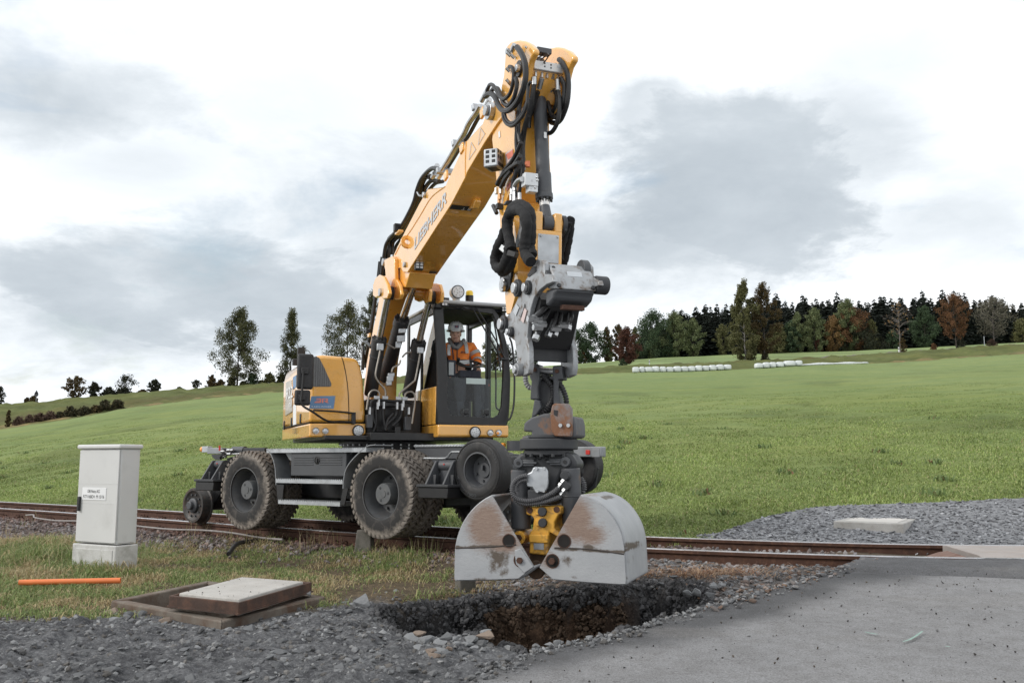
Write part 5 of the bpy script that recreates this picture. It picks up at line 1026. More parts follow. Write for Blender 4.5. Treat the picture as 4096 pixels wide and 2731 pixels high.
tree(kT2, 1040, 1330, 262, 735, 'orange', 'round', 'bare_tree', 'bare grey tree with a few orange leaves', clear=.36, n=90, bark=GREYB, twig=True, leaf=.14)
tree(kT2, 1570, 1862, 196, 698, 'rust', 'round', 'small_tree', 'orange-pink autumn tree beside the far road', clear=.26, n=6500, open_=.35, leaf=.095, bark=BARK)
tree(kT2, 1890, 2255, 232, 688, 'grey', 'round', 'small_tree', 'grey half bare tree beside the far road at right', clear=.28, n=2600, twig=True, bark=GREYB, leaf=.12)
for a, b_, yt, yb, pal, lb in [(1168, 1245, 600, 730, 'brown', 'brown shrub at the foot of the bare tree'), (1472, 1532, 648, 714, 'rust', 'small rusty shrub between bare tree and orange tree'), (1698, 1800, 580, 702, 'dark', 'dark shrub at the foot of the orange-pink tree'), (2012, 2095, 608, 682, 'redh', 'reddish shrub at the foot of the grey tree')]:
    tree(kT2, a, b_, yt, yb, pal, 'bush', 'shrub', lb, 'shrub', 'shrubs at tree feet', clear=.02, n=600, leaf=.11)
# the edge of the wood
for c_, a, b_, yt, yb, pal, sh, lb in [
    (kT1, 20, 240, 560, 880, 'green', 'bush', 'dark green tree behind the coupler at the wood edge'), (kT1, 165, 400, 490, 835, 'green', 'oval', 'pointed green tree left of the dark red tree'), (kT1, 385, 500, 530, 822, 'brown', 'oval', 'thin brownish tree just left of the dark red one'), (kT1, 425, 500, 640, 826, 'pale', 'oval', 'small pale tree before the thin brownish one'), (kT1, 160, 245, 690, 870, 'rust', 'bush', 'small rusty tree at the left end of the wood'),
    (kT1, 500, 620, 500, 826, 'brown', 'oval', 'brown tree behind the dark red tree'), (kT1, 690, 760, 520, 826, 'olive', 'oval', 'yellowish tree peeking out right of the dark red one'), (kT1, 715, 1090, 375, 815, 'green', 'bush', 'broad dark green tree in the middle of the wood edge'), (kT1, 985, 1215, 385, 806, 'pale', 'oval', 'pale green tree right of the broad dark one'), (kT1, 840, 930, 550, 810, 'pale', 'oval', 'slim pale tree in front of the broad dark one'), (kT1, 1010, 1110, 560, 806, 'green', 'bush', 'low green tree in front of the pale one'),
    (kT1, 1215, 1385, 450, 800, 'pale', 'oval', 'second pale green tree left of the weeping birch'), (kT1, 1525, 1650, 500, 790, 'olive', 'oval', 'yellowish tree just left of the weeping birch'), (kT1, 2050, 2210, 500, 780, 'olive', 'bush', 'olive tree just right of the tall brown tree'), (kT1, 2200, 2345, 470, 775, 'green', 'bush', 'green tree in the shadow right of the pair'),
    (kT2, -20, 110, 480, 735, 'olive', 'bush', 'brownish rounded tree above the short bale row'), (kT2, 150, 295, 370, 728, 'pale', 'oval', 'yellow-green tree above the end of the short bale row'), (kT2, 285, 465, 335, 726, 'pale', 'oval', 'tall pale green tree right of the yellow-green one'), (kT2, 120, 210, 470, 730, 'green', 'bush', 'green tree between brownish and yellow-green trees'), (kT2, 375, 445, 610, 722, 'red', 'bush', 'small dark red bush at the wood edge'),
    (kT2, 470, 640, 400, 724, 'orange', 'oval', 'yellow-orange tree left of the reddish brown one'), (kT2, 575, 790, 250, 720, 'pale', 'oval', 'tall light green tree behind the orange one'), (kT2, 640, 865, 322, 650, 'rust', 'round', 'reddish brown rounded tree in the wood edge'), (kT2, 640, 985, 500, 730, 'dark', 'bush', 'wide dark green bush in front of the reddish tree'), (kT2, 860, 960, 430, 720, 'olive', 'bush', 'olive tree right of the reddish brown one'), (kT2, 1060, 1180, 530, 705, 'green', 'bush', 'bluish green bush behind the bare tree'), (kT2, 1320, 1515, 315, 690, 'green', 'oval', 'rounded green tree right of the bare tree'),
    (kT2, 2255, 2420, 430, 630, 'olive', 'bush', 'olive and orange bush at the right edge'), (kE, 760, 900, 590, 920, 'olive', 'bush', 'olive tree seen through the cab door glass'), (kE, 850, 1040, 640, 910, 'dark', 'bush', 'darker tree seen beside the cab door'), (kE, 1060, 1250, 600, 880, 'green', 'bush', 'green tree seen between cab and stick')]:
    e_ = (b_ - a) * .13; tree(c_, a - e_, b_ + e_, yt, yb, pal, sh, 'broadleaf_tree', lb, 'tree', 'broadleaf trees at the wood edge', clear=.04, n=None, open_=.55, row=3, leaf=.16)
CON = []
for i in range(6):
    V, F = conifer_mesh(18., 8.4 + (i % 3) * 1., 900 + i); CON.append(raw_mesh('crown', V, F, LEAFM['conif']))
mb = MB(); mb.cyl((0, 0, -.5), (0, 0, 16), .22, .05, 6); TRK = mb.build('trunk', BARK); TRKM = TRK.data; bpy.data.objects.remove(TRK)
TRKM.transform(Matrix.Translation((0, 0, 7.75)))
topx = [1180, 1300, 1400, 1480, 1540, 1590, 1640, 1700, 1800, 1900, 2000, 2100, 2200, 2280, 2352, 2600]; topy = [800, 790, 770, 740, 716, 700, 690, 685, 674, 680, 676, 668, 664, 666, 688, 690]
for rowi, (dY, n0, x0, x1, lift) in enumerate([(14, 60, 1440, 2480, 36), (26, 76, 1470, 2480, 16), (38, 84, 1480, 2500, 2)]):
    for i in range(n0):
        xpx = x0 + (x1 - x0) * (i + random.uniform(-.35, .35)) / n0; yt = float(np.interp(xpx, topx, topy)) + lift + random.gauss(0, 9) + (abs(random.gauss(0, 8)) if rowi == 2 else 0); t_ = txof(xpx, 800); Yd = float(Y3f(np.array(t_))) + dY + random.uniform(-5, 5)
        X = t_ * Yd; zb = float(terrain(X, Yd)) - .3; h = max(7, CAMH + elev(yt) * Yd - zb); o = thing('conifer_tree', 'dark conifer standing in the dense wood on the right', 'tree', Vector((X, Yd, zb)), 'dark conifers of the wood')
        s = h / 18; rz = random.uniform(0, 6.28); w = random.uniform(.85, 1.2)
        for nm, me in (('crown', random.choice(CON)), ('trunk', TRKM)):
            c = bpy.data.objects.new(nm, me); COL.objects.link(c); c.parent = o; c.scale = (s * w, s * w, s); c.rotation_euler = (0, 0, rz); WLOC[c.name] = Vector((X, Yd, zb))
# ================================================================== RAIL EXCAVATOR: UNDERCARRIAGE
EX = thing('rail_excavator', 'yellow road-rail excavator with twin tyres standing on the track', 'excavator', O)
CHI = CH.inverted(); UPI = UP.inverted(); RZC = -TH; RZU = HD - math.pi / 2
def part(m, name, mat, parent=EX, bevel=0, **k): return m.build(name, mat, parent, bevel, **k)
def clc(yo, p): return CHI @ cyp(yo, p)
XF = clc(-1.25, FI(873, 1139)).x; XR = clc(-1.25, FI(560, 1129)).x; RT = .5425
def tyre_mesh(R, w, rin, lugs, lug_h, mat, zig=.055):
    m = MB(); Rc = R - lug_h; h = w / 2
    m.lathe([(rin, -h * .86), (rin + .02, -h * .98), (rin + .06, -h * 1.02), ((rin + Rc) / 2 + .02, -h * 1.04), (Rc - .05, -h), (Rc - .015, -h * .93), (Rc, -h * .8), (Rc + .004, 0), (Rc, h * .8), (Rc - .015, h * .93), (Rc - .05, h), ((rin + Rc) / 2, h * 1.04), (rin + .02, h * .98), (rin, h * .86)], (0, 0, 0), (0, 1, 0), 64)
    if lugs:
        da = 2 * math.pi / lugs; st = [(-h * 1.0, 0, R - .05), (-h * .93, .1, R - .006), (-h * .45, .95, R), (0, .15, R + .002), (h * .45, .95, R), (h * .93, .1, R - .006), (h * 1.0, 0, R - .05)]
        for k in range(lugs):
            a0 = k * da; vs = []
            for (y, zg, rr) in st:
                a = a0 + zg * zig / R * 1.4
                for (aa, r_) in ((a - da * .30, Rc - .02), (a - da * .27, rr), (a + da * .27, rr), (a + da * .30, Rc - .02)): vs.append((r_ * math.cos(aa), y, r_ * math.sin(aa)))
            f = [(i * 4 + j, i * 4 + j + 1, i * 4 + 5 + j, i * 4 + 4 + j) for i in range(len(st) - 1) for j in range(3)] + [(0, 1, 2, 3), tuple(len(st) * 4 - 4 + j for j in range(4))]
            m.add(vs, f, True)
    o = m.build('tyre', mat, None, smooth=32); me = o.data; bpy.data.objects.remove(o); return me
TYM = tyre_mesh(RT, .27, .295, 42, .032, TYRE); TYM2 = tyre_mesh(.36, .235, .19, 0, .004, TYRE2)
def put(name, me, c, parent, rz=RZC, flip=False):
    o = bpy.data.objects.new(name, me); COL.objects.link(o); seat_on(o, c, parent, rz + (math.pi if flip else 0)); return o
def local_mesh(m, name, mat, smooth=35):
    n = len(m.v); a = np.array([tuple(p) for p in m.v]); c = (a.min(0) + a.max(0)) / 2; o = m.build(name, mat, None, smooth=smooth); me = o.data; me.transform(Matrix.Translation(Vector(c))); bpy.data.objects.remove(o); return me
RIMM = pmat('wheel_rim_grey', (.075, .078, .083), .5, var=.12, vscale=6, dirt=(.16, .145, .13), dscale=9, damt=(.5, .8), dmax=.5)
m = MB(); m.lathe([(.30, -.132), (.318, -.130), (.322, -.118), (.300, -.108), (.285, -.075), (.268, -.02), (.255, .06), (.24, .10), (.12, .11), (.02, .11), (.0005, .11)], (0, 0, 0), (0, 1, 0), 48); RIM = local_mesh(m, 'rim', RIMM)
m = MB(); m.lathe([(.13, .11), (.132, -.07), (.125, -.085), (.0005, -.087)], (0, 0, 0), (0, 1, 0), 36)
HUBM = pmat('hub_grey', (.10, .105, .11), .5, var=.1, dirt=(.18, .17, .16), dscale=12, damt=(.5, .8), dmax=.5); HUB = local_mesh(m, 'hub', HUBM)
m = MB(); m.lathe([(.018, -.086), (.016, -.0895), (.0005, -.0895)], (0, 0, 0), (0, 1, 0), 12); DIMP = local_mesh(m, 'plug', DGREY)
m = MB(); m.lathe([(.045, -.086), (.045, -.0925), (.0005, -.0925)], (0, 0, 0), (0, 1, 0), 20); CAPM = local_mesh(m, 'cap', HUBM)
m = MB(); m.cyl((0, .11, 0), (0, .07, 0), .017, n=6); NUT = local_mesh(m, 'wheel_nut', RIMM)
for X_, lb in ((XF, 'front'), (XR, 'rear')):
    for sgn in (-1, 1):
        c = ch(X_, sgn * 1.115, RT); fl = sgn > 0; w = put('wheel', RIM, c, EX, flip=fl)
        put('tyre', TYM, c, w, flip=fl); w2 = put('tyre', TYM, ch(X_, sgn * .795, RT), w, flip=fl); w2.rotation_euler = (0, .07, 0)
        put('hub', HUB, c, w, flip=fl); put('hub_cap', CAPM, c, w, flip=fl)
        if sgn < 0:
            for k in range(3):
                a = 2 * math.pi * k / 3 + .1; put('hub_plug', DIMP, ch(X_ + .085 * math.cos(a), sgn * 1.115, RT + .085 * math.sin(a)), w)
            for k in range(8):
                a = 2 * math.pi * k / 8 + .3; put('wheel_nut', NUT, ch(X_ + .2 * math.cos(a), sgn * 1.115, RT + .2 * math.sin(a)), w)
    m = MB(CH); m.box(X_ - .14, X_ + .14, -1.0, 1.0, RT - .13, RT + .13); m.box(X_ - .22, X_ + .22, -.3, .3, RT - .2, RT + .2); part(m, 'axle', DGREY, bevel=.03)
# chassis frame
m = MB(CH); m.prism([(-2.3, .72), (-1.9, .55), (-.9, .42), (.9, .42), (1.7, .55), (2.3, .72), (2.3, 1.0), (1.4, 1.08), (-1.5, 1.08), (-2.3, 1.0)], 'y', -.46, .46); part(m, 'chassis', DGREY, bevel=.02)
m = MB(CH); m.cyl((.1, -.75, .62), (.1, -.45, .62), .12, n=20, world=False); part(m, 'drive_motor', BLACK)
m = MB(CH); m.cyl((0, 0, 1.05), (0, 0, 1.21), .63, n=48, world=False); m.cyl((0, 0, 1.08), (0, 0, 1.10), .68, n=48, world=False); m.cyl((0, 0, 1.17), (0, 0, 1.19), .68, n=48, world=False); ringo = part(m, 'slew_ring', BLACK)
m = MB(); m.cyl((0, 0, 0), (0, 0, .022), .013, n=6); BOLT = local_mesh(m, 'bolt', STEEL)
for k in range(36):
    a = 2 * math.pi * k / 36
    for z in (1.101, 1.145): put('bolt', BOLT, ch(.655 * math.cos(a), .655 * math.sin(a), z), ringo)
# side platform, mudguards, tool box, steps
def teeth(m, x0, x1, y0, y1, z, n):
    for k in range(n):
        a = x0 + (x1 - x0) * (k + .15) / n; m.box(a, a + (x1 - x0) / n * .6, y0, y1, z, z + .012)
xl = clc(-1.25, kF(1078, 225)).x; xr_ = clc(-1.25, kF(2250, 225)).x; zt = clc(-1.25, kF(1500, 222)).z
m = MB(CH); m.box(xl, xr_, -1.25, -.95, zt - .045, zt); teeth(m, xl, xr_, -1.25, -.95, zt, 60); part(m, 'side_platform', ZINC)
m = MB(CH); m.box(xl, xr_, .95, 1.25, zt - .045, zt); part(m, 'side_platform', ZINC)
def strip(pts, wv, th):
    P = smooth_path(pts, 5); m = MB(); e = []; n = len(P)
    off = []
    for i in range(n):
        d = (P[min(i + 1, n - 1)] - P[max(i - 1, 0)]).normalized(); nn = d.cross(wv).normalized(); off.append(P[i] + nn * th)
    vs = P + [p + wv for p in P] + off + [p + wv for p in off]
    f = [(i, i + 1, n + i + 1, n + i) for i in range(n - 1)] + [(2 * n + i, 2 * n + i + 1, 3 * n + i + 1, 3 * n + i) for i in range(n - 1)] + [(i, i + 1, 2 * n + i + 1, 2 * n + i) for i in range(n - 1)] + [(n + i, n + i + 1, 3 * n + i + 1, 3 * n + i) for i in range(n - 1)] + [(0, n, 3 * n, 2 * n), (n - 1, 2 * n - 1, 4 * n - 1, 3 * n - 1)]
    return m.add(vs, f, True)
MUDG = pmat('mudguard_grey', (.26, .275, .29), .45, .4, var=.15, vscale=5, dirt=(.16, .15, .14), dscale=8, damt=(.5, .8), dmax=.6)
part(strip([cyp(-1.25, kF(*p)) for p in [(1070, 228), (1110, 262), (1150, 350), (1172, 450), (1178, 550), (1183, 645)]], cy * .26, .012), 'mudguard', MUDG)
part(strip([cyp(-1.25, kF(*p)) for p in [(2350, 168), (2285, 172), (2230, 200), (2130, 290), (2050, 380), (2000, 470), (1978, 580), (1970, 685)]], cy * .30, .012), 'mudguard', MUDG)
m = MB(CH); a0 = clc(-1.22, kF(1366, 265)); a1 = clc(-1.22, kF(2008, 545)); m.box(a0.x, a1.x, -1.22, -.75, a1.z, a0.z); tb = part(m, 'tool_box', GREY, bevel=.012)
w_ = a1.x - a0.x; hh_ = a0.z - a1.z
for (u0, u1) in ((.06, .42), (.54, .93)):
    for k in range(4):
        z = a0.z - hh_ * (.2 + .1 * k); m = MB(CH); m.box(a0.x + w_ * u0, a0.x + w_ * u1, -1.228, -1.2195, z - .009, z + .002); part(m, 'rib', GREY, tb, bevel=.003)
m = MB(CH); hc = Vector((a0.x + w_ * .49, -1.222, a0.z - hh_ * .32))
m.lathe([(.05, 0), (.052, .006), (.042, .008), (.038, .002), (.0005, .002)], CH @ hc, -cy, 20); part(m, 'latch', BLACK, tb); m = MB(CH); m.box(hc.x - .01, hc.x + .014, -1.238, -1.224, hc.z - .035, hc.z + .02); part(m, 'latch_key', PLAST, tb, bevel=.004)
for (pa, pb, zz) in ((kF(1185, 590), kF(1970, 600), None), (kF(1213, 838), kF(1940, 860), None)):
    a0 = clc(-1.25, pa); a1 = clc(-1.25, pb); z = (a0.z + a1.z) / 2 + .012; m = MB(CH); m.box(a0.x, a1.x, -1.25, -1.02, z - .045, z); teeth(m, a0.x, a1.x, -1.25, -1.02, z, 34); part(m, 'step', ZINC)
for pp in ([(1190, 640), (1280, 640), (1262, 810), (1208, 840)], [(1975, 680), (2035, 685), (1990, 880), (1942, 870)]):
    m = MB(); m.wprism([cyp(-1.245, kF(*p)) for p in pp], cy * .012); part(m, 'step_strap', BLACK)
m = MB()
for pp in ([(1285, 250), (1372, 262), (1372, 360), (1350, 350)], [(1935, 250), (2070, 265), (2010, 400), (1990, 360)]):
    m.wprism([cyp(-1.15, kF(*p)) for p in pp], cy * .02)
part(m, 'platform_gusset', MUDG)
# rail wheel sets
RW = pmat('rail_wheel_steel', (.055, .052, .05), .5, .4, var=.2, vscale=10, dirt=(.16, .09, .06), dscale=12, damt=(.52, .75), dmax=.8)
m = MB(); m.lathe([(.0005, -.045), (.19, -.045), (.205, -.055), (.225, -.07), (.258, -.07), (.265, -.06), (.267, .05), (.272, .062), (.298, .072), (.298, .092), (.285, .10), (.15, .10), (.0005, .10)], (0, 0, 0), (0, 1, 0), 56); RWM = local_mesh(m, 'rail_wheel', RW)
m = MB(); m.lathe([(.11, -.04), (.11, -.075), (.095, -.085), (.085, -.088), (.062, -.09), (.060, -.135), (.05, -.142), (.0005, -.142)], (0, 0, 0), (0, 1, 0), 28); RWH = local_mesh(m, 'axle_cap', GREY)
m = MB(); m.cyl((0, -.045, 0), (0, -.066, 0), .014, n=6); RWB = local_mesh(m, 'bolt', GREY)
xrw = clc(-.80, kF(230, 890)).x
for X_ in (xrw, 2.62):
    for sgn in (-1, 1):
        c = ch(X_, sgn * .765, .267); w = put('rail_wheel', RWM, c, EX, flip=sgn > 0); put('axle_cap', RWH, c, w, flip=sgn > 0)
        if sgn < 0:
            for k in range(10): a = 2 * math.pi * k / 10; put('bolt', RWB, ch(X_ + .165 * math.cos(a), -.765, .267 + .165 * math.sin(a)), w)
    m = MB(CH); m.cyl((X_, -.68, .267), (X_, .68, .267), .085, n=16, world=False); sg = 1 if X_ > 0 else -1; m.prism([(X_ - .12, .2), (X_ + .12, .2), (X_ - sg * .45 + .2, .95), (X_ - sg * .45 - .2, .95)], 'y', -.55, -.35); m.prism([(X_ - .12, .2), (X_ + .12, .2), (X_ - sg * .45 + .2, .95), (X_ - sg * .45 - .2, .95)], 'y', .35, .55); part(m, 'rail_axle', BLACK, bevel=.02)
m = MB(CH); m.box(-3.0, -2.0, -.62, .62, .62, .74); part(m, 'rear_carrier', DGREY, bevel=.02)
# support brackets with pin (near side, front and rear)
def bracket(xa, xb, z0, z1, nm):
    b = MB(CH); b.box(xa - .09, xb + .13, -1.33, -.80, z0 - .032, z0); base = part(b, nm, DGREY, bevel=.006)
    b = MB(CH); b.box(xa - .075, xb + .11, -1.31, -.80, z0 - .16, z0 - .033); part(b, 'foot_block', BLACK, base, bevel=.01)
    for x in (xa, xb):
        b = MB(CH); b.prism([(-1.28, z0), (-1.13, z1 - .05), (-1.105, z1 - .012), (-1.06, z1), (-1.0, z1), (-.96, z1 - .02), (-.93, z1 - .07), (-.84, z0)], 'x', x, x + .028); part(b, 'side_plate', GREY, base, bevel=.004)
        for zz, rr in ((z1 - .065, .030), (z1 - .17, .022)):
            b = MB(CH); b.cyl((x + .028, -1.03, zz), (x + .05, -1.03, zz), rr, n=14, world=False); part(b, 'pin', STEEL, base)
        for yy in (-1.19, -1.02, -.90):
            b = MB(CH); b.prism([(yy, z0), (yy + .012, z0 + .11), (yy + .024, z0)], 'x', x + .0285, x + .085); part(b, 'gusset', DGREY, base)
    b = MB(CH); b.cyl((xa + .03, -1.03, z1 - .065), (xb, -1.03, z1 - .065), .062, n=24, world=False); b.box(xa + .05, xb - .02, -1.06, -.98, z0, z1 - .08); part(b, 'pivot_tube', GREY, base, bevel=.004)
    b = MB(CH); b.cyl(((xa + xb) / 2, -1.09, z1 - .05), ((xa + xb) / 2, -1.1, z1 - .05), .009, n=8, world=False); part(b, 'red_plug', RED, base)
    b = MB(CH); b.box(xa - .05, xb + .1, -.82, -.4, z0 - .05, z1 - .12); part(b, 'bracket_arm', GREY, base, bevel=.01)
zfb = clc(-1.30, kG(640, 528)).z; xfb = clc(-1.28, kG(668, 515)).x; bracket(xfb, xfb + .27, zfb, clc(-1.05, kG(745, 312)).z, 'support_bracket')
zrb = clc(-1.30, kF(260, 575)).z; xrb = clc(-1.28, kF(300, 560)).x; bracket(xrb, xrb + .24, zrb, clc(-1.05, kF(400, 352)).z, 'support_bracket')
# road tyres of the front carrier
m = MB(); m.lathe([(.188, -.115), (.205, -.113), (.208, -.10), (.19, -.09), (.175, -.05), (.165, .02), (.10, .03), (.0005, .03)], (0, 0, 0), (0, 1, 0), 40); RIM2 = local_mesh(m, 'rim', GREY)
m = MB(); m.lathe([(.085, .03), (.085, .01), (.0005, .008)], (0, 0, 0), (0, 1, 0), 28); HUB2 = local_mesh(m, 'hub', GREY)
m = MB(); m.cyl((0, .03, 0), (0, .004, 0), .014, n=6); NUT2 = local_mesh(m, 'wheel_nut', GREY)
rv = clc(-.98, kG(1195, 400))
for c_, fl in ((rv, False), (clc(.95, kG(2030, 372)), True)):
    c = CH @ c_; w = put('carrier_wheel', RIM2, c, EX, flip=fl); put('tyre', TYM2, c, w, flip=fl); put('hub', HUB2, c, w, flip=fl)
    for r_ in (.295, .325, .33):                                         # raised rings and grooves of the tyre
        m = MB(); m.lathe([(r_ - .004, -.1195 + (.004 if r_ > .3 else 0)), (r_, -.123 + (.004 if r_ > .3 else 0)), (r_ + .004, -.1195 + (.004 if r_ > .3 else 0))], (0, 0, 0), (0, 1, 0), 48); put('tyre_ring', local_mesh(m, 'tyre_ring', TYRE2), c, w, flip=fl)
    if not fl:
        for k in range(6): a = 2 * math.pi * k / 6 + .4; put('wheel_nut', NUT2, CH @ (c_ + Vector((.125 * math.cos(a), 0, .125 * math.sin(a)))), w)
        m = MB(CH); m.box(c_.x - .008, c_.x + .012, c_.y - .03, c_.y + .01, c_.z - .005, c_.z + .055); part(m, 'hub_lever', GREY, w, bevel=.004)
        # raised lettering round the sidewall
        def arc_text(txt, a0, a1, r, h):
            n = len(txt)
            for i, t_ in enumerate(txt):
                if t_ == ' ': continue
                a = a0 + (a1 - a0) * i / (n - 1); rad = cx * math.cos(a) + ZU * math.sin(a); tan = cx * math.sin(a) - ZU * math.cos(a)
                text_mesh(t_, c + rad * r - cy * .1225 - tan * h * .35, tan, rad, h, GREY, 'sidewall_letter', w, lift=.001)
        arc_text('VELOCITY', 2.75, 1.85, .285, .028); arc_text('ContiRV20', 1.30, .30, .285, .026); arc_text('Continental', 4.65, 3.35, .275, .034)
m = MB(CH); m.cyl((rv.x, rv.y + .05, rv.z), (rv.x, 1.0, rv.z), .075, n=16, world=False); m.box(rv.x - .4, rv.x + .05, -.45, -.30, .55, 1.0); m.box(rv.x - .4, rv.x + .05, .30, .45, .55, 1.0); m.box(rv.x - .6, rv.x + .2, -.7, .7, .52, .66); part(m, 'front_carrier', DGREY, bevel=.02)
m = MB(CH); m.prism([(rv.x - .5, .3), (rv.x - .1, .22), (rv.x + .15, .4), (rv.x + .1, .75), (rv.x - .5, .75)], 'y', -.62, -.5); part(m, 'carrier_cheek', DGREY, bevel=.015)
# diamond tread plate and box in front of the slew ring
a0 = clc(-.72, kW(1003, 68)); a1 = clc(-.72, kW(1690, 90)); m = MB(CH); m.box(a0.x, a1.x, -.72, -.2, a0.z - .03, a0.z); tp = part(m, 'tread_plate', ZINC, bevel=.004)
for k in range(16):
    x = a0.x + (a1.x - a0.x) * (k + .5) / 16; m = MB(CH); c = CH @ Vector((x, -.722, a0.z - .015)); m.obox(c, .036, .006, .006, (cx + ZU * .6).normalized(), cy, (ZU - cx * .6).normalized()); part(m, 'tread_rib', ZINC, tp)
m = MB(CH); m.box(a0.x + .005, a1.x + .1, -.70, -.22, a0.z - .18, a0.z - .031); m.box(a0.x + .005, a1.x + .35, -.71, -.22, a0.z - .24, a0.z - .19); part(m, 'front_box', GREY, bevel=.008)
m = MB(); m.tube([cyp(-.95, kG(*p)) for p in [(665, 296), (820, 298), (868, 290), (905, 246), (940, 240), (1060, 240)]], .014, 8, 4); part(m, 'hand_rail', MUDG)
m = MB(CH); m.prism([(rv.x - .35, .95), (rv.x - .25, 1.03), (rv.x + .1, 1.03), (rv.x + .1, .8), (rv.x - .3, .75)], 'y', -.84, -.72); part(m, 'carrier_bracket', GREY, bevel=.01)
# front cross beam, far side, with red reflector
a0 = clc(.7, kG(1960, 240)); a1 = clc(.7, kG(2250, 240)); zt = clc(.7, kG(2150, 192)).z; zb = clc(.7, kG(2150, 285)).z
m = MB(CH); m.box(a0.x - .25, a1.x, .7, .82, zb, zt); bm_ = part(m, 'end_beam', MUDG, bevel=.012)
q0 = clc(.69, kG(2112, 222)); q1 = clc(.69, kG(2148, 262)); m = MB(CH); m.box(q0.x, q1.x, .685, .6985, q1.z, q0.z); part(m, 'red_reflector', RED, bm_, bevel=.003)
q0 = clc(.69, kG(2165, 210)); q1 = clc(.69, kG(2235, 285)); m = MB(CH); m.box(q0.x, q1.x, .692, .6985, q1.z, q0.z); part(m, 'end_plate', MUDG, bm_, bevel=.02)
m = MB(); m.cyl(cyp(.3, kG(1480, 230)), cyp(.3, kG(1480, 140)), .11, n=20); part(m, 'oil_tank', GREY)
m = MB(); m.cyl(cyp(.2, kG(1362, 178)), cyp(.2, kG(1385, 178)), .03, n=12); part(m, 'side_marker_lamp', AMBER)
m = MB(CH); m.prism([(2.3, 1.0), (2.75, 1.0), (2.9, .85), (2.85, .6), (2.6, .5), (2.3, .7)], 'y', .9, .93); part(m, 'wheel_guard', DGREY)
# rear beam with amber lamp, cylinder, valve, red handle
a0 = clc(-.95, kF(378, 245)); a1 = clc(-.95, kF(548, 245)); zt = clc(-.95, kF(450, 208)).z; zb = clc(-.95, kF(450, 278)).z
m = MB(CH); m.box(a0.x, a1.x, -.95, -.85, zb, zt); rb = part(m, 'rear_beam', MUDG, bevel=.008)
p0 = clc(-.95, kF(300, 225)); m = MB(CH); m.box(p0.x + .02, a0.x, -.94, -.86, p0.z - .045, p0.z + .045); part(m, 'lamp_holder', ZINC, rb, bevel=.004)
m = MB(CH); m.cyl((p0.x + .02, -.90, p0.z), (p0.x - .035, -.90, p0.z), .046, .04, 18, world=False); part(m, 'rear_lamp', AMBER, rb)
m = MB(CH); m.box(a1.x, a1.x + .95, -.92, -.86, zb - .02, zt - .005); part(m, 'side_rail', DGREY, bevel=.006)
p0 = cyp(-.88, kF(690, 235)); p1 = cyp(-.88, kF(825, 235)); m = MB(); m.cyl(p0, p1, .055, n=18); cy_ = part(m, 'lock_cylinder', GREY); m = MB(); m.lathe([(.018, -.005), (.026, -.005), (.026, .005), (.018, .005)], cyp(-.88, kF(832, 228)), -cy, 14, True); part(m, 'ring_bolt', STEEL, cy_)
m = MB(); m.tube([cyp(-.98, kF(525, 240)), cyp(-.98, kF(525, 180))], .014, 8, smooth=False); part(m, 'red_lever', RED)
m = MB()
for pts in ([(545, 250), (560, 290), (530, 320), (545, 300)], [(600, 260), (620, 285), (590, 300), (560, 330)], [(560, 230), (590, 260), (570, 300), (600, 320)]): m.tube([cyp(-.97, kF(*p)) for p in pts], .016, 7, 4)
part(m, 'valve_hose', HOSE)
for (x, y, r_) in ((635, 235, .022), (668, 235, .018), (640, 280, .022), (565, 250, .02)):
    m = MB(); m.cyl(cyp(-.97, kF(x - 18, y)), cyp(-.97, kF(x + 18, y)), r_, n=8); part(m, 'hose_fitting', STEEL)
m = MB(); m.tube([cyp(-.95, kF(600, 285)), cyp(-.95, kF(900, 268)), cyp(-.95, kF(1050, 270))], .012, 8, smooth=False); m.tube([cyp(-.90, kF(830, 265)), cyp(-.90, kF(1290, 285))], .01, 8, smooth=False); part(m, 'hydraulic_pipe', STEEL)
m = MB(CH); m.prism([(xrb - .1, zrb + .30), (xrb + .55, zrb + .42), (xrb + .9, zrb + .2), (xrb + .7, zrb - .1), (xrb + .2, zrb - .1)], 'y', -.78, -.70); part(m, 'rear_cheek', DGREY, bevel=.01)
m = MB(); m.wprism([cyp(-.95, kF(*p)) for p in [(425, 285), (545, 280), (530, 350), (470, 345), (440, 320)]], cy * .03); part(m, 'beam_bracket', DGREY, bevel=.004)
# ================================================================== RAIL EXCAVATOR: UPPER CARRIAGE
def ulc(p): return UPI @ p
m = MB(UP); m.box(-1.35, 1.15, -1.10, 1.15, 1.205, 1.262); m.box(.2, 1.25, -.55, .30, 1.20, 1.30); deck = part(m, 'deck', BLACK, bevel=.01)
# engine housing on the machine's right (image left)
XH = .97
def hz(p): q = ulc(uxp(XH, p)); return (q.y, q.z)
zs = hz(kD(500, 1322))[1]; zb = hz(kD(500, 1452))[1]
prof_h = [hz(kD(*p)) for p in [(252, 1322), (250, 1180), (262, 1020), (300, 850), (345, 745), (378, 722), (430, 714), (600, 729), (705, 742), (742, 758), (768, 820), (788, 910), (800, 1050), (808, 1200), (812, 1322)]]
yl = -1.265; prof_h = [(max(a, yl), b) for a, b in prof_h]
m = MB(UP); m.prism(prof_h, 'x', XH - 2.3, XH); hs = part(m, 'engine_housing', YEL, bevel=.045, seg=3, smooth=50)
prof_s = [hz(kD(*p)) for p in [(255, 1326), (262, 1425), (300, 1452), (640, 1448), (790, 1440), (812, 1420), (812, 1326)]]; prof_s = [(max(a, yl), b) for a, b in prof_s]
m = MB(UP); m.prism(prof_s, 'x', XH - 2.28, XH + .012); sk = part(m, 'housing_skirt', YEL, bevel=.035, seg=3, smooth=50)
SEAM = pmat('panel_gap', (.02, .015, .01), .9)
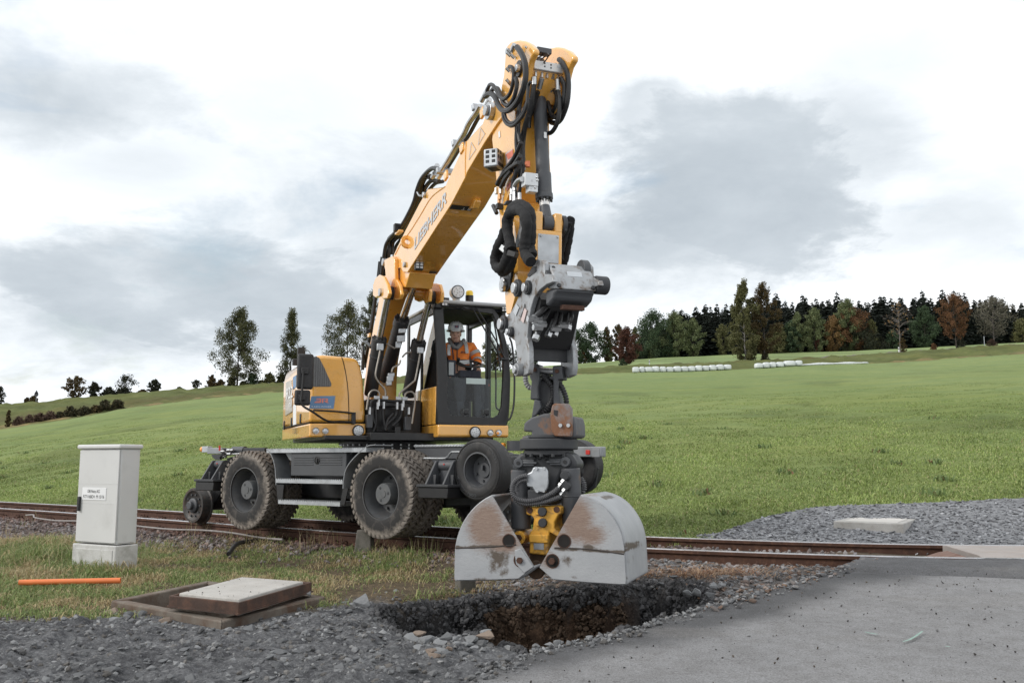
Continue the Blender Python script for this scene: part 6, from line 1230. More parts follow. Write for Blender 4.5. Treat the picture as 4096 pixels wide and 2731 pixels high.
m = MB(); m.tube([uxp(XH + .001, kD(*p)) for p in [(598, 734), (615, 790), (636, 890), (652, 1010), (660, 1150), (662, 1318)]], .0055, 6, 4); part(m, 'panel_gap', SEAM, hs)
m = MB(UP); m.box(XH - 2.28, XH + .008, prof_h[0][0] + .0, prof_h[-1][0] - .005, zs - .006, zs + .006); part(m, 'panel_gap', SEAM, hs)
# perforated grille window
GRM2 = bpy.data.materials.new('perforated_grille'); t = NT(ntree(GRM2)); b = t.n('ShaderNodeBsdfPrincipled'); o = t.n('ShaderNodeOutputMaterial'); t.l(b.outputs[0], o.inputs[0]); g = t.n('ShaderNodeNewGeometry')
vo = t.n('ShaderNodeTexVoronoi', feature='F1'); vo.inputs['Scale'].default_value = 95; vo.inputs['Randomness'].default_value = .15; t.l(g.outputs['Position'], vo.inputs['Vector'])
f = t.rng(vo.outputs['Distance'], .32, .42); t.l(t.mix(f, (.008, .008, .008), (.16, .165, .17)), b.inputs['Base Color']); b.inputs['Roughness'].default_value = .5; bp = t.n('ShaderNodeBump'); bp.inputs['Strength'].default_value = .8; bp.inputs['Distance'].default_value = .004; t.l(f, bp.inputs['Height']); t.l(bp.outputs[0], b.inputs['Normal'])
m = MB(); m.wprism([uxp(XH + .004, kD(*p)) for p in [(336, 735), (370, 727), (398, 742), (445, 835), (485, 925), (506, 972), (505, 992), (490, 1000), (300, 1000), (300, 860)]], dx * -.02); part(m, 'grille', GRM2, hs, bevel=.004)
# side face: window panel with number, labels
SIDEP = pmat('side_panel_print', (.40, .36, .30), .35, var=.15, vscale=3, coat=.3)
m = MB(); m.wprism([uf(yl - .012, kD(*p)) for p in [(96, 960), (145, 935), (152, 1225), (90, 1262)]], dy * .02); sp = part(m, 'side_vent', SIDEP, hs, bevel=.008)
pa = uf(yl - .016, kD(98, 1120)); text_mesh('922', pa, dx, ZU, .17, WHITE, 'lettering', hs, width=.62, bold=.02); text_mesh('rail', uf(yl - .016, kD(122, 1185)), dx, ZU, .09, WHITE, 'lettering', hs, width=.3, shear=.3)
m = MB(); m.wprism([uf(yl - .004, kD(*p)) for p in [(160, 915), (190, 895), (188, 1000), (162, 1025)]], dy * .01); part(m, 'side_sticker', BLUE, hs)
m = MB(); m.wprism([uf(yl - .004, kD(*p)) for p in [(162, 1165), (190, 1150), (188, 1335), (160, 1345)]], dy * .01); part(m, 'warning_label', WHITE, hs)
for (x, y) in ((82, 1345), (228, 1285), (148, 1318)):
    c = uf(yl - .004, kD(x, y)); m = MB(); m.obox(c, .07, .02, .13, dx, dy, ZU); part(m, 'latch', BLACK, hs, bevel=.01)
text_mesh('31.283', uf(yl - .018, kD(160, 1420)), dx, ZU, .07, INK, 'lettering', hs, width=.3)
# company sticker
sq = [uxp(XH + .006, kD(*p)) for p in [(306, 1195), (525, 1196), (541, 1081), (326, 1084)]]
m = MB(); m.wprism(sq, dx * -.008); stk = part(m, 'company_sticker', BLUE, hs)
xd = (sq[1] - sq[0]).normalized()
wL = (sq[1] - sq[0]).length; hL = (sq[3] - sq[0]).z
text_mesh('RADLINGER', sq[0] + xd * wL * .09 + ZU * hL * .10, xd, ZU, hL * .11, WHITE, 'lettering', hs, width=wL * .82, spacing=1.1, lift=.003)
def logo(o, xd, yd, w, h, mat, parent, lift=.003):
    nz = xd.cross(yd); m = MB()
    def q(pts): m.wprism([o + xd * (a * w) + yd * (b_ * h) + nz * lift for a, b_ in pts], nz * .001)
    q([(.12, .82), (.50, .82), (.50, 1.0), (.17, 1.0)]); q([(.38, .28), (.50, .28), (.50, .82), (.38, .82)]); q([(0, 0), (.42, 0), (.50, .10), (.50, .28), (.06, .28)]); q([(.13, .42), (.36, .42), (.36, .58), (.16, .58)])
    q([(.56, 0), (.66, 0), (.66, 1.0), (.56, 1.0)]); q([(.66, .82), (.93, .82), (.99, .9), (.95, 1.0), (.66, 1.0)]); q([(.88, .48), (.99, .52), (.99, .9), (.88, .82)]); q([(.72, .36), (.97, .36), (.99, .52), (.72, .52)]); q([(.80, .18), (.94, .0), (1.08, .0), (.92, .36), (.78, .36)])
    return m.build('logo', mat, parent)
logo(sq[0] + xd * wL * .20 + ZU * hL * .46, xd, ZU, wL * .56, hL * .36, REDP, hs)
# lamps on the housing
def round_lamp(c, ax, r, ring, lens, parent, name, depth=.03, leds=False):
    c = Vector(c); m = MB(); m.lathe([(r * .86, depth * .6), (r, depth * .7), (r * 1.04, depth * .3), (r * 1.04, -.02), (.0005, -.02)], c, ax, 28); hd_ = m.build(name, ring, parent)
    m = MB(); m.lathe([(r * .86, depth * .5), (r * .6, depth * .72), (.0005, depth * .8)], c, ax, 24); m.build('lens', lens, hd_)
    if leds:
        t1 = Vector(ax).cross(ZU).normalized(); t2 = t1.cross(ax)
        for k in range(10):
            rr, a = (r * .62, 2 * math.pi * k / 7) if k < 7 else (r * .25, 2 * math.pi * k / 3); p = c + t1 * rr * math.cos(a) + t2 * rr * math.sin(a) + Vector(ax) * depth * .74
            mm = MB(); mm.cyl(p, p + Vector(ax) * .004, r * .075, n=8); mm.build('led', pmat('led_dot', (.30, .29, .26), .3), hd_)
    return hd_
fwd = dx
for (x, y, r_, mt) in ((365, 1393, .040, LENS), (450, 1395, .038, LENS)): round_lamp(uxp(XH + .02, kD(x, y)), fwd, r_, STEEL, mt, sk, 'indicator_lamp')
round_lamp(uxp(XH + .03, kD(745, 1393)), fwd, .072, BLACK, LED, sk, 'work_lamp', .04, True)
m = MB(); m.cyl(uxp(XH + .015, kD(355, 1398)), uxp(XH + .035, kD(355, 1398)), .018, n=12); part(m, 'amber_bulb', AMBER, sk)
# mirrors on their arm
XM = 1.28
def flatbox(c, w, h, d, mat, name, parent=EX, bevel=.02, seg=3): m = MB(); m.obox(c, d, w, h, dx, dy, ZU); return part(m, name, mat, parent, bevel=bevel, seg=seg)
k_ = .446 / FPX * 12.15
mi = flatbox(uxp(XM, kD(270, 865)), 138 * k_, 305 * k_, .075, PLAST, 'mirror', bevel=.03); flatbox(uxp(XM + .05, kD(268, 858)), 62 * k_, 55 * k_, .04, PLAST, 'mirror_clamp', mi, .008)
mi2 = flatbox(uxp(XM, kD(245, 1098)), 132 * k_, 132 * k_, .07, PLAST, 'mirror', bevel=.025); flatbox(uxp(XM + .05, kD(243, 1095)), 58 * k_, 50 * k_, .04, PLAST, 'mirror_clamp', mi2, .008)
m = MB(); m.tube([uxp(XM + .075, kD(*p)) for p in [(255, 855), (245, 1000), (236, 1090), (232, 1140), (262, 1180), (330, 1220)]] + [uxp(XM - .06, kD(470, 1306)), uxp(XH + .09, kD(600, 1312)), uxp(XH + .06, kD(692, 1318))], .014, 8, 5); part(m, 'mirror_arm', BLACK)
m = MB(); m.tube([uxp(XM, kD(345, 1210)), uxp(XH + .12, kD(560, 1222)), uxp(XH + .06, kD(712, 1238))], .012, 8, 4); part(m, 'mirror_brace', BLACK)
flatbox(uxp(XH + .04, kD(703, 1282)), 34 * k_, 105 * k_, .06, BLACK, 'arm_mount', EX, .006)
# work lamps on the housing roof
c = uf(-1.1, kD(235, 685)); flatbox(c, .11, .12, .09, PLAST, 'roof_work_lamp', EX, .012); m = MB(); m.tube([uf(-1.1, kD(265, 668)), uf(-1.1, kD(300, 680)), uf(-1.1, kD(322, 712))], .006, 6); part(m, 'lamp_wire', HOSE)
c = uf(-1.1, kD(183, 780)); flatbox(c, .09, .10, .08, PLAST, 'roof_work_lamp', EX, .012)
# ------------------------------------------------------------------ cab
XC = 1.42; yc0, yc1 = .28, 1.25
def cf(p, d=0.): return uxp(XC + d, p)
outer = [(338, 1366), (660, 1378), (985, 1386), (1004, 1330), (1016, 1150), (1021, 950), (1008, 760), (985, 620), (945, 470), (905, 360), (870, 308), (600, 270), (318, 262), (314, 330), (330, 500), (342, 720), (348, 950), (345, 1200)]
inner = [(470, 1292), (680, 1305), (868, 1312), (915, 1285), (940, 1210), (955, 950), (955, 760), (940, 640), (905, 500), (870, 400), (840, 330), (620, 300), (405, 300), (404, 340), (415, 500), (432, 720), (442, 950), (440, 1200)]
m = MB(); m.ring([cf(kE(*p)) for p in outer], [cf(kE(*p)) for p in inner], dx * -.07); cabf = part(m, 'cab_frame', BLACK, bevel=.012, smooth=45)
zc_top = ulc(cf(kE(600, 285))).z; zc_bot = 1.245
lowz = ulc(cf(kE(660, 1380))).z; sidez = ulc(uf(yc0, kE(250, 1045))).z
# lower yellow front and side
m = MB(UP); m.box(XC - 1.55, XC - .0, yc0 + .005, yc1, zc_bot, lowz); m.prism([(XC + .0, zc_bot), (XC + .03, zc_bot + .02), (XC + .03, lowz - .01), (XC, lowz)], 'y', yc0 + .005, yc1); cbl = part(m, 'cab_base', YEL, bevel=.03, seg=3)
m = MB(UP); m.box(XC - 1.55, XC - .085, yc0, yc0 + .04, lowz + .006, sidez); part(m, 'cab_side_panel', YEL, cabf, bevel=.008)
round_lamp(uxp(XC + .035, kE(690, 1448)), fwd, .073, BLACK, LED, cbl, 'work_lamp', .04, True)
for x, mt in ((830, LENS), (908, LENS)): round_lamp(uxp(XC + .035, kE(x, 1452)), fwd, .040, STEEL, mt, cbl, 'indicator_lamp')
m = MB(); m.cyl(uxp(XC + .04, kE(902, 1456)), uxp(XC + .06, kE(902, 1456)), .018, n=12); part(m, 'amber_bulb', AMBER, cbl)
# rear frame, pillars, roof, floor, glass
XB = XC - 1.5
m = MB(UP)
for y in (yc0, yc1 - .07): m.box(XB, XB + .09, y, y + .07, lowz, zc_top)
m.box(XC - .72, XC - .62, yc1 - .06, yc1, lowz, zc_top); m.box(XC - .80, XC - .74, yc0, yc0 + .05, lowz, zc_top); m.box(XB, XC - .07, yc1 - .05, yc1, lowz, lowz + .12); m.box(XB + .09, XC - .07, yc1 - .06, yc1, zc_top - .1, zc_top); m.box(XB + .09, XC - .07, yc0, yc0 + .06, zc_top - .1, zc_top)
m.box(XB, XB + .05, yc0, yc1, lowz, lowz + .75); m.box(XB, XC, yc0 + .01, yc1 - .01, lowz - .02, lowz + .02); part(m, 'cab_shell', BLACK, cabf, bevel=.012)
m = MB(UP); m.box(XB - .02, XC + .10, yc0 - .01, yc1 + .01, zc_top, zc_top + .05); m.box(XB + .1, XC - .15, yc0 + .1, yc1 - .1, zc_top + .05, zc_top + .09); rf_ = part(m, 'cab_roof', pmat('roof_grey', (.36, .37, .38), .5, .2, var=.1), cabf, bevel=.03, seg=3)
m = MB(UP); m.box(XB + .05, XC - .1, yc0 + .06, yc1 - .06, zc_top - .035, zc_top - .004); part(m, 'head_liner', DARKC, cabf)
m = MB(); m.add([cf(kE(*p), -.03) for p in [(442, 936), (954, 962), (938, 1215), (912, 1288), (866, 1312), (470, 1294), (440, 1200)]], [tuple(range(7))], True); part(m, 'lower_windscreen', GLASS, cabf)
m = MB(UP); m.add([(x, yc0 + .015, z) for x, z in ((XC - .72, sidez), (XC - .09, sidez), (XC - .09, zc_top - .1), (XC - .72, zc_top - .1), (XB + .09, sidez), (XC - .8, sidez), (XC - .8, zc_top - .1), (XB + .09, zc_top - .1))], [(0, 1, 2, 3), (4, 5, 6, 7)]); part(m, 'side_window', GLASSD, cabf)
m = MB(UP); m.add([(x, yc1 - .03, z) for x, z in ((XC - .62, lowz + .13), (XC - .09, lowz + .13), (XC - .09, zc_top - .1), (XC - .62, zc_top - .1))], [(0, 1, 2, 3)]); part(m, 'door_window', GLASS, cabf)
m = MB(UP); m.add([(XB + .02, y, z) for y, z in ((yc0 + .09, lowz + .76), (yc1 - .09, lowz + .76), (yc1 - .09, zc_top - .1), (yc0 + .09, zc_top - .1))], [(0, 1, 2, 3)]); part(m, 'rear_window', GLASSD, cabf)
# visor, lamps, wipers, grab rails
m = MB(); m.wprism([cf(kE(*p), .02) for p in [(440, 268), (600, 280), (760, 300), (862, 298), (858, 362), (740, 345), (610, 318), (575, 296), (440, 292)]], dx * -.08); part(m, 'visor', BLACK, cabf, bevel=.01)
ke = .43375 / FPX * 11.9
for (x, y, w, h) in ((412, 252, 66, 78), (962, 312, 52, 62)):
    lb_ = flatbox(cf(kE(x, y), .05), w * ke * 1.15, h * ke * 1.1, .08, PLAST, 'cab_work_lamp', cabf, .01)
    for i in range(2):
        for j in range(2):
            m = MB(); p = cf(kE(x - w * .2 + w * .4 * i, y - h * .15 + h * .36 * j), .092); m.obox(p, .006, w * ke * .34, h * ke * .28, dx, dy, ZU); part(m, 'led', LED, lb_, bevel=.003)
flatbox(cf(kE(345, 260), -.02), .11, .16, .16, BLACK, 'lamp_bracket', cabf, .02)
cl_ = up(XC - .28, ulc(uxp(XC - .25, kE(533, 155))).y, ulc(uxp(XC - .25, kE(533, 155))).z); m = MB(); m.lathe([(.085, .04), (.09, .0), (.088, -.07), (.06, -.10), (.0005, -.11)], cl_, dx, 26); bl_ = part(m, 'roof_lamp', WHITE, cabf);
m = MB(); m.lathe([(.078, .042), (.09, .044), (.092, .025), (.085, .0)], cl_, dx, 26); part(m, 'lamp_ring', BLACK, bl_); m = MB(); m.lathe([(.08, .04), (.05, .047), (.0005, .048)], cl_, dx, 24); part(m, 'lens', LED, bl_)
for k in range(9):
    rr, a = (.052, 2 * math.pi * k / 6) if k < 6 else (.02, 2 * math.pi * k / 3); p = cl_ + dy * rr * math.cos(a) + ZU * rr * math.sin(a) + dx * .046; m = MB(); m.cyl(p, p + dx * .005, .007, n=8); part(m, 'led', pmat('led_dot', (.30, .29, .26), .3), bl_)
m = MB(); m.cyl(cl_ - ZU * .08 - dx * .04, cl_ - ZU * .16 - dx * .04, .05, n=12); part(m, 'lamp_post', WHITE, bl_)
bq_ = uxp(XC - .30, kE(640, 238)); m = MB(); m.cyl(bq_ - ZU * .02, bq_ + ZU * .07, .055, n=20); bc = part(m, 'beacon', BLACK, cabf); m = MB(); m.lathe([(.05, .07), (.05, .11), (.04, .135), (.0005, .145)], bq_, ZU, 20); part(m, 'beacon_dome', YLENS, bc)
m = MB(); m.cyl(uxp(XC - 1.2, kE(372, 205)), uxp(XC - 1.2, kE(372, 175)), .06, n=14); part(m, 'rear_beacon', AMBER, cabf)
for pts in ([(660, 290), (745, 440), (890, 690), (930, 770)], [(700, 298), (790, 440), (905, 640), (965, 765)]):
    m = MB(); P = [cf(kE(*p), .06) for p in pts]; m.tube(P, .010, 6, 4); part(m, 'wiper_arm', BLACK, cabf)
m = MB(); m.tube([cf(kE(*p), .05) for p in [(862, 400), (888, 560), (905, 700), (928, 890)]], .012, 6, 4); part(m, 'wiper_blade', BLACK, cabf)
m = MB(); m.obox(cf(kE(965, 772), .045), .03, .12, .035, dx, dy, ZU); part(m, 'wiper_clamp', BLACK, cabf, bevel=.006)
m = MB(); m.tube([cf(kE(*p), .10) for p in [(1010, 575), (1032, 640), (1050, 800), (1056, 1000), (1048, 1200), (1020, 1310), (992, 1340)]], .013, 8, 5); part(m, 'grab_rail', BLACK, cabf)
m = MB(UP); q = ulc(uf(yc1 - .08, kE(885, 800))); q2 = ulc(uf(yc1 - .08, kE(925, 1240))); m.tube([uf(yc1 - .08, kE(*p)) for p in [(940, 780), (900, 790), (882, 830), (885, 1000), (884, 1190), (900, 1235), (935, 1245)]], .012, 8, 4); part(m, 'door_handle_rail', BLACK, cabf)
# interior: seat, consoles, wheel, monitor
m = MB(UP); m.box(XC - 1.02, XC - .55, .50, 1.02, lowz + .35, lowz + .50); m.prism([(XC - 1.12, lowz + .45), (XC - .98, lowz + .45), (XC - 1.05, lowz + 1.15), (XC - 1.16, lowz + 1.15)], 'y', .50, 1.02); m.box(XC - 1.0, XC - .6, .58, .94, lowz, lowz + .36); seat_ = part(m, 'seat', DARKC, cabf, bevel=.04, seg=3)
m = MB(UP); m.box(XC - .85, XC - .45, .34, .48, lowz + .1, lowz + .66); m.box(XC - .85, XC - .45, 1.04, 1.16, lowz + .1, lowz + .64); part(m, 'console', DARKC, cabf, bevel=.03)
cc = ulc(uxp(XC - .38, kE(660, 870))); P0 = up(XC - .12, cc.y + .03, lowz); P1 = up(XC - .34, cc.y + .03, cc.z)
m = MB(); m.tube([P0, P0.lerp(P1, .5), P1], .045, 10, 3, rf=lambda f: 1.4 - .6 * f); sc_ = part(m, 'steering_column', DARKC, cabf)
wc = uxp(XC - .36, kE(635, 818)); wn_ = (dx * .35 + ZU * .94).normalized(); m = MB(); t1 = dy; t2 = wn_.cross(t1); RW_ = 125 * ke
P = [wc + t1 * RW_ * math.cos(a) + t2 * RW_ * math.sin(a) for a in np.linspace(0, 2 * math.pi, 33)]; m.tube(P, .016, 8, smooth=False); wh_ = part(m, 'steering_wheel', BLACK, sc_)
m = MB()
for a in (.4, 2.6, 4.7): m.tube([wc - wn_ * .05, wc + t1 * RW_ * math.cos(a) + t2 * RW_ * math.sin(a)], .016, 6, smooth=False)
m.cyl(wc - wn_ * .08, wc - wn_ * .03, .045, n=14); m.cyl(wc - t1 * RW_ * .92, wc - t1 * RW_ * .92 + wn_ * .06, .012, .026, 10); m.ell(wc - t1 * RW_ * .92 + wn_ * .065, t1 * .028, t2 * .028, wn_ * .014, 10, 6); part(m, 'wheel_spokes', BLACK, sc_)
flatbox(uxp(XC - .20, kE(475, 860)), .10, .22, .06, DARKC, 'monitor', cabf, .01); flatbox(uxp(XC - .165, kE(473, 862)), .07, .17, .006, pmat('screen_glass', (.30, .33, .34), .2), 'monitor_screen', cabf, .004)
flatbox(uxp(XC - .30, kE(640, 915)), .30, .10, .10, DARKC, 'switch_panel', cabf, .015)
m = MB()
for x, y in ((560, 1240), (740, 1245)): m.obox(uxp(XC - .15, kE(x, y)), .03, .10, .22, (dx + ZU * .3).normalized(), dy, (ZU - dx * .3).normalized())
part(m, 'pedals', DARKC, cabf, bevel=.008)
m = MB(); m.obox(uxp(XC - .035, kE(700, 978)), .003, .30 * .9, .075, dx, dy, ZU); part(m, 'windscreen_label', WHITE, cabf)
m = MB(); m.obox(uxp(XC - .5, kE(790, 1015)), .04, .10, .035, dx, dy, ZU); part(m, 'door_lever', RED, cabf, bevel=.01)
# ------------------------------------------------------------------ lower boom, cylinders
PIPM = pmat('dull_pipe_steel', (.30, .275, .245), .42, .8, var=.15, vscale=9)
lbp = [(818, 800), (862, 560), (905, 360), (935, 200), (950, 60), (962, 15), (1000, -10), (1040, 0), (1048, 60), (1035, 130), (1000, 235), (962, 370), (918, 560), (885, 760), (872, 930), (862, 1230), (780, 1230), (800, 950)]
m = MB(); m.wprism([uy(-.175, kD(*p)) for p in lbp], dy * .35); lbm = part(m, 'lower_boom', YEL, bevel=.015)
# knee ears (outer plates with the rod eyes)
eL = uy(-.28, kD(1018, 160)); eR = uy(.27, kD(1388, 200))
for y_, c in ((-.38, None), (-.225, None), (.175, None), (.33, None)):
    src = [(942, 190), (945, 90), (965, 30), (1000, 2), (1040, 20), (1075, 90), (1090, 170), (1075, 215), (1040, 220), (1005, 190), (970, 210)] if y_ < 0 else [(1330, 70), (1400, 68), (1430, 80), (1448, 150), (1440, 240), (1410, 258), (1385, 230), (1345, 245), (1310, 230), (1300, 150)]
    ref = -.28 if y_ < 0 else .27
    m = MB(); m.wprism([uy(ref, kD(*p)) + dy * (y_ - ref) for p in src], dy * .045); part(m, 'cylinder_ear', YEL, lbm, bevel=.012)
m = MB(); m.cyl(eL - dy * .10, eL + dy * .10, .04, n=16); m.cyl(eR - dy * .10, eR + dy * .10, .04, n=16); m.cyl(eL + ZU * .06 + dy * .05, eR + ZU * .06 - dy * .05, .075, n=20); part(m, 'cross_tube', YEL, lbm)
m = MB(); m.cyl(eL - dy * .125, eL - dy * .09, .05, n=18); part(m, 'pin_cap', STEEL, lbm)
def cylinder(a, b, c, r, rr, nm, eye=True, flange=.12):
    """hydraulic cylinder: rod from a to b, barrel from b to c"""
    a, b, c = Vector(a), Vector(b), Vector(c); e = (c - b).normalized(); m = MB(); m.cyl(b, c, r, n=26); m.cyl(b + e * .0, b + e * flange, r * 1.13, n=26); m.cyl(b + e * (flange + .12), b + e * (flange + .15), r * 1.07, n=26); cy2 = m.build(nm, DGREY, EX, bevel=.004)
    m = MB(); m.cyl(a, b + e * .02, rr, n=22); m.build('piston_rod', CHROME, cy2)
    t1 = e.cross(dy).normalized(); t2 = e.cross(t1)
    for k in range(10):
        q = b + (t1 * math.cos(k * .628) + t2 * math.sin(k * .628)) * r * .98; m = MB(); m.cyl(q - e * .016, q + e * .002, .011, n=6); m.build('bolt', DGREY, cy2)
    if eye: m = MB(); m.cyl(a - dy * .055, a + dy * .055, rr * 2.0, n=22); m.build('rod_eye', DGREY, cy2)
    return cy2
CL = cylinder(eL, uy(-.28, kD(935, 568)), uy(-.28, kD(858, 1070)), .088, .043, 'boom_cylinder'); CRr = cylinder(eR, uy(.27, kD(1290, 598)), uy(.27, kD(1196, 1075)), .088, .043, 'boom_cylinder')
CM = cylinder(uy(0, FI(975, 590)), uy(.0, kD(1138, 392)), uy(0, kD(985, 925)), .090, .045, 'adjusting_cylinder')
k_ = .446 / FPX * 12.4
for (cyo, x, y, w, h) in ((-.36, 942, 645, 55, 60), (.20, 1303, 675, 55, 55)):
    m = MB(); q = uy(cyo, kD(x, y)); m.obox(q, .05, w * k_, h * k_, dx, dy, ZU); part(m, 'hose_flange', ZINC, bevel=.008)
for q, w, h in ((uxp(1.2, kD(1140, 500)), 60, 40), (uxp(1.16, kD(1130, 570)), 70, 60), (uxp(1.1, kD(1105, 625)), 45, 60), (uxp(.98, kD(1040, 895)), 60, 35), (uxp(.98, kD(1030, 930)), 60, 50), (uxp(.98, kD(1020, 970)), 50, 40)):
    m = MB(); m.obox(q, .05, w * k_, h * k_, dx, (dy + ZU * .1).normalized(), ZU); part(m, 'valve_block', ZINC, bevel=.008)
for pts in ([(945, 660), (930, 740), (905, 860), (903, 910), (930, 960), (978, 1015), (990, 1050), (990, 1092)], [(938, 1078), (930, 1050), (905, 1032), (870, 1035), (845, 1065), (835, 1110), (820, 1205)]):
    m = MB(); m.tube([uxp(1.14, kD(*p)) for p in pts], .0125, 8, 5); part(m, 'steel_pipe', PIPM)
for pts in ([(1302, 690), (1285, 790), (1258, 930), (1240, 955), (1150, 1030), (1118, 1060), (1112, 1095)], [(1162, 1092), (1170, 1062), (1200, 1045), (1235, 1052), (1254, 1090), (1252, 1160), (1238, 1250), (1228, 1330)], [(1000, 615), (1040, 640), (1075, 658)], [(1220, 690), (1175, 700), (1140, 735)], [(1125, 760), (1110, 800), (1060, 830), (1045, 870)]):
    m = MB(); m.tube([uxp(1.15, kD(*p)) for p in pts], .0125, 8, 5); part(m, 'steel_pipe', PIPM)
# clamp blocks, valves and hoses at the boom foot
for (x, y) in ((912, 1097), (988, 1098), (1108, 1104), (1163, 1106)):
    m = MB(); m.obox(uxp(1.15, kD(x, y)), .03, .075, .045, dx, dy, ZU); part(m, 'pipe_clamp', ZINC, bevel=.006)
for (x, y) in ((920, 1170), (975, 1165), (1095, 1170), (1140, 1180), (850, 1215), (1200, 1215), (930, 1140), (1150, 1150)):
    m = MB(); q = uxp(1.14, kD(x, y)); m.cyl(q + ZU * .045, q - ZU * .045, .016, n=6); part(m, 'hose_fitting', STEEL)
for (x, y, w, h) in ((842, 1310, 55, 115), (1185, 1330, 58, 120)):
    m = MB(); m.obox(uxp(1.0, kD(x, y)), .10, w * k_, h * k_, dx, dy, ZU); part(m, 'control_box', GREY, bevel=.008)
for (x, y, w, h) in ((1095, 1400, 60, 90), (1000, 1395, 220, 14), (960, 1420, 200, 12), (1040, 1480, 330, 24), (1025, 1290, 260, 200), (1030, 1150, 200, 60)):
    m = MB(); m.obox(uxp(.82 if h > 100 else .95, kD(x, y)), .08, w * k_, h * k_, dx, dy, ZU); part(m, 'boom_foot_block', BLACK, bevel=.012)
for pts in ([(905, 1180), (905, 1260), (900, 1340), (880, 1400)], [(970, 1190), (970, 1280), (985, 1360)], [(1095, 1190), (1080, 1260), (1010, 1330), (985, 1380)], [(1140, 1195), (1120, 1280), (1050, 1350)], [(860, 1190), (870, 1130), (940, 1118), (1050, 1130), (1170, 1135), (1225, 1150)], [(1060, 1240), (1010, 1300), (990, 1390)], [(880, 1180), (875, 1250), (890, 1330)], [(1200, 1180), (1190, 1240), (1170, 1300)]):
    m = MB(); m.tube([uxp(1.0, kD(*p)) for p in pts], .02, 8, 5); part(m, 'hose', HOSE)
m = MB(UP)
m.box(-.3, .75, -.50, .28, 1.26, 1.75); part(m, 'boom_seat', BLACK, bevel=.03)
m = MB(); m.obox(uy(-.33, kD(845, 540)), .10, .03, .05, dx, dy, ZU); part(m, 'cable_tab', YEL, bevel=.006); flatbox(uy(-.33, kD(832, 505)), .06, .06, .06, BLACK, 'lamp_socket', EX, .008)
for off, pts in ((-.14, [(960, -160), (935, 20), (905, 190), (880, 380), (858, 520), (835, 640), (800, 800)]), (-.12, [(940, -120), (920, 60), (895, 220), (870, 400), (845, 560), (825, 700), (815, 830)]), (-.18, [(785, 850), (790, 700), (785, 625), (805, 600), (845, 625), (860, 645)])):
    m = MB(); m.tube([uy(off, kD(*p)) for p in pts], .024, 8, 5); part(m, 'hose', HOSE)
# ------------------------------------------------------------------ upper boom
bp_ = [(215, 1345), (228, 1440), (262, 1432), (285, 1462), (312, 1465), (400, 1325), (508, 1158), (620, 985), (717, 800), (728, 765), (850, 560), (940, 425), (975, 378), (978, 335), (955, 290), (925, 278), (888, 300), (835, 430), (726, 548), (655, 690), (590, 832), (574, 868), (455, 882), (395, 985), (300, 1168), (250, 1270)]
m = MB(); m.wprism([uy(-.19, kC(*p)) for p in bp_], dy * .38); ub = part(m, 'upper_boom', YEL, bevel=.008)
def on_ub(x, y, lift=.002): return uy(-.19 - lift, kC(x, y))
b0 = on_ub(362, 1316); b1_ = on_ub(592, 975); xd = (b1_ - b0).normalized(); yd = (-dy).cross(xd)
hL_ = 60 * .574 * 11.7 / FPX
text_mesh('LIEBHERR', b0 + yd * .012, xd, yd, hL_ * 1.30, FADE, 'lettering', ub, width=(b1_ - b0).length * .985, bold=.025, shear=.22, lift=.003)
for pts in ([(575, 866), (480, 940), (400, 1070), (330, 1180), (270, 1260), (228, 1340)],):
    m = MB(); m.tube([on_ub(*p) for p in pts], .006, 6, 4); part(m, 'weld_seam', YEL, ub)
m = MB(); m.tube([on_ub(722, 552), on_ub(716, 680), on_ub(716, 795)], .006, 6, 3); part(m, 'weld_seam', YEL, ub)
for tri in ([(822, 455), (853, 498), (805, 580)], [(758, 555), (789, 608), (740, 682)]):
    P = [on_ub(*p, lift=.004) for p in tri]; c = sum(P, Vector()) / 3; m = MB(); m.ring(P, [p.lerp(c, .12) for p in P], -dy * .002); part(m, 'warning_triangle', FADE, ub)
def disc(c, r, d, mat, nm, par, ax=None, n=20): ax = ax or -dy; m = MB(); m.cyl(c, Vector(c) + Vector(ax) * d, r, n=n); return part(m, nm, mat, par, bevel=.004)
disc(on_ub(436, 925), .035, .03, STEEL, 'pin', ub); disc(on_ub(298, 1410), .035, .025, ZINC, 'pin', ub); disc(on_ub(163, 1393), .05, .05, ZINC, 'pin', ub)
m = MB(); c = on_ub(312, 1252); m.lathe([(.035, -.02), (.085, -.02), (.085, .02), (.035, .02)], c, (xd), 16, True); part(m, 'lifting_eye', YEL, ub, bevel=.006)
tipc = on_ub(905, 342, 0); disc(tipc, .085, .05, STEEL, 'tip_pin', ub, n=26); disc(tipc - dy * .05, .05, .03, ZINC, 'tip_pin_cap', ub); 
m = MB(); m.cyl(tipc + dy * .02, tipc + dy * .36, .11, n=26); part(m, 'tip_boss', YEL, ub)
# underside lug and load plate
lug = [(752, 870), (797, 880), (778, 935), (785, 965), (770, 1015), (735, 1022), (712, 1000), (712, 970), (735, 940)]
m = MB(); m.wprism([uy(.02, kC(*p)) for p in lug], dy * .07); lg = part(m, 'lifting_lug', YEL, ub, bevel=.012)
m = MB(); q = uy(.02, kC(735, 968)); m.cyl(q - dy * .003, q + dy * .003, .028, n=16); part(m, 'lug_hole', BLACK, lg)
un = (uy(0, kC(508, 1158)) - uy(0, kC(620, 985))).normalized(); dn = un.cross(dy); dn = dn if dn.z < 0 else -dn
pc_ = uy(-.19, kC(608, 1003)) + dy * .13 + dn * .004; m = MB(); m.obox(pc_, .09, .24, .005, un, dy, dn); lp = part(m, 'load_plate', INK, ub); text_mesh('8 T', pc_ + dy * .11 - un * .018 + dn * .003, -dy, un, .055, WHITE, 'lettering', ub, lift=.001)
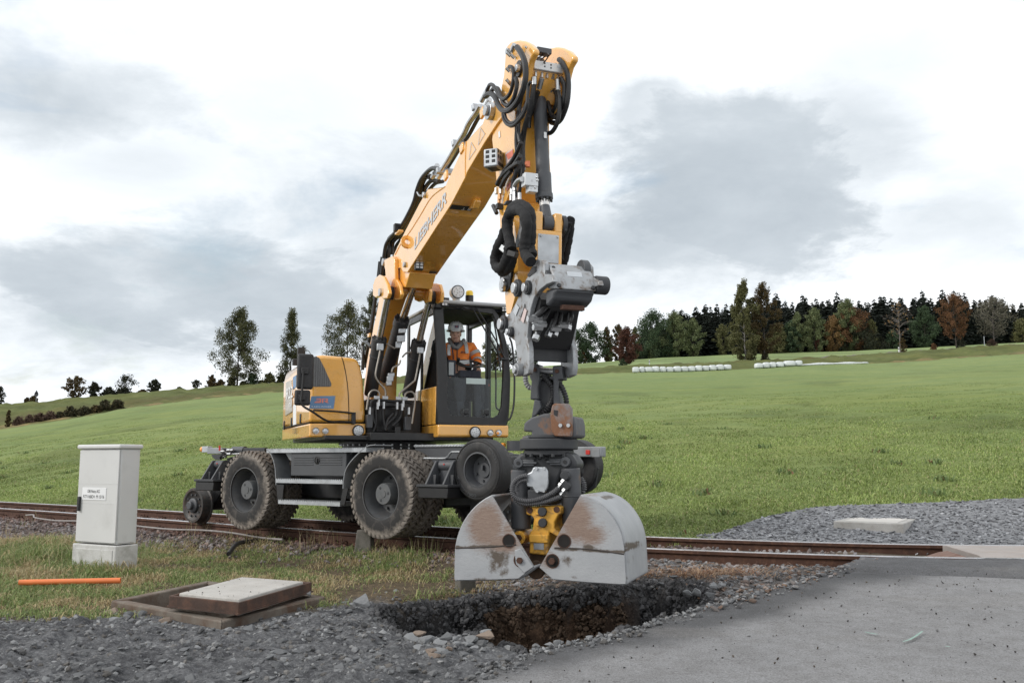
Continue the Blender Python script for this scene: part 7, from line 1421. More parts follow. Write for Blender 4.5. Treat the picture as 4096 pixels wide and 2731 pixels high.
# work lamps under the boom
for (x, y, off) in ((393, 1412, -.12), (490, 1432, .12)):
    c = uy(off, kC(x, y)); lb_ = flatbox(c, .10, .13, .07, PLAST, 'boom_work_lamp', EX, .012); m = MB(); m.obox(c + ZU * .08, .05, .05, .05, dx, dy, ZU); part(m, 'lamp_bracket', PLAST, lb_, bevel=.006)
    for i in range(2):
        for j in range(3): m = MB(); m.obox(c + dx * .037 + dy * (.03 * (i * 2 - 1)) * .8 + ZU * (.033 * (j - 1)), .004, .034, .024, dx, dy, ZU); part(m, 'led', LED, lb_, bevel=.002)
# pipes and hoses on the boom's back
def back(off, pts): return [uy(off, kC(*p)) for p in pts]
for off, dxp, r_ in ((-.17, 0, .020), (-.10, 14, .020), (.02, 6, .016)):
    m = MB(); m.tube(back(off, [(548 + dxp, 752), (600 + dxp, 668), (658 + dxp, 566), (700 + dxp, 500), (735 + dxp, 425), (790 + dxp, 345), (815 + dxp, 300)]), r_, 8, 4); part(m, 'boom_pipe', STEEL if off < 0 else HOSE, ub)
m = MB(); m.tube(back(-.05, [(590, 740), (640, 660), (690, 580), (740, 510), (800, 400), (830, 360)]), .022, 8, 4); part(m, 'boom_pipe', HOSE, ub)
for (x, y) in ((560, 760), (672, 570), (815, 322)):
    q = uy(-.1, kC(x + 14, y)); m = MB(); m.obox(q, .05, .20, .07, xd, dy, yd); part(m, 'pipe_clamp', ZINC, ub, bevel=.008); m = MB(); m.obox(uy(-.19, kC(x + 22, y + 30)), .10, .03, .10, xd, dy, yd); part(m, 'clamp_bracket', YEL, ub, bevel=.01)
for off, pts, r_ in ((-.16, [(525, 742), (490, 738), (450, 765), (410, 815), (380, 890), (360, 970), (318, 1060), (270, 1140), (200, 1215), (165, 1270), (150, 1350), (135, 1470), (125, 1560)], .026), (-.10, [(480, 800), (440, 795), (412, 850), (395, 920), (360, 1010), (310, 1110), (250, 1190), (190, 1230), (180, 1330), (160, 1480), (145, 1570)], .036),
                     (-.05, [(535, 828), (480, 825), (440, 870), (415, 930), (370, 1030), (320, 1120), (270, 1200), (215, 1250), (205, 1340)], .026), (.0, [(560, 830), (500, 850), (430, 940), (380, 1050), (330, 1150), (270, 1230), (230, 1290), (215, 1400)], .022)):
    m = MB(); m.tube(back(off, pts), r_, 9, 5); part(m, 'hose', HOSE)
for (x, y) in ((488, 800), (530, 800), (505, 745)):
    m = MB(); q = uy(-.14, kC(x, y)); m.cyl(q, q + xd * .09, .03, n=8); part(m, 'hose_fitting', STEEL)
m = MB(); m.tube([uy(-.17, kC(382, 905)), uy(-.17, kC(395, 928)), uy(-.17, kC(412, 930))], .012, 6, 3); part(m, 'hose_strap', ZINC); flatbox(uy(-.2, kC(240, 1152)), .08, .10, .08, BLACK, 'valve', EX, .01); m = MB(); m.obox(uy(-.18, kC(255, 1185)), .20, .06, .03, dx, dy, ZU); part(m, 'hose_bracket', YEL, bevel=.006)
# knee block between lower and upper boom
m = MB(); m.wprism([uy(-.17, kC(*p)) for p in [(228, 1400), (300, 1430), (330, 1460), (300, 1568), (190, 1568), (150, 1420), (180, 1370)]], dy * .34); part(m, 'knee_block', YEL, bevel=.012)
m = MB(); m.wprism([uy(-.24, kC(*p)) for p in [(150, 1375), (205, 1350), (222, 1370), (228, 1568), (165, 1568), (160, 1480)]], dy * .05); part(m, 'knee_plate', YEL, bevel=.01)
m = MB()
for y_ in (-.1, -.02, .06): m.tube([uy(y_, kC(240, 1440)), uy(y_, kC(245, 1500)), uy(y_, kC(240, 1560))], .02, 7, 3)
part(m, 'knee_hose', HOSE)
# ================================================================== STICK
# side outline on the left cheek of the stick, from head to foot
sbody = [kA(425, 640), (kA(548, 640)), kA(560, 720), kA(545, 900), kA(545, 1250), kA(560, 1500), kB(300, 250), kB(385, 500), kB(412, 760), kB(412, 1000), kB(392, 1150), kB(345, 1330), kB(305, 1345), kB(292, 1200), kB(272, 900), kB(250, 620), kB(238, 400), kB(215, 180), kB(205, 0), kA(355, 1568), kA(345, 1420), kA(310, 1120), kA(330, 960), kA(380, 780)]
m = MB(); m.wprism([uy(-.17, p) for p in sbody], dy * .34); stick = part(m, 'stick', YEL, bevel=.008)
lobe = [(400, 690), (402, 580), (428, 450), (440, 300), (446, 200), (462, 140), (500, 98), (585, 80), (640, 88), (700, 122), (744, 178), (742, 222), (700, 300), (680, 380), (665, 460), (645, 560), (600, 690), (545, 830), (470, 800)]
L0 = [uy(-.20, kA(*p)) for p in lobe]
m = MB(); m.wprism(L0, dy * .06); lb1 = part(m, 'head_plate', YEL, stick, bevel=.02, seg=3)
sh = uy(-.20, kA(760, 200)); sh2 = uy(.16, kA(1010, 260))
m = MB(); m.wprism([p + dy * .37 for p in L0], dy * .06); part(m, 'head_plate', YEL, stick, bevel=.02, seg=3)
m = MB(); m.wprism([p + dy * .06 for p in [uy(-.20, kA(*q)) for q in [(520, 330), (640, 330), (620, 520), (560, 700), (470, 720), (450, 560)]]], dy * .31); part(m, 'head_core', YEL, stick)
def sl(x, y, l=0.): return uy(-.20 - l, kA(x, y))
disc(sl(478, 200), .030, .02, ZINC, 'pin', stick); disc(sl(600, 385), .075, .02, BLACK, 'pivot_plate', stick, n=24); disc(sl(592, 378, .02), .036, .035, STEEL, 'pivot_pin', stick)
for (x, y) in ((660, 152), (672, 160)): disc(sl(x, y), .010, .006, ZINC, 'bolt', stick)
for (x, y) in ((505, 250), (545, 270), (495, 410), (495, 530), (510, 215), (560, 440), (520, 560)):
    q = sl(x, y, .01); m = MB(); m.cyl(q, q - dy * .035 + ZU * .03, .016, n=6); part(m, 'hose_fitting', STEEL if (x + y) % 2 else pmat('brass_fitting', (.45, .27, .14), .4, .8), stick)
# pin where the boom carries the stick
# white manifold block in the head
q0 = uy(-.13, kA(690, 340)); mc = uy(.03, kA(870, 390)) + dx * .02
k_ = .3827 / FPX * 8.75
WB = pmat('alloy_block', (.62, .64, .65), .35, .3, var=.06, vscale=8)
m = MB(); m.obox(mc, .10, 318 * k_, 92 * k_, dx, dy, ZU); mbk = part(m, 'manifold_block', WB, stick, bevel=.006)
for (x, y) in ((-.04, .022), (-.04, -.006), (.02, .018), (.02, -.010)): disc(mc + dx * .05 + dy * x + ZU * y, .008, .003, INK, 'port', mbk, dx, 10)
m = MB(); m.obox(mc + dx * .051 + dy * .10 + ZU * .012, .002, .045, .022, dx, dy, ZU); part(m, 'type_plate', FADE, mbk)
for yy in (-.11, -.05, .0, .06, .11): m = MB(); c = mc + dy * yy - ZU * .045; m.cyl(c, c - ZU * .045, .017, n=6); part(m, 'hose_fitting', STEEL, mbk); 
for yy in (-.12, -.08, .09, .12): m = MB(); c = mc + dy * yy + ZU * .045; m.cyl(c, c + ZU * .018, .012, n=6); part(m, 'bolt', ZINC, mbk)
m = MB(); m.obox(uy(-.02, kA(840, 205)), .08, .14, .05, dx, dy, ZU); part(m, 'sensor', GREY, stick, bevel=.006)
for pts in ([(745, 290), (800, 260), (850, 240), (880, 225)], [(800, 310), (840, 270), (875, 245)], [(850, 320), (880, 280), (905, 235), (880, 215)], [(700, 300), (740, 250), (750, 215)]): m = MB(); m.tube([uy(-.02, kA(*p)) for p in pts], .006, 6, 4); part(m, 'sensor_wire', HOSE, stick)
# bucket cylinder in front of the stick
ca = uy(.03, kA(800, 560)); cb_ = uy(.03, kB(668, 235)); e = (cb_ - ca).normalized()
m = MB(); m.cyl(ca - e * .25, cb_ - e * .06, .061, n=30); m.cyl(cb_ - e * .24, cb_ - e * .05, .071, n=30); m.cyl(cb_ - e * .05, cb_ + e * .0, .078, n=30); bcy = part(m, 'bucket_cylinder', GREY, bevel=.004)
for k in range(9):
    t1 = e.cross(dy).normalized(); t2 = e.cross(t1); q = cb_ + (t1 * math.cos(k * .7) + t2 * math.sin(k * .7)) * .064; m = MB(); m.cyl(q, q + e * .022, .012, n=6); part(m, 'bolt', DGREY, bcy)
re = uy(.03, kB(688, 470)); m = MB(); m.cyl(cb_ - e * .02, cb_ + e * .07, .046, n=22); part(m, 'piston_rod', CHROME, bcy)
m = MB(); m.cyl(cb_ + e * .06, re - e * .04, .045, .055, 22); m.cyl(re - dy * .05, re + dy * .05, .075, n=26); part(m, 'rod_eye', GREY, bcy, bevel=.006)
m = MB(); q = uy(.03, kA(835, 1098)) + dx * .064; m.obox(q, .003, .05 * .5, .055, dx, dy, ZU); part(m, 'type_label', WHITE, bcy)
# yellow link block and steel plate
la = uy(.02, kB(695, 375)); lb_ = uy(.02, kB(688, 900)); e2 = (lb_ - la).normalized(); nf = dy.cross(e2); nf = nf if nf.dot(dx) > 0 else -nf
L_ = (lb_ - la).length
m = MB(); m.obox(la + e2 * L_ * .66 - nf * .03, L_ * .68, .255, .15, e2, dy, nf); 
for sg in (-1, 1): m.obox(la + e2 * L_ * .17 + dy * sg * .092 - nf * .03, L_ * .36, .072, .15, e2, dy, nf); m.cyl(re + dy * sg * .06, re + dy * sg * .135, .07, n=24)
lk = part(m, 'link_block', YEL, bevel=.012)
m = MB(); m.obox(la + e2 * L_ * .66 + nf * .049 - dy * .005, L_ * .52, .195, .008, e2, dy, nf); pl_ = part(m, 'steel_plate', ZINC, lk, bevel=.003)
for sg, f in ((-.08, .44), (.08, .44)): disc(la + e2 * L_ * f + dy * sg + nf * .053, .011, .01, ZINC, 'bolt', pl_, nf, 6)
m = MB(); m.cyl(re + dy * .13, re + dy * .17, .085, n=26); part(m, 'link_arm_boss', DGREY, lk); m = MB(); m.wprism([uy(.17, kB(*p)) + dy * 0 for p in [(800, 400), (850, 400), (868, 450), (862, 540), (815, 610), (800, 560)]], dy * .03); part(m, 'link_arm', DGREY, lk, bevel=.006)
m = MB(); m.wprism([uy(-.22, kB(*p)) for p in [(425, 400), (455, 395), (465, 480), (408, 700), (380, 690), (428, 480)]], dy * .03); part(m, 'link_arm', SILV, stick, bevel=.006)
# valve blocks on the side of the stick
vb = flatbox(uxp(ulc(uy(-.12, kB(530, 60))).x, kB(528, 55)), 135 * .414 / FPX * 8.4, 125 * .414 / FPX * 8.4, .09, WB, 'valve_block', stick, .006); flatbox(uy(-.10, kB(548, 130)), .085, .085, .08, WB, 'valve_block', stick, .006)
for (x, y) in ((490, 25), (520, 75), (570, 40), (575, 70), (515, 145), (555, 140)): disc(uy(-.12, kB(x, y)) + dx * .05, .012, .02, STEEL, 'plug', vb, dx, 8)
m = MB(); q = uy(-.12, kA(680, 1385)); m.cyl(q - ZU * .02, q + ZU * .03, .024, n=14); part(m, 'orange_cap', pmat('orange_cap', (.75, .22, .10), .5), vb)
for (x, y, mt) in ((385, 195, 'z'), (385, 230, 'z'), (240, 205, 'b'), (232, 240, 'b'), (205, 155, 's'), (430, 205, 's'), (355, 160, 's'), (350, 215, 's'), (250, 150, 's')):
    q = uy(-.20, kB(x, y)); m = MB(); m.cyl(q - ZU * .03, q + ZU * .03, .026 if mt == 'z' else .018, n=6); part(m, 'hose_fitting', STEEL if mt != 'b' else MATS['brass_fitting'], stick)
m = MB(); m.obox(uy(-.20, kB(235, 305)), .05, .06, .05, dx, dy, ZU); m.obox(uy(-.20, kB(345, 275)), .05, .11, .04, dx, dy, (ZU + dy * .5).normalized()); m.cyl(uy(-.2, kB(210, 370)), uy(-.2, kB(175, 295)), .022, n=6); part(m, 'shut_off_valve', DGREY, stick, bevel=.004)
m = MB(); m.tube([uy(-.2, kB(*p)) for p in [(385, 160), (385, 110), (420, 55), (455, 40)]], .024, 8, 4); part(m, 'steel_elbow', STEEL, stick)
# camera in its guard
k_ = .3827 / FPX * 9.3
cg = uy(-.26, kA(330, 1335)); ca2 = (dx * .72 - dy * .69).normalized(); cb2 = ZU.cross(ca2).normalized()
m = MB(); m.obox(cg, .17, .14, .17, ca2, cb2, ZU); cgo = part(m, 'camera_guard', ZINC, bevel=.012)
for i in range(2):
    for j in range(3): m = MB(); m.obox(cg + ca2 * .0855 + cb2 * (.03 * (2 * i - 1)) + ZU * (.045 * (j - 1) + .01), .003, .034, .028, ca2, cb2, ZU); part(m, 'slot', INK, cgo)
for i in range(2):
    for j in range(2): m = MB(); m.obox(cg + cb2 * .0705 + ca2 * (.01 + .05 * i) + ZU * (.02 + .05 * j - .01), .03, .003, .034, ca2, cb2, ZU); part(m, 'slot', INK, cgo)
m = MB(); m.obox(cg - cb2 * 0 - ZU * .0865, .10, .08, .003, ca2, cb2, ZU); part(m, 'slot', INK, cgo)
m = MB(); m.obox(cg + cb2 * .0715 - ZU * .055 + ca2 * .01, .12, .003, .03, ca2, cb2, ZU); part(m, 'slot', INK, cgo)
m = MB(); m.wprism([uy(-.172, kA(*p)) for p in [(450, 1262), (528, 1215), (530, 1475), (462, 1420)]], -dy * .003); wst = part(m, 'warning_stripe', pmat('pale_pink_stripe', (.62, .50, .48), .5), stick); m = MB(); m.wprism([uy(-.176, kA(*p)) for p in [(455, 1280), (525, 1225), (528, 1290), (480, 1330)]], -dy * .002); part(m, 'red_stripe', REDP, stick); m = MB(); m.wprism([uy(-.176, kB(*p)) for p in [(305, 100), (345, 60), (345, 105), (305, 160)]], -dy * .002); part(m, 'red_stripe', REDP, stick)
m = MB(); m.wprism([uy(-.172, kA(*p)) for p in [(375, 1042), (393, 1028), (398, 1090), (380, 1108)]], -dy * .002); part(m, 'type_label', WHITE, stick)
# hoses at the head: black loops
def hose(pts, r, par=EX, nm='hose', n=9, k=6): m = MB(); m.tube(pts, r, n, k); return part(m, nm, HOSE, par)
def A(off, *pts): return [uy(off, kA(*p)) for p in pts]
def Bq(off, *pts): return [uy(off, kB(*p)) for p in pts]
hose(A(-.27, (570, 155), (610, 210), (645, 290), (660, 380), (655, 500), (625, 620), (570, 730), (500, 805), (430, 820), (380, 770), (340, 680), (290, 640), (240, 670)), .026)
hose(A(-.26, (490, 360), (520, 370), (535, 430), (525, 540), (495, 640), (440, 695), (395, 680), (355, 610), (320, 555), (285, 550), (255, 610)), .018)
hose(A(-.25, (555, 480), (568, 520), (560, 600), (530, 700), (480, 765), (430, 740), (400, 660), (370, 590), (330, 585), (300, 620)), .020)
hose(A(-.28, (420, 850), (430, 910), (470, 965), (530, 970), (590, 920), (640, 850), (670, 770), (680, 680), (690, 560), (710, 515)), .014); hose(A(-.27, (440, 850), (460, 910), (500, 945), (550, 930), (610, 870), (650, 790), (690, 690)), .014); hose(A(-.26, (425, 840), (450, 935), (510, 985), (580, 940), (640, 870)), .012)
hose(A(-.12, (745, 545), (735, 640), (715, 760), (690, 860), (660, 960), (640, 1080), (630, 1200), (632, 1320), (635, 1400)), .022); hose(A(-.06, (790, 620), (760, 700), (730, 800), (700, 900), (690, 1000)), .022)
hose(A(-.19, (625, 640), (600, 760), (590, 900), (585, 1050), (600, 1150)), .018); hose(A(-.19, (590, 750), (575, 900), (560, 1100), (565, 1250)), .016); hose(A(-.14, (690, 870), (650, 1000), (620, 1120), (600, 1250), (610, 1400), (600, 1560)), .022)
hose(A(-.22, (615, 1150), (570, 1250), (520, 1340), (450, 1430), (400, 1520), (370, 1600)), .020); hose(A(-.22, (605, 1290), (560, 1360), (500, 1440), (440, 1540), (420, 1600)), .022)
hose(A(.16, (1010, 285), (1060, 340), (1095, 430), (1108, 560), (1095, 720), (1060, 840), (1010, 930), (940, 945), (890, 900)), .024); hose(A(.14, (1030, 480), (1065, 560), (1060, 690), (1035, 790), (985, 870), (920, 890), (880, 860)), .022); hose(A(.10, (1000, 620), (1015, 720), (1005, 880), (980, 970), (930, 1045), (880, 1055)), .020); hose(A(.12, (960, 600), (985, 680), (970, 780), (925, 850), (880, 860)), .018); hose(A(.10, (870, 680), (900, 760), (930, 860), (990, 900)), .020)
for pts, off in (([(750, 470), (748, 550)], -.12), ([(830, 480), (800, 590)], -.05), ([(990, 500), (995, 610)], .10), ([(245, 630), (200, 720)], -.22), ([(285, 700), (240, 780)], -.18), ([(265, 590), (245, 640)], -.25), ([(905, 650), (930, 590)], .1), ([(630, 1375), (632, 1440)], -.12), ([(545, 130), (520, 190)], -.25)):
    m = MB(); P = A(off, *pts); m.cyl(P[0], P[1], .024, n=10); part(m, 'hose_end', STEEL)
hose(Bq(-.24, (210, 90), (250, 20), (330, -60), (420, -120)), .018); hose(Bq(-.23, (250, 120), (290, 40), (350, -40)), .02); hose(Bq(-.2, (360, 130), (370, 60), (395, -30), (400, -100)), .02); hose(Bq(-.18, (420, 200), (440, 100), (455, 0), (470, -100)), .016)
# thick sleeved loops
SLV = pmat('textile_sleeve', (.010, .010, .011), .85, var=.3, vscale=10, bump=.5, bscale=30)
def sleeve(pts, r): m = MB(); m.tube(pts, r, 12, 6, rf=lambda f: 1 + .10 * math.sin(f * 63) * math.sin(f * 31)); return part(m, 'sleeved_hose', SLV)
sleeve(Bq(-.30, (350, 720), (330, 620), (310, 500), (320, 400), (370, 345), (430, 340), (480, 390), (500, 480), (490, 600), (480, 700), (490, 770), (540, 840)), .046)
sleeve(Bq(-.25, (320, 690), (315, 560), (318, 440), (350, 330), (420, 290), (490, 310), (530, 380), (540, 500), (535, 620), (530, 700), (550, 780)), .046)
sleeve(Bq(-.30, (290, 540), (260, 620), (215, 720), (195, 800), (205, 880), (250, 900), (290, 850), (320, 770), (330, 700)), .046); sleeve(Bq(-.26, (300, 560), (280, 660), (245, 760), (235, 860), (260, 930), (320, 900), (360, 810), (370, 720)), .044)
sleeve(Bq(.30, (925, 440), (915, 560), (890, 700), (870, 800), (850, 860)), .036); sleeve(Bq(.24, (905, 450), (870, 560), (840, 680), (820, 780), (825, 830)), .034); sleeve(Bq(.27, (905, 470), (912, 432), (935, 440)), .032)
m = MB(); m.bar(uy(-.34, kB(255, 695)), uy(-.30, kB(325, 755)), .04, .05); cl2 = part(m, 'hose_clamp', WB, bevel=.006); m = MB(); m.bar(uy(-.33, kB(325, 755)), uy(-.28, kB(405, 775)), .06, .05); part(m, 'clamp_base', BLACK, cl2, bevel=.006)
disc(uy(-.19, kB(285, 1060)), .065, .03, STEEL, 'foot_pin', stick, n=24); disc(uy(-.22, kB(278, 1060)), .034, .02, ZINC, 'pin_cap', stick)
m = MB(); m.wprism([uy(-.18, kB(*p)) for p in [(250, 960), (330, 950), (350, 1000), (345, 1080), (310, 1130), (255, 1110)]], -dy * .012); part(m, 'foot_plate', DGREY, stick, bevel=.004)
m = MB(); m.wprism([uy(-.15, kB(*p)) for p in [(330, 860), (410, 700), (425, 720), (400, 900), (370, 1080), (320, 1130)]], -dy * .04); part(m, 'hose_guard', BLACK, stick, bevel=.006)
# ================================================================== COUPLER (swivel head under the stick)
cp_l = [(560, 828), (600, 812), (640, 815), (665, 850), (668, 958), (705, 955), (745, 985), (755, 1030), (690, 1055), (620, 1110), (570, 1180), (535, 1290), (515, 1420), (500, 1568)]
cp_r = [(330, 1560), (290, 1470), (270, 1400), (340, 1330), (395, 1230), (430, 1150), (460, 1080), (490, 1010), (540, 930)]
low_l = [kR(545, 60), kR(548, 170), kR(540, 215), kR(505, 232), kR(480, 215), kR(476, 120), kR(462, 20)]
PL = [kB(*p) for p in cp_l] + low_l + [kB(*p) for p in cp_r]
m = MB(); m.wprism([uy(-.235, p) for p in PL], dy * .045); cou = part(m, 'coupler_plate', SILV, bevel=.006)
m = MB(); m.wprism([uy(-.235, p) + dy * .40 for p in PL], dy * .045); part(m, 'coupler_plate', SILV, bevel=.006)
def cpin(x, y, r, d=.05, mt=None, sub=True):
    c = uy(-.235, kB(x, y)); o_ = disc(c, r * 1.5, .03, DGREY, 'pin_boss', cou, n=26); disc(c - dy * .03, r * .95, d * .6, mt or STEEL, 'pin', cou, n=22)
for (x, y, r) in ((425, 1092, .050), (525, 1088, .040), (290, 1440, .052), (362, 1515, .03)): cpin(x, y, r)
c = uy(-.235, kR(500, 192)); disc(c, .055, .05, SILV, 'hinge_boss', cou, n=24); disc(c - dy * .05, .035, .02, STEEL, 'pin', cou)
m = MB(); m.wprism([uy(-.24, kB(*p)) for p in [(400, 1240), (428, 1280), (395, 1360), (372, 1320)]], -dy * .003); part(m, 'type_plate', FADE, cou); m = MB(); m.wprism([uy(-.24, kB(*p)) for p in [(480, 1280), (502, 1310), (470, 1430), (445, 1400)]], -dy * .003); part(m, 'red_label', MATS['pale_pink_stripe'], cou); m = MB(); m.wprism([uy(-.24, kB(*p)) for p in [(455, 1245), (480, 1240), (482, 1280), (445, 1370), (428, 1360)]], -dy * .008); part(m, 'oval_plate', SILV, cou, bevel=.003)
m = MB(); m.wprism([uy(-.238, kB(*p)) for p in [(560, 880), (590, 880), (592, 930), (520, 985), (505, 970)]], -dy * .003); part(m, 'slot', INK, cou)
# box of the rotary drive: silver hood above a dark body
c1 = [(668, 872), (700, 850), (735, 905), (765, 985), (778, 1095), (700, 1100), (672, 1000)]; c2 = [(702, 1100), (778, 1098), (755, 1150), (748, 1195), (700, 1255), (672, 1265), (672, 1110)]
m = MB(); m.wprism([uy(-.185, kB(*p)) for p in c1], dy * .36); hood = part(m, 'drive_hood', SILV, cou, bevel=.012)
m = MB(); m.wprism([uy(-.185, kB(*p)) + dy * .006 for p in c2], dy * .35); part(m, 'drive_body', GREY, cou, bevel=.02)
for (x, y) in ((718, 900), (772, 1068)):
    q = uy(-.185, kB(x, y)); 
    for s_ in (.03, .33): disc(q + dy * s_ + dx * .0, .018, .02, DGREY, 'bolt', hood, (dx + ZU * .4).normalized(), 6)
m = MB(); q = (uy(-.185, kB(735, 905)) + uy(-.185, kB(765, 985))) / 2 + dy * .19; m.obox(q + (dx + ZU * .6).normalized() * .004, .004, .13, .05, (dx + ZU * .55).normalized(), dy, (ZU - dx * .55).normalized()); part(m, 'type_plate', FADE, hood)
m = MB(); q = uy(-.185, kB(760, 1030)); m.cyl(q + dy * .36, q + dy * .47, .075, n=26); part(m, 'pin_end', DGREY, cou, bevel=.01); m = MB(); q = uy(-.185, kB(700, 1000)); m.cyl(q - dy * .04, q + dy * .005, .075, n=26); part(m, 'pin_end', DGREY, cou, bevel=.01); m = MB(); q = uy(-.185, kB(690, 890)); m.cyl(q + dy * .30, q + dy * .36, .085, n=26); part(m, 'disc_end', GREY, cou, bevel=.006)
m = MB(); m.wprism([uy(-.19, p) for p in [kB(600, 1130), kB(560, 1250), kB(530, 1420), kR(545, 60), kR(560, 60), kB(600, 1400), kB(640, 1200)]], dy * .36); part(m, 'back_plate', BLACK, cou)
m = MB(); q0 = uy(-.19, kR(540, 75)); m.obox(q0 + dy * .19 + ZU * .03, .03, .36, .24, dx, dy, ZU); part(m, 'cross_plate', DGREY, cou, bevel=.006); m = MB(); m.obox(q0 + dy * .19 + ZU * .10, .06, .36, .02, dx, dy, ZU); part(m, 'cross_rib', DGREY, cou, bevel=.004)
m = MB(); m.obox(uy(-.19, kB(720, 1268)) + dy * .2, .05, .2, .04, dx, dy, ZU); part(m, 'rusty_lip', RUST, cou, bevel=.006)
rbk = ulc(uy(-.19, kB(590, 1350))).x + .06
for i, (x0, y0, x1, y1) in enumerate(((700, 1260, 560, 1390), (715, 1300, 580, 1500), (790, 1330, 700, 1568), (830, 1340, 770, 1540), (925, 1330, 905, 1450), (660, 1400, 590, 1568))):
    a = uxp(rbk, kB(x0, y0)); b_ = uxp(rbk + .03, kB(x1, y1)); hose([a, a.lerp(b_, .4) + dx * .03, b_], .018, cou, 'coupler_hose'); m = MB(); c = a.lerp(b_, .55); d_ = (b_ - a).normalized()
    m.cyl(c - d_ * .06, c + d_ * .05, .024, n=6); m.cyl(c + d_ * .06, c + d_ * .10, .031, n=6); part(m, 'hose_fitting', STEEL, cou)
for (x, y) in ((600, 1405), (640, 1440), (550, 1390), (605, 1470), (850, 1450), (780, 1480)): m = MB(); q = uxp(rbk + .06, kB(x, y)); m.cyl(q - dy * .04, q + dy * .04, .028, n=6); part(m, 'hose_fitting', STEEL, cou)
# ================================================================== CLAMSHELL GRAB
gx = Vector((-.33, -.944, 0)).normalized(); gy = Vector((-gx.y, gx.x, 0)); G0 = uy(.02, kR(645, 900)); GF = frame(Vector((G0.x, G0.y, 0)), gx, gy); GFI = GF.inverted(); gm = G0
GB = thing('clamshell_grab', 'grey two-shell clamshell grab hanging over the hole', 'grab', Vector((gm.x, gm.y, -.1)))
def gp(x, y, o=0.): return on_plane(kR(x, y), G0 + gx * o, gx)
def gpart(m, nm, mat, par=None, bevel=0, **k): return m.build(nm, mat, par or GB, bevel, **k)
# hinge cheeks and rod
for src, o in (([(556, 155), (605, 158), (608, 250), (600, 300), (606, 370), (552, 370), (560, 260), (548, 235)], .06), ([(686, 168), (742, 165), (750, 250), (720, 250), (718, 320), (735, 400), (690, 400), (690, 250), (668, 248), (668, 232), (686, 230)], .06)):
    m = MB(); m.wprism([gp(*p, o) for p in src], gx * -.14); gpart(m, 'hinge_cheek', GREY, bevel=.012)
m = MB(); m.cyl(gp(600, 195), gp(700, 205), .03, n=18); gpart(m, 'hinge_rod', STEEL)
for (x, y) in ((582, 192), (714, 200)): m = MB(); q = gp(x, y, .06); m.cyl(q, q + gx * .012, .018, n=8); gpart(m, 'lock_pin', RUST)
m = MB(); m.wprism([gp(*p, .0) for p in [(600, 240), (690, 250), (700, 400), (640, 460), (580, 460), (590, 330)]], gx * -.12); gpart(m, 'neck', DGREY, bevel=.03)
m = MB(); m.wprism([gp(*p, .09) for p in [(578, 368), (610, 375), (618, 420), (590, 460), (560, 480)]], gx * -.05); gpart(m, 'neck_rib', GREY, bevel=.008)
SPIR = pmat('spiral_guard', (.03, .03, .032), .5, var=.2)
def spiral(pts, r, nm='spiral_hose', pitch=.022, mat=SPIR):
    P = smooth_path(pts, 8); L = sum((P[i + 1] - P[i]).length for i in range(len(P) - 1)); n = max(8, int(L / pitch)); Q = []
    # even spacing
    acc = [0]
    for i in range(len(P) - 1): acc.append(acc[-1] + (P[i + 1] - P[i]).length)
    N = n * 4
    for k in range(N + 1):
        s = L * k / N; j = max(0, min(len(P) - 2, int(np.searchsorted(acc, s)) - 1)); f = (s - acc[j]) / max(1e-6, acc[j + 1] - acc[j]); Q.append(P[j].lerp(P[j + 1], f))
    m = MB(); m.tube(Q, r, 9, smooth=False, rf=lambda f: 1 + .13 * (1 if int(round(f * N)) % 4 < 2 else -1)); return gpart(m, nm, mat)
spiral([gp(*p, .02) for p in [(625, 225), (660, 260), (690, 310), (680, 380), (640, 430), (605, 460)]], .022); spiral([gp(*p, .0) for p in [(640, 230), (700, 250), (740, 290), (765, 350), (772, 395)]], .022); spiral([gp(*p, -.05) for p in [(620, 290), (650, 300), (690, 330), (720, 370), (740, 395)]], .022); spiral([gp(*p, -.08) for p in [(525, 225), (530, 270), (555, 300), (600, 295), (640, 330)]], .022, mat=pmat('pale_spiral', (.25, .25, .26), .5)); spiral([gp(*p, -.05) for p in [(700, 380), (690, 420), (640, 450)]], .02)
# rotator hood and muddy front plate
RUSTG = pmat('grey_paint_rust_streaks', (.085, .088, .095), .6, var=.15, vscale=6, dirt=(.20, .105, .06), dscale=7, damt=(.54, .68), bump=.15, bscale=50); MUD = pmat('red_mud_plate', (.20, .20, .205), .7, var=.15, vscale=6, dirt=(.20, .095, .05), dscale=5, damt=(.40, .55), bump=.5, bscale=40)
m = MB(); m.wprism([gp(*p, .15) for p in [(512, 560), (516, 510), (560, 475), (640, 452), (690, 450), (812, 470), (824, 520), (826, 590), (800, 600), (700, 596), (640, 612), (600, 605), (560, 630), (530, 635), (504, 622), (502, 588), (560, 584), (562, 562)]], gx * -.32); hd2 = gpart(m, 'rotator_hood', RUSTG, bevel=.018)
m = MB(); m.wprism([gp(*p, .19) for p in [(684, 402), (700, 392), (780, 394), (800, 425), (802, 560), (796, 592), (700, 590), (680, 560), (672, 460)]], gx * -.05); fp = gpart(m, 'front_plate', MUD, hd2, bevel=.01)
for (x, y) in ((737, 524), (784, 524)): m = MB(); q = gp(x, y, .19); m.cyl(q, q + gx * .018, .016, n=10); gpart(m, 'bolt', STEEL, hd2)
m = MB(); m.wprism([gp(*p, .192) for p in [(695, 430), (720, 436), (715, 470), (695, 460)]], gx * .002); gpart(m, 'slot', INK, hd2)
q = gp(665, 640); m = MB(); m.cyl(q + ZU * .05, q - ZU * .04, .245, n=40); m.cyl(q + ZU * .08, q + ZU * .05, .20, n=40); m.cyl(q - ZU * .04, q - ZU * .09, .21, n=40); gpart(m, 'rotator_flange', DGREY, bevel=.01)
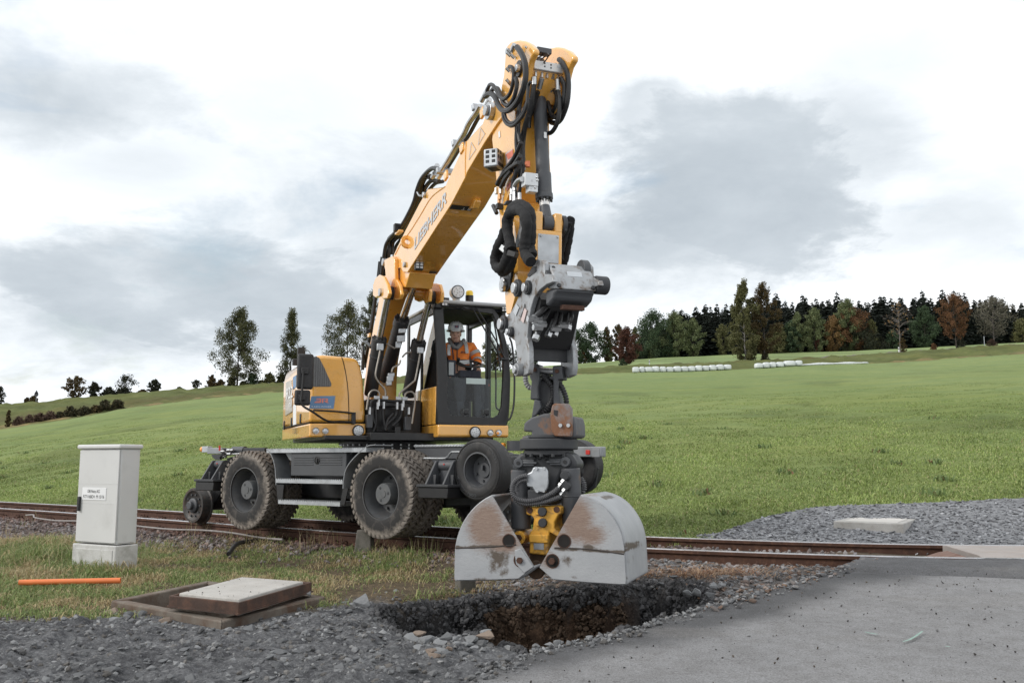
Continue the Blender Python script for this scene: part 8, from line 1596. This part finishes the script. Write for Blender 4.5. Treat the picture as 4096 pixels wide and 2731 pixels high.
for k in range(14):
    a = 2 * math.pi * k / 14; c = q + (gx * math.cos(a) + gy * math.sin(a)) * .215 - ZU * .075; m = MB(); m.cyl(c, c - ZU * .025, .016, n=6); gpart(m, 'bolt', DGREY)
# body casting with two upright cylinders
m = MB(); m.wprism([gp(*p, .12) for p in [(456, 740), (470, 712), (492, 690), (520, 682), (770, 678), (800, 700), (826, 740), (832, 775), (800, 800), (745, 800), (720, 860), (705, 930), (690, 1000), (560, 1000), (550, 930), (540, 850), (520, 800), (470, 800)]], gx * -.26); bdy = gpart(m, 'grab_body', DGREY, bevel=.035, seg=3)
for (x, y) in ((490, 748), (768, 742)):
    c = gp(x, y, .12); m = MB(); m.cyl(c, c + gx * .035, .042, n=24); pb = gpart(m, 'pin_head', GREY, bdy, bevel=.006); m = MB(); m.cyl(c + gx * .035, c + gx * .04, .016, n=10); gpart(m, 'pin_dimple', BLACK, bdy)
    sg = 1 if x < 600 else -1; m = MB(); m.obox(c + gy * sg * .08 + gx * .012, .03, .11, .055, gx, gy, ZU); m.obox(c + gy * sg * .10 + gx * .02 - ZU * .0, .03, .12, .022, gx, gy, ZU); gpart(m, 'pin_lock', GREY, bdy, bevel=.006)
for (x, y) in ((578, 718), (612, 716), (650, 718), (590, 690)): m = MB(); c = gp(x, y, .12); m.ell(c, gx * .018, gy * .02, ZU * .02, 10, 6); gpart(m, 'casting_knob', DGREY, bdy)
CYLM = pmat('grab_cylinder_grey', (.07, .073, .08), .5, var=.12, vscale=8, dirt=(.16, .09, .06), dscale=6, damt=(.56, .72))
for (xa, ya, xb, yb, o) in ((496, 790, 500, 1140, .06), (792, 780, 806, 1110, .06)):
    m = MB(); a = gp(xa, ya, o); b_ = gp(xb, yb, o); m.cyl(a, b_, .083, n=30); d_ = (b_ - a).normalized(); m.cyl(a + d_ * .22, a + d_ * .235, .086, n=30); gpart(m, 'grab_cylinder', CYLM, bevel=.008)
for s_ in (-.10,):
    for (xa, ya, xb, yb, o) in ((496, 790, 500, 1140, -.17), (792, 780, 806, 1110, -.17)): m = MB(); m.cyl(gp(xa, ya, o), gp(xb, yb, o), .075, n=24); gpart(m, 'grab_cylinder', CYLM, bevel=.008)
# valve guard and hoses
m = MB(); k_ = .6696 / FPX * 7.95; c = gp(602, 850, .22)
gp_ = [gp(*p, .19) for p in [(576, 775), (590, 770), (652, 772), (664, 795), (668, 870), (664, 895), (650, 925), (588, 925), (572, 895), (540, 890), (533, 850), (540, 812), (566, 800)]]
m.wprism(gp_, gx * .03); vg = gpart(m, 'valve_guard', ZINC, bevel=.01)
for (x, y) in ((592, 783), (640, 780), (598, 916), (636, 914)): m = MB(); q = gp(x, y, .22); m.cyl(q, q + gx * .015, .014, n=6); gpart(m, 'bolt', STEEL, vg)
m = MB(); m.obox(gp(610, 950, .12), .16, .16, .12, gx, gy, ZU); gpart(m, 'valve_body', DGREY, bevel=.01)
PSP = pmat('grey_spiral', (.09, .09, .095), .45, var=.2)
spiral([gp(*p, .24) for p in [(534, 822), (490, 835), (455, 870), (447, 920), (475, 960), (540, 975), (620, 960), (690, 925), (722, 898)]], .020, pitch=.016, mat=PSP); spiral([gp(*p, .23) for p in [(536, 848), (500, 855), (472, 885), (470, 920)]], .018, pitch=.016, mat=PSP); spiral([gp(*p, .23) for p in [(450, 905), (465, 960), (510, 990), (590, 990), (660, 975), (720, 955), (735, 945)]], .020, pitch=.016, mat=PSP)
for (xa, ya, xb, yb) in ((715, 905, 765, 840), (722, 958, 770, 895)): m = MB(); a = gp(xa, ya, .22); b_ = gp(xb, yb, .20); m.cyl(a, b_, .015, n=8); d_ = (b_ - a); m.cyl(a + d_ * .3, a + d_ * .5, .023, n=6); m.cyl(a + d_ * .6, a + d_ * .85, .023, n=6); gpart(m, 'hose_fitting', STEEL)
for (x, y) in ((770, 825), (774, 886)): m = MB(); q = gp(x, y, .16); m.cyl(q, q + gx * .06, .038, n=22); gpart(m, 'round_cap', DGREY, bevel=.006)
spiral([gp(*p, -.12) for p in [(850, 840), (866, 870), (868, 905), (858, 920)]], .03, pitch=.014, mat=PSP)
# yellow centre block
m = MB(); m.wprism([gp(*p, .20) for p in [(530, 1022), (540, 1012), (720, 1005), (738, 1010), (740, 1050), (722, 1060), (700, 1100), (698, 1140), (738, 1170), (715, 1190), (668, 1160), (664, 1270), (660, 1300), (548, 1290), (552, 1160), (566, 1150), (576, 1080), (560, 1062), (530, 1055)]], gx * -.36); yb = gpart(m, 'centre_block', YELO, bevel=.015)
for (x, y) in ((630, 1038), (632, 1104)): m = MB(); q = gp(x, y, .20); m.cyl(q, q + gx * .03, .037, n=22); gpart(m, 'hinge_pin', DGREY, yb, bevel=.005); m = MB(); m.obox(q - gy * .045 + gx * .008, .02, .03, .05, gx, gy, ZU); gpart(m, 'pin_keeper', YELO, yb, bevel=.003)
for (x, y) in ((552, 1030), (712, 1025)): m = MB(); q = gp(x, y, .20); m.cyl(q, q + gx * .006, .026, n=14); gpart(m, 'bolt_recess', RUST, yb)
m = MB(); m.obox(gp(605, 1200, .212), .02, .165, .07, gx, gy, ZU); gpart(m, 'raised_pad', YELO, yb, bevel=.02); m = MB(); m.obox(gp(605, 1244, .203), .006, .085, .055, gx, gy, ZU); gpart(m, 'type_plate', ZINC, yb)
m = MB(); m.cyl(gp(590, 1385, .25), gp(590, 1385, -.35), .075, n=26); m.wprism([gp(*p, .16) for p in [(545, 1280), (665, 1290), (650, 1350), (600, 1390), (555, 1360)]], gx * -.3); gpart(m, 'lower_pivot', pmat('muddy_pivot', (.10, .055, .03), .85, var=.3, vscale=9, dirt=(.04, .03, .022), dscale=9, damt=(.4, .7)), bevel=.01)
m = MB(); q = gp(485, 1195, .16); m.cyl(q, q - gx * .3, .055, n=22); gpart(m, 'shell_pivot', YELO, bevel=.006); m = MB(); m.cyl(q, q + gx * .03, .03, n=6); gpart(m, 'pivot_nut', RUST)
# shells
SHELL = bpy.data.materials.new('worn_shell_paint'); t = NT(ntree(SHELL)); b = t.n('ShaderNodeBsdfPrincipled'); o = t.n('ShaderNodeOutputMaterial'); t.l(b.outputs[0], o.inputs[0]); g = t.n('ShaderNodeNewGeometry'); pos = g.outputs['Position']
mp = t.n('ShaderNodeMapping'); mp.inputs['Rotation'].default_value = (0, .6, .3); mp.inputs['Scale'].default_value = (6, 6, 38); t.l(pos, mp.inputs[0])
c = t.mix(t.rng(t.noise(pos, 5, 5), .3, .7), (.33, .342, .358), (.40, .412, .425)); at = t.n('ShaderNodeAttribute', attribute_name='tone')
wf = t.n('ShaderNodeSeparateColor'); t.l(at.outputs['Color'], wf.inputs[0])
scr = t.noise(mp.outputs[0], 3.0, 8, .7, 1.2); worn = t.math('MULTIPLY', t.rng(t.math('ADD', wf.outputs[0], t.math('MULTIPLY', t.math('SUBTRACT', scr, .5), 1.1)), .25, .75), .9)
c = t.mix(worn, c, t.mix(t.rng(scr, .35, .65), (.28, .20, .15), (.19, .115, .08)))
mud = t.rng(t.math('ADD', wf.outputs[1], t.math('MULTIPLY', t.math('SUBTRACT', t.noise(pos, 11, 8, .7), .5), 1.6)), .32, .62); c = t.mix(mud, c, (.105, .085, .068))
c = t.mix(t.rng(t.noise(pos, 60, 5, .7), .66, .72, 0, .6), c, (.10, .085, .075))
t.l(c, b.inputs['Base Color']); b.inputs['Roughness'].default_value = .55; b.inputs['Metallic'].default_value = .1; bp = t.n('ShaderNodeBump'); bp.inputs['Strength'].default_value = .25; bp.inputs['Distance'].default_value = .01; t.l(t.noise(pos, 45, 6, .65), bp.inputs['Height']); t.l(bp.outputs[0], b.inputs['Normal'])
INS = pmat('shell_inside', (.06, .05, .045), .85, var=.25, vscale=6, dirt=(.03, .025, .02), dscale=8, damt=(.4, .7))
XS = .42; WS = .84
def sp(x, y, o=0.): return on_plane(kR(x, y), G0 + gx * (XS + o), gx)
def side_plate(poly, o, th, par, nm, holes=()):
    """flat plate filled with a fine grid so that wear can be stored on it; the outline is exact"""
    P2 = np.array([tuple((GFI @ sp(*p)).yz) for p in poly]); lo = P2.min(0); hi = P2.max(0); bm = bmesh.new(); N = 44
    vs = [bm.verts.new((0, float(a), float(b_))) for a, b_ in P2]; bm.faces.new(vs)
    for k in range(1, N): 
        z = lo[1] + (hi[1] - lo[1]) * k / N; bmesh.ops.bisect_plane(bm, geom=bm.verts[:] + bm.edges[:] + bm.faces[:], plane_co=(0, 0, float(z)), plane_no=(0, 0, 1))
        y = lo[0] + (hi[0] - lo[0]) * k / N; bmesh.ops.bisect_plane(bm, geom=bm.verts[:] + bm.edges[:] + bm.faces[:], plane_co=(0, float(y), 0), plane_no=(0, 1, 0))
    r = bmesh.ops.extrude_face_region(bm, geom=bm.faces[:]); 
    for v in r['geom']:
        if isinstance(v, bmesh.types.BMVert): v.co.x -= th
    for v in bm.verts: v.co = GF @ Vector((XS + o + v.co.x, v.co.y, v.co.z))
    bmesh.ops.recalc_face_normals(bm, faces=bm.faces); c = sum((v.co for v in bm.verts), Vector()) / len(bm.verts)
    pts = np.array([tuple(v.co) for v in bm.verts])
    for v in bm.verts: v.co -= c
    me = bpy.data.meshes.new(nm); bm.to_mesh(me); bm.free(); me.materials.append(SHELL); return me, c, pts
def shell_tone(pts, spots, bands):
    q = np.array([to_pix(p[0], p[1], p[2]) for p in pts]) * (4096 / 2352); q = (q - np.array((1750, 1350))) / (900 / 1344); r = np.zeros((len(pts), 3))
    for (x, y, rx, ry, a, ch_) in spots: r[:, ch_] = np.maximum(r[:, ch_], a * np.exp(-(((q[:, 0] - x) / rx) ** 2 + ((q[:, 1] - y) / ry) ** 2)))
    for (x0, y0, x1, y1, w, a) in bands:
        u = np.clip((q[:, 0] - x0) / (x1 - x0), 0, 1); ins = (q[:, 0] > x0 - 5) & (q[:, 0] < x1 + 5); r[:, 1] = np.maximum(r[:, 1], ins * a * np.exp(-((q[:, 1] - (y0 + (y1 - y0) * u)) / w) ** 2))
    return r
left = [(102, 1440), (104, 1330), (106, 1262), (116, 1205), (134, 1150), (160, 1095), (195, 1045), (238, 1000), (285, 965), (326, 944), (575, 1368), (482, 1436), (300, 1444), (115, 1446)]
right = [(610, 1368), (852, 944), (905, 958), (960, 985), (1008, 1025), (1048, 1075), (1080, 1130), (1102, 1190), (1113, 1250), (1116, 1290), (1124, 1440), (1122, 1468), (1090, 1470), (900, 1458), (690, 1440)]
left_arc = left[1:10]; right_arc = right[1:11]
for poly, arc, nm, spots, bands, holes in ((left, [(115, 1446)] + left[0:10], 'grab_shell', [(290, 1120, 120, 160, 1.1, 0), (390, 1230, 130, 70, 1., 0), (370, 1330, 75, 75, .75, 1), (420, 1150, 60, 90, .7, 0), (430, 1200, 40, 25, .55, 1), (500, 1330, 60, 45, .5, 1), (250, 1440, 70, 14, .6, 1), (390, 1385, 40, 50, .5, 1)], [(105, 1252, 470, 1240, 11, .75)], [(427, 1213, .052, 0), (495, 1328, .052, 1)]),
                                     (right, right[1:13], 'grab_shell', [(830, 1090, 110, 150, 1.1, 0), (910, 1180, 110, 80, .9, 0), (720, 1200, 80, 70, .9, 0), (660, 1330, 70, 70, .7, 0), (770, 1330, 80, 60, .55, 1), (690, 1340, 60, 50, .55, 1), (905, 1248, 40, 14, .9, 1), (830, 1430, 50, 10, .5, 1), (945, 1390, 8, 10, .7, 1)], [(700, 1258, 1115, 1280, 12, .8)], [(757, 1215, .052, 0), (687, 1333, .052, 1)])):
    me, c, pts = side_plate(poly, 0, .018, GB, nm); vcol(me, shell_tone(pts, spots, bands)); sho = place(nm, me, c, GB); sho['label'] = 'left shell, worn side plate' if poly is left else 'right shell, worn side plate'
    # far side plate
    m = MB(); m.wprism([sp(*p, -WS + .018) for p in poly], gx * -.018); gpart(m, 'far_side_plate', INS, sho)
    # curved skin
    P = smooth_path([sp(*p) for p in arc], 3); m = MB(); n = len(P); NS = 10; cen = sum(P, Vector()) / n
    vs = [p - gx * (.0185 + (WS - .037) * j / NS) for p in P for j in range(NS + 1)]; f = [(i * (NS + 1) + j, i * (NS + 1) + j + 1, (i + 1) * (NS + 1) + j + 1, (i + 1) * (NS + 1) + j) for i in range(n - 1) for j in range(NS)]
    m.add(vs, f, True); sk2 = gpart(m, 'curved_skin', SHELL, sho, smooth=50); sol = sk2.modifiers.new('thickness', 'SOLIDIFY'); sol.thickness = .018; sol.offset = -1 if False else 0
    wp = np.array([tuple(v) for v in m.v]); tone = shell_tone(wp, [(1010, 960, 50, 14, .8, 1), (1150, 1240, 60, 22, .9, 1), (1130, 1320, 10, 30, .7, 1), (1160, 1330, 8, 25, .7, 1), (1180, 1290, 8, 20, .6, 1), (1130, 1440, 12, 20, .6, 1), (920, 945, 60, 12, .6, 0), (380, 932, 60, 12, .9, 0)], [(1112, 1275, 1200, 1215, 14, .8)] if poly is right else []); vcol(sk2.data, tone)
    # bottom sheet and inner skin edges
    bt = [poly[-1] if poly is left else poly[12], (482, 1436) if poly is left else (690, 1440), (575, 1368) if poly is left else (610, 1368)]
    m = MB(); Q = [sp(*p) for p in ([left[13], left[12], left[11], left[10]] if poly is left else [right[12], right[13], right[14], right[0]])]; vs = [q - gx * .0185 for q in Q] + [q - gx * (WS - .0185) for q in Q]; k4 = len(Q); m.add(vs, [(i, i + 1, k4 + i + 1, k4 + i) for i in range(k4 - 1)], True); bs = gpart(m, 'bottom_skin', SHELL, sho); sol = bs.modifiers.new('thickness', 'SOLIDIFY'); sol.thickness = .018; sol.offset = 0; vcol(bs.data, np.zeros((len(vs), 3)))
    # weld ridge between the two plates
    bn = [(108, 1256), (300, 1250), (470, 1236)] if poly is left else [(700, 1255), (900, 1262), (1114, 1292)]
    m = MB(); m.tube([sp(*p, -.001) for p in bn], .006, 6, 4); gpart(m, 'weld_ridge', INS, sho)
    for (x, y, r, bolt) in holes:
        q = sp(x, y); m = MB(); m.lathe([(r * .95, .004), (r * 1.08, .004), (r * 1.08, -.001)], q, gx, 24); gpart(m, 'hole_rim', RUST, sho); m = MB(); m.cyl(q + gx * .0015, q + gx * .003, r * .95, n=24); gpart(m, 'pin_hole', pmat('deep_hole', (.012, .010, .009), .9), sho)
        if bolt: m = MB(); m.cyl(q + gx * .003, q + gx * .03, r * .5, n=6); gpart(m, 'bolt', RUST, sho)
m = MB(); m.wprism([sp(*p, .001) for p in [(462, 1268), (498, 1258), (575, 1368), (520, 1405), (470, 1350)]], gx * .010); gpart(m, 'wear_plate', SHELL, None, bevel=.004)
# ================================================================== DRIVER
XP = XC - .62
def dp(x, y, o=0.): return uxp(XP + o, kE(x, y))
DR = thing('person', 'driver in orange high-visibility jacket and white helmet, seated in the cab', 'person', up(XC - .78, .74, lowz + .5))
kd = .43375 / FPX * 12.3
def skin_body(joints, edges, nm, mat, parent, sub=2):
    me = bpy.data.meshes.new(nm); me.from_pydata([tuple(j[0]) for j in joints], edges, []); ob = bpy.data.objects.new(nm, me); COL.objects.link(ob)
    md = ob.modifiers.new('skin', 'SKIN'); md.use_smooth_shade = True; ob.modifiers.new('sub', 'SUBSURF').levels = sub; ob.modifiers['sub'].render_levels = sub
    for i, j in enumerate(joints):
        sv_ = me.skin_vertices[0].data[i]; sv_.radius = j[1]; sv_.use_root = (i == 0)
    dg = bpy.context.evaluated_depsgraph_get(); out = bpy.data.meshes.new_from_object(ob.evaluated_get(dg)); bpy.data.objects.remove(ob); out.name = nm; out.materials.clear(); out.materials.append(mat)
    co = np.empty(len(out.vertices) * 3, dtype=np.float32); out.vertices.foreach_get('co', co); co = co.reshape(-1, 3); c = (co.min(0) + co.max(0)) / 2; out.vertices.foreach_set('co', (co - c).ravel()); out.update()
    out.polygons.foreach_set('use_smooth', [True] * len(out.polygons)); return place(nm, out, Vector(c), parent)
hip = dp(545, 985, -.12); waist = dp(545, 890, -.10); chest = dp(545, 760, -.08); shc = dp(545, 675, -.08); neckp = dp(522, 612, -.05); headp = dp(514, 545, -.02)
sR = dp(415, 668, -.08); eRb = dp(300, 760, -.02); hR = dp(310, 845, .14); sL = dp(655, 668, -.08); eLb = dp(715, 780, .0); hL2 = dp(715, 862, .22)
# body in one piece: trunk, neck, arms, legs
J = [(hip, (.13, .15)), (waist, (.12, .145)), (chest, (.12, .16)), (shc, (.10, .13)), (neckp, (.058, .058)), (headp - ZU * .02, (.07, .075)), (sR, (.07, .07)), (eRb, (.052, .052)), (hR, (.032, .036)), (sL, (.07, .07)), (eLb, (.052, .052)), (hL2, (.032, .036)),
     (hip + dx * .40 - dy * .12 + ZU * .02, (.075, .075)), (hip + dx * .46 - dy * .14 - ZU * .40, (.05, .05)), (hip + dx * .56 - dy * .14 - ZU * .44, (.04, .045)), (hip + dx * .40 + dy * .12 + ZU * .02, (.075, .075)), (hip + dx * .46 + dy * .14 - ZU * .40, (.05, .05)), (hip + dx * .56 + dy * .14 - ZU * .44, (.04, .045))]
E_ = [(0, 1), (1, 2), (2, 3), (3, 4), (4, 5), (3, 6), (6, 7), (7, 8), (3, 9), (9, 10), (10, 11), (0, 12), (12, 13), (13, 14), (0, 15), (15, 16), (16, 17)]
body = skin_body(J, E_, 'body', SKIN, DR)
Jj = [(hip + ZU * .02, (.17, .19)), (waist, (.165, .195)), (chest, (.155, .20)), (shc - ZU * .01, (.125, .15)), (sR, (.092, .092)), (sR.lerp(eRb, .5), (.082, .082)), (eRb, (.076, .076)), (eRb.lerp(hR, .82), (.052, .052)), (sL, (.092, .092)), (sL.lerp(eLb, .5), (.082, .082)), (eLb, (.076, .076)), (eLb.lerp(hL2, .80), (.052, .052)), (shc + ZU * .045, (.085, .09))]
jk = skin_body(Jj, [(0, 1), (1, 2), (2, 3), (3, 4), (4, 5), (5, 6), (6, 7), (3, 8), (8, 9), (9, 10), (10, 11), (3, 12)], 'jacket', ORANGE, DR)
tr = skin_body([(hip - ZU * .04, (.16, .18)), (hip + dx * .40 - dy * .12 + ZU * .02, (.095, .095)), (hip + dx * .46 - dy * .14 - ZU * .36, (.07, .07)), (hip + dx * .40 + dy * .12 + ZU * .02, (.095, .095)), (hip + dx * .46 + dy * .14 - ZU * .36, (.07, .07))], [(0, 1), (1, 2), (0, 3), (3, 4)], 'trousers', DARKC, DR)
for s_ in (-1, 1): m = MB(); c = hip + dx * .58 + dy * s_ * .14 - ZU * .45; m.obox(c, .27, .10, .10, dx, dy, ZU); m.build('shoe', BLACK, DR, .03, seg=3)
# reflective bands, zips, collar, logo
def bandring(a, b_, r, w, nm='reflective_band'): m = MB(); e = (Vector(b_) - Vector(a)).normalized(); m.lathe([(r, -w / 2), (r + .004, -w / 2), (r + .004, w / 2), (r, w / 2)], a, e, 24, True); return m.build(nm, REFL, jk)
bandring(sL.lerp(eLb, .55), eLb, .083, .05); bandring(eLb.lerp(hL2, .30), hL2, .074, .05); bandring(sR.lerp(eRb, .60), eRb, .083, .05); bandring(eRb.lerp(hR, .35), hR, .072, .05)
fr = .205
def fstrip(pts, w, mat, nm, lift=.0, par=None):
    m = MB(); P = smooth_path([dp(x, y, .075 + lift + o) for x, y, o in pts], 4); vs = []
    for i, p in enumerate(P):
        d = (P[min(i + 1, len(P) - 1)] - P[max(i - 1, 0)]).normalized(); n_ = d.cross(dx).normalized(); vs += [p - n_ * w / 2, p + n_ * w / 2]
    n = len(P); vs2 = vs + [v - dx * .02 for v in vs]; f = [(2 * i, 2 * i + 1, 2 * i + 3, 2 * i + 2) for i in range(n - 1)] + [(2 * n + 2 * i, 2 * n + 2 * i + 1, 2 * n + 2 * i + 3, 2 * n + 2 * i + 2) for i in range(n - 1)] + [(2 * i, 2 * i + 2, 2 * n + 2 * i + 2, 2 * n + 2 * i) for i in range(n - 1)] + [(2 * i + 1, 2 * i + 3, 2 * n + 2 * i + 3, 2 * n + 2 * i + 1) for i in range(n - 1)] + [(0, 1, 2 * n + 1, 2 * n)]
    m.add(vs2, f, True); return m.build(nm, mat, par or jk)
fstrip([(598, 612, -.02), (612, 650, .02), (620, 720, .045)], .045, REFL, 'reflective_band'); fstrip([(455, 640, -.02), (452, 700, .03), (455, 740, .04)], .04, REFL, 'reflective_band'); fstrip([(530, 680, .045), (528, 780, .06), (530, 900, .05)], .010, DARKC, 'zip'); fstrip([(482, 670, .04), (490, 720, .052), (495, 775, .055)], .012, DARKC, 'pocket_zip'); fstrip([(455, 800, .05), (540, 806, .065), (640, 800, .05)], .055, REFL, 'reflective_band')
m = MB(); m.tube([dp(455, 590, -.06), dp(475, 640, .02), dp(520, 672, .055), dp(560, 640, .03), dp(590, 600, -.04)], .030, 8, 4); m.build('collar', GREYC, jk)
m = MB(); m.wprism([dp(*p) for p in []] if False else [dp(495, 610, .02), dp(548, 605, .02), dp(530, 690, .085), dp(515, 680, .085)], dx * -.02); m.build('shirt', DARKC, jk)
logo(dp(556, 718, .13), dy, ZU, .062, .026, INK, jk, .002)
hx = (dx * .94 - dy * .30 - ZU * .06).normalized(); hy = ZU.cross(hx).normalized()      # the head is turned towards the camera
# head
hc_ = dp(513, 545, .02); m = MB()
hw = .073; prof_hd = [(-.118, .030, .040), (-.105, .046, .062), (-.085, .056, .078), (-.06, .063, .088), (-.03, .068, .095), (.0, .071, .098), (.03, .073, .100), (.06, .072, .098), (.09, .062, .085), (.112, .038, .055), (.12, .004, .004)]
vs = []; NN = 20
for (z, a, b_) in prof_hd:
    for k in range(NN):
        th = 2 * math.pi * k / NN; c_, s_ = math.cos(th), math.sin(th); d = b_ * (abs(c_) ** .85) * (1 if c_ > 0 else -1); fwdo = .012 if z < -.05 and c_ > 0 else 0
        vs.append(hc_ + hx * (d * (.98 if c_ > 0 else 1.0) + fwdo * c_) + hy * (a * s_) + ZU * z)
f = [(i * NN + k, i * NN + (k + 1) % NN, (i + 1) * NN + (k + 1) % NN, (i + 1) * NN + k) for i in range(len(prof_hd) - 1) for k in range(NN)] + [tuple(range(NN))]
m.add(vs, f, True)
m.wprism([hc_ + hx * .095 + ZU * .028 - hy * .007, hc_ + hx * .095 + ZU * .028 + hy * .007, hc_ + hx * .124 - ZU * .022 + hy * .015, hc_ + hx * .116 - ZU * .036 + hy * .010, hc_ + hx * .116 - ZU * .036 - hy * .010, hc_ + hx * .124 - ZU * .022 - hy * .015], hx * -.04)
for s_ in (-1, 1): m.ell(hc_ + hy * s_ * .072 - hx * .005 + ZU * .0, hx * .018, hy * .010, ZU * .032, 10, 6); m.ell(hc_ + hy * s_ * .042 + hx * .080 - ZU * .03, hx * .016, hy * .020, ZU * .018, 8, 6)
hdm = m.build('head', SKIN, DR, smooth=60); sm = hdm.modifiers.new('sub', 'SUBSURF'); sm.levels = 1; sm.render_levels = 1
for s_ in (-1, 1):
    m = MB(); m.ell(hc_ + hx * .088 + hy * s_ * .030 + ZU * .012, hx * .010, hy * .014, ZU * .006, 10, 6); m.build('eye', pmat('eye_dark', (.10, .07, .055), .4), hdm); m = MB(); m.tube([hc_ + hx * .094 + hy * s_ * .014 + ZU * .030, hc_ + hx * .098 + hy * s_ * .032 + ZU * .036, hc_ + hx * .084 + hy * s_ * .050 + ZU * .030], .004, 6, 3); m.build('eyebrow', HAIR, hdm)
m = MB(); m.tube([hc_ + hx * .094 - hy * .025 - ZU * .060, hc_ + hx * .106 - ZU * .057, hc_ + hx * .094 + hy * .025 - ZU * .060], .0058, 6, 3); m.build('mouth', pmat('lips', (.42, .18, .15), .5), hdm)
m = MB(); m.lathe([(.076, -.03), (.080, .02), (.078, .06), (.05, .10)], hc_ - hx * .02 + ZU * .01, ZU, 22); m.build('hair', HAIR, hdm)
# helmet
hz_ = hc_ + ZU * .050; m = MB(); m.lathe([(.108, -.004), (.110, .01), (.107, .045), (.094, .085), (.066, .112), (.03, .124), (.0005, .127)], hz_ - hx * .005, ZU, 30); m.lathe([(.108, .0), (.128, -.010), (.130, -.004), (.108, .012)], hz_ - hx * .005, ZU, 30); m.wprism([hz_ + hx * .10 - hy * .075 - ZU * .004, hz_ + hx * .10 + hy * .075 - ZU * .004, hz_ + hx * .148 + hy * .045 - ZU * .022, hz_ + hx * .155 - ZU * .025, hz_ + hx * .148 - hy * .045 - ZU * .022], ZU * .008)
for y_ in (-.04, 0, .04): m.tube([hz_ + hx * .085 + hy * y_ + ZU * .075, hz_ + hx * .04 + hy * y_ * .8 + ZU * .118, hz_ - hx * .04 + hy * y_ * .8 + ZU * .120, hz_ - hx * .09 + hy * y_ + ZU * .075], .008, 6, 3)
HEL = pmat('helmet_white', (.80, .82, .83), .35, var=.04, coat=.3); hel = m.build('helmet', HEL, DR, smooth=50)
m = MB(); m.obox(hz_ + hx * .104 + ZU * .045 + hy * .012, .006, .055, .035, (hx + ZU * .15).normalized(), hy, (ZU - hx * .15).normalized()); m.build('helmet_badge', pmat('badge_navy', (.03, .06, .16), .4), hel); m = MB(); m.obox(hz_ + hx * .1075 + ZU * .048 + hy * .012, .004, .03, .012, (hx + ZU * .15).normalized(), hy, (ZU - hx * .15).normalized()); m.build('badge_mark', REDP, hel)
# hands: palm with five bent fingers
def hand(c, fw, side, upv, nm):
    fw = fw.normalized(); upv = (upv - fw * upv.dot(fw)).normalized(); sd_ = fw.cross(upv) * side; m = MB(); m.obox(c + fw * .04, .085, .078, .03, fw, sd_, upv)
    for k, (o, l) in enumerate(((-.03, .062), (-.01, .072), (.012, .068), (.032, .052))):
        b0 = c + fw * .08 + sd_ * o; m.tube([b0 - fw * .015, b0 + fw * l * .45 + upv * .006, b0 + fw * l * .75 - upv * .022, b0 + fw * l * .62 - upv * .050], .0095, 7, 4, rf=lambda f: 1 - .25 * f)
    b0 = c + fw * .02 - sd_ * .036; m.tube([b0, b0 - sd_ * .025 + fw * .025, b0 - sd_ * .018 + fw * .055 - upv * .025], .011, 7, 4, rf=lambda f: 1 - .25 * f); return m
hand(hR, (hR - eRb) + dx * .05, 1, ZU * .6 + dx * .5, 'r').build('glove', DARKC, DR, .006)
hand(hL2, (hL2 - eLb) + dx * .1, -1, ZU * .6 + dx * .6, 'l').build('hand', SKIN, DR, .006)
m = MB(); m.tube([hR + dx * .09 - ZU * .02, hR + dx * .09 - ZU * .2], .018, 8, smooth=False); m.ell(hR + dx * .09 + ZU * .0, dx * .025, dy * .025, ZU * .04, 10, 6); part(m, 'joystick', BLACK, cabf)
